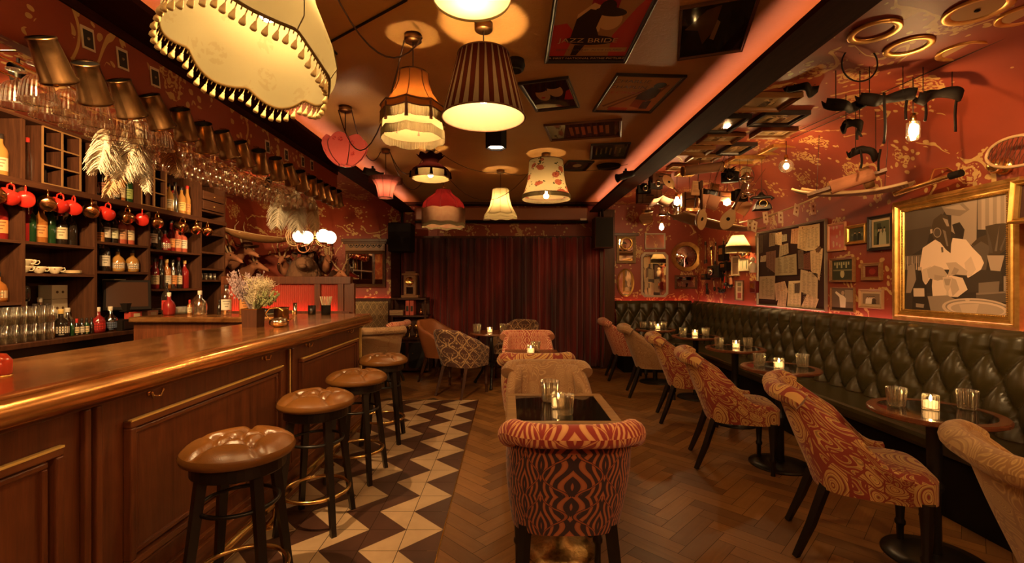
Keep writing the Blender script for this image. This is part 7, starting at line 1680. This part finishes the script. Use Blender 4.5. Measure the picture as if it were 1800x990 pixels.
def book_(label, px, py, d, sz, rot, c, opened=False):
    p = at(px, py, d); r = thing('hanging_book' if opened else 'loose_page', label, 'book' if opened else 'paper', p, rot=rot); w, h = sz
    if opened:
        for s in (-1, 1):
            b = MB(); b.grid(lambda u, v: (s*w*u, -.05*u - .012*math.sin(PI*u), -h/2+h*v), 8, 2); b.build('page', pal(c, .8), r, solid=.006)
        b = MB(); b.tube([(0, .004, -h/2), (0, .004, h/2)], .006, 6); b.build('spine', M['dark_wood'], r)
    else:
        b = MB(); b.grid(lambda u, v: ((u-.5)*w, .006*math.sin(u*5+v*4), (v-.5)*h), 8, 8); b.build('sheet', pal(c, .8), r, solid=.001)
        b = MB()
        for k in range(8): b.box((-w*.38, -.009, h*(.36-.09*k)), (w*(.2+.18*math.sin(k*2.2)), -.008, h*(.365-.09*k)+.003))
        b.build('ink_lines', pal(tuple(x*.5 for x in c), .8), r)
    hang(r, (0, 0, p.z))
def drum(label, px, py, d, rr_, h, m, rot=(0, 0, 0), name='drum_box'):
    p = at(px, py, d); r = thing(name, label, 'box', p, rot=rot); b = MB(); b.lathe([(0, -h/2), (rr_, -h/2), (rr_, h/2), (0, h/2)], 28, smooth=False); b.build('body', m, r); b = MB(); b.ring((0, 0, h/2-.01), rr_+.002, .005); b.ring((0, 0, -h/2+.01), rr_+.002, .005); b.build('hoops', M['brass'], r)
paperc = (.62, .36, .18)
book_('square cream letter hanging in the middle of the curio cluster', 1226, 331, 4.6, (.12, .14), (.1, .05, .1), paperc); book_('tan page hanging right of the cream letter', 1256, 331, 4.9, (.12, .10), (.1, .1, .3), (.5, .26, .12)); book_('pale page pinned near the dark spiky plant', 1312, 305, 4.7, (.12, .14), (.1, 0, .3), (.42, .3, .15))
book_('open paperback hanging spine-up below the cream letter', 1243, 353, 4.6, (.10, .14), (.5, .1, .2), (.6, .3, .18), True); book_('open book hanging left of the cluster above the mirrors', 1161, 350, 5.4, (.12, .16), (1.2, 0, .1), (.68, .42, .28), True); book_('open pamphlet hanging beside the oval bulb', 1300, 362, 4.9, (.09, .14), (.3, .5, .2), (.55, .3, .15), True)
book_('pointed folded sheet hanging below the open paperback', 1238, 367, 4.6, (.03, .10), (0, .2, .1), (.6, .34, .2))
mandolin('round-backed mandolin hanging face-out below the cluster', 1234, 385, 4.45, (.4, -.5, .4), .75); mandolin('second mandolin hanging behind the pear bulb', 1280, 385, 4.5, (.3, .4, -.3), .7); mandolin('small dark mandolin at the left of the curio cluster', 1176, 320, 5.2, (.3, 2.6, .2), .6)
lantern('brass lantern hanging beside the left pear bulb', 1192, 372, 5.3, .9); lantern('chrome lantern in the cluster near the globe bulb', 1312, 325, 4.5, 1.0, 'silver'); lantern('storm lantern hanging left of the cluster', 1166, 366, 5.8, .9); lantern('small lantern above the rectangular mirror', 1141, 362, 5.9, .8)
lantern('dark lantern hanging right of the wicker sledge', 1338, 355, 4.7, .8, 'iron')
camera_('black folding camera at the left end of the curio cluster', 1132, 333, 5.6); camera_('vintage camera hung below the chrome lantern', 1300, 345, 4.6, .3); camera_('camera dangling near the black plant', 1283, 312, 4.6, -.4); camera_('boxy camera hung between the beam and the pages', 1152, 325, 5.4, .2)
case_('small dark suitcase strapped near the beam', 1160, 313, 5.4, (.24, .10, .14), M['dark_wood'], .2); case_('tan leather case hanging in the middle of the cluster', 1212, 352, 5.0, (.17, .10, .16), WLF, -.2); case_('slim black case hanging over the mandolin', 1245, 342, 4.8, (.20, .06, .10), M['black'], .5, .5); case_('tray-like open case with a row of pigeonholes near the beam', 1140, 345, 5.7, (.30, .08, .18), DKF, .1); case_('leather map case right of the cream letter', 1270, 345, 4.9, (.26, .08, .10), M['brown_leather'], .3, .3)
drum('leather tube lying crosswise above the cluster', 1235, 297, 4.5, .045, .40, M['fur'], (0, 1.45, 0), 'leather_tube'); drum('round tan drum box behind the black brush head', 1222, 360, 5.2, .09, .14, WLF, (.2, 0, 0)); drum('small round tin hanging left of the starburst bulb', 1135, 372, 6.2, .05, .05, M['brass']); drum('shallow dark basket on the back wall above the mirrors', 1135, 385, 7.0, .10, .04, DKF, (1.1, 0, 0), 'shallow_basket')
# spiky dark plant, brush, telephone, bowls
p = at(1281, 300, 4.5); r = thing('spiky_plant', 'dark spiky dried plant hanging upside down under the ceiling frames', 'plant', p); rr = random.Random(4); b = MB()
for k in range(60):
    a, e = rr.uniform(0, 6.28), rr.uniform(-.6, 1.2); L_ = rr.uniform(.05, .10); v = Vector((math.cos(a)*math.cos(e), math.sin(a)*math.cos(e), -math.sin(e))) * L_; b.tube([(0, 0, 0), v*.6, v], [.004, .008, .001], 4)
b.build('spikes', M['black'], r); hang(r, p)
p = at(1339, 362, 4.6); r = thing('rotary_telephone', 'black rotary telephone hanging beside the bamboo pole', 'telephone', p, -.3); b = MB(); b.lathe([(.11, -.04), (.10, .0), (.06, .05), (0, .055)], 4, R(PI/4), smooth=False); b.build('body', M['iron'], r, bevel=.01)
b = MB(); b.tube([(-.10, 0, .06), (-.08, 0, .085), (.08, 0, .085), (.10, 0, .06)], [.022, .014, .014, .022], 10); b.build('handset', M['iron'], r); b = MB(); b.ring((0, -.07, .01), .035, .006, 20, ax='y'); b.build('dial', M['brass'], r); hang(r, p)
p = at(1497, 318, 3.6); r = thing('leather_roll', 'tan leather roll and round wooden drum lying in the wicker carrier', 'roll', p, rot=(0, 1.3, -.6)); b = MB(); b.lathe([(0, -.14), (.05, -.14), (.05, .14), (0, .14)], 24, smooth=False); b.build('roll', M['fur_tan'], r); b = MB(); b.lathe([(0, -.03), (.085, -.03), (.085, .03), (0, .03)], 30, T(0, .08, .10), smooth=False); b.build('drum', WLF, r)
for k in range(3): b = MB(); b.box((-.012, -.02+.05*k, -.3), (.012, .01+.05*k, .22)); b.build('slat', WLF, r)
# snowshoe cut by the right edge
p = at(1795, 265, 2.55); r = thing('snowshoe', 'old snowshoe mounted high on the wall at the right edge', 'snowshoe', p, rot=(.2, .2, -.3)); fn = lambda t: Vector((.0, .30*math.cos(t), .085*math.sin(t)*(1+.2*math.cos(t)))); b = MB(); b.tube([fn(2*PI*k/40) for k in range(40)], .009, 8, closed=True); b.build('rim', M['horn'], r)
b = MB()
for k in range(14): y = -.27 + .54*k/13; h_ = .085*math.sqrt(max(0, 1-(y/.30)**2)); b.tube([(0, y, -h_), (0, min(.28, y+.05), h_)], .0018, 4); b.tube([(0, y, h_), (0, min(.28, y+.05), -h_)], .0018, 4)
b.build('lacing', M['dark_wood'], r)
b = MB(); b.tube([(0, -.15, 0), (.22, -.15, 0)], .006, 6); b.build('peg', M['iron'], r)
# tools hung on the right wall left of the pinboard
def tool(label, pts, rad, m, name, cat='tool', extra=None):
    c = sum((Vector(q) for q in pts), Vector())/len(pts); r = thing(name, label, cat, c); b = MB(); b.tube([Vector(q)-c for q in pts], rad, 8); b.build('shaft', m, r)
    e = Vector(pts[-1]) - c
    b = MB()
    if extra == 'blade': b.cbox(e, (.01, .09, .06))
    elif extra == 'ball': b.ball(e, .03, seg=12)
    else: b.ball(e, .018, seg=10, sc=(1, 1, 2))
    b.build('head', M['iron'], r); b = MB(); b.tube([-e*.9 + Vector((0, 0, 0)), -e*.6], max(rad if not isinstance(rad, list) else rad[0], .008)*1.4, 8); b.build('grip', M['dark_wood'], r)
W = lambda px, py, o=.03: Pw(px, py, XR - o)
for k, (a, c, rd_, m_, nm, l, ex) in enumerate((
  ((1240, 424), (1240, 460), .012, WLF, 'wooden_mallet', 'short wooden mallet hung nearest the corner', 'blade'), ((1250, 432), (1252, 470), .014, M['brass'], 'brass_lantern_tool', 'brass oil can with long spout beside the mallet', 'ball'), ((1258, 425), (1257, 462), .009, M['horn'], 'bone_handled_tool', 'pale-handled tool near the brass oil can', None),
  ((1262, 446), (1278, 430), .016, M['fur_tan'], 'leather_holster', 'tilted tan leather holster beside the fringed lamp', None), ((1255, 466), (1277, 463), .006, M['silver'], 'steel_blade', 'horizontal steel blade below the holster', None), ((1272, 420), (1270, 490), .007, WLF, 'wooden_rod', 'long wooden rod left of the fringed lamp', None),
  ((1277, 440), (1276, 500), .009, M['brown_leather'], 'riding_crop', 'brown riding crop left of the narrow prints', 'ball'), ((1268, 475), (1266, 512), .012, M['copper'], 'copper_pump', 'copper pump hanging low near the middle', 'ball'), ((1274, 480), (1273, 510), .010, M['red_enamel'], 'red_pump', 'red-handled pump beside the copper pump', None),
  ((1242, 498), (1243, 514), .016, M['iron'], 'black_cigarette_case', 'small black oblong case low near the corner', 'blade'), ((1254, 490), (1256, 508), .008, M['horn'], 'forked_bone', 'pale forked stick above the rose glow', None), ((1262, 506), (1270, 512), .010, M['iron'], 'pocket_watch_chain', 'dark chain piece low on the wall', 'ball'),
  ((1280, 505), (1284, 502), .014, M['porcelain'], 'white_brush', 'white-bristled brush beside the dark three-print frame', 'ball'), ((1284, 485), (1285, 500), .020, M['fur_tan'], 'tan_pouch', 'tan pouch below the narrow pale frame', None), ((1290, 449), (1306, 449), .005, M['brass'], 'brass_hook_rail', 'brass hook rail right under the fringed lamp', None))):
    tool('%s, on the wall left of the pinboard' % l, [W(*a), W((a[0]+c[0])/2, (a[1]+c[1])/2, .035), W(*c)], rd_, m_, nm, 'tool', ex)
def blk_box(label, x0, y0, x1, y1, m, nm, dep=.08, lens=False):
    a = Pw(x0, y0, XR-dep); c = Pw(x1, y1, XR-dep); r = thing(nm, label, 'camera' if lens else 'box', (XR-dep/2, (a.y+c.y)/2, (a.z+c.z)/2)); w = abs(a.y-c.y); h = abs(a.z-c.z)
    b = MB(); b.box((-dep/2, -w/2, -h/2), (dep/2, w/2, h/2)); b.build('body', m, r, bevel=.006)
    b = MB()
    if lens: b.lathe([(0, 0), (.05, 0), (.05, .05), (.04, .05), (.035, .02)], 20, T(-dep/2, 0, 0) @ R(-PI/2, 'Y'))
    else: b.box((-dep/2-.006, -w*.3, -h*.1), (-dep/2, w*.3, h*.3))
    b.build('lens' if lens else 'plate', M['silver'] if lens else M['brass'], r)
blk_box('black box camera with a lens hanging in the middle of the wall tools', 1243, 468, 1262, 488, M['iron'], 'box_camera', .10, True); blk_box('dark book-shaped case above the box camera', 1262, 432, 1272, 458, M['black'], 'dark_case'); blk_box('black case tucked left of the box camera', 1232, 482, 1240, 492, M['iron'], 'black_case'); blk_box('dark red wall telephone left of the pinboard', 1317, 494, 1327, 515, mat('oxblood_lacquer', (.13, .012, .01), .3), 'wall_telephone', .06); blk_box('dark case hanging right of the steel blade', 1264, 462, 1276, 476, M['black'], 'leather_pouch')
q = thing('china_figure', 'small white china figure at the left edge of the pinboard', 'figurine', tuple(W(1323, 468, .06))); b = MB(); b.lathe([(0, -.08), (.04, -.08), (.035, -.03), (.045, .02), (.02, .05), (0, .055)], 16); b.build('body', M['porcelain'], q); b = MB(); b.ball((0, 0, .08), .03, seg=12); b.build('head', M['porcelain'], q)
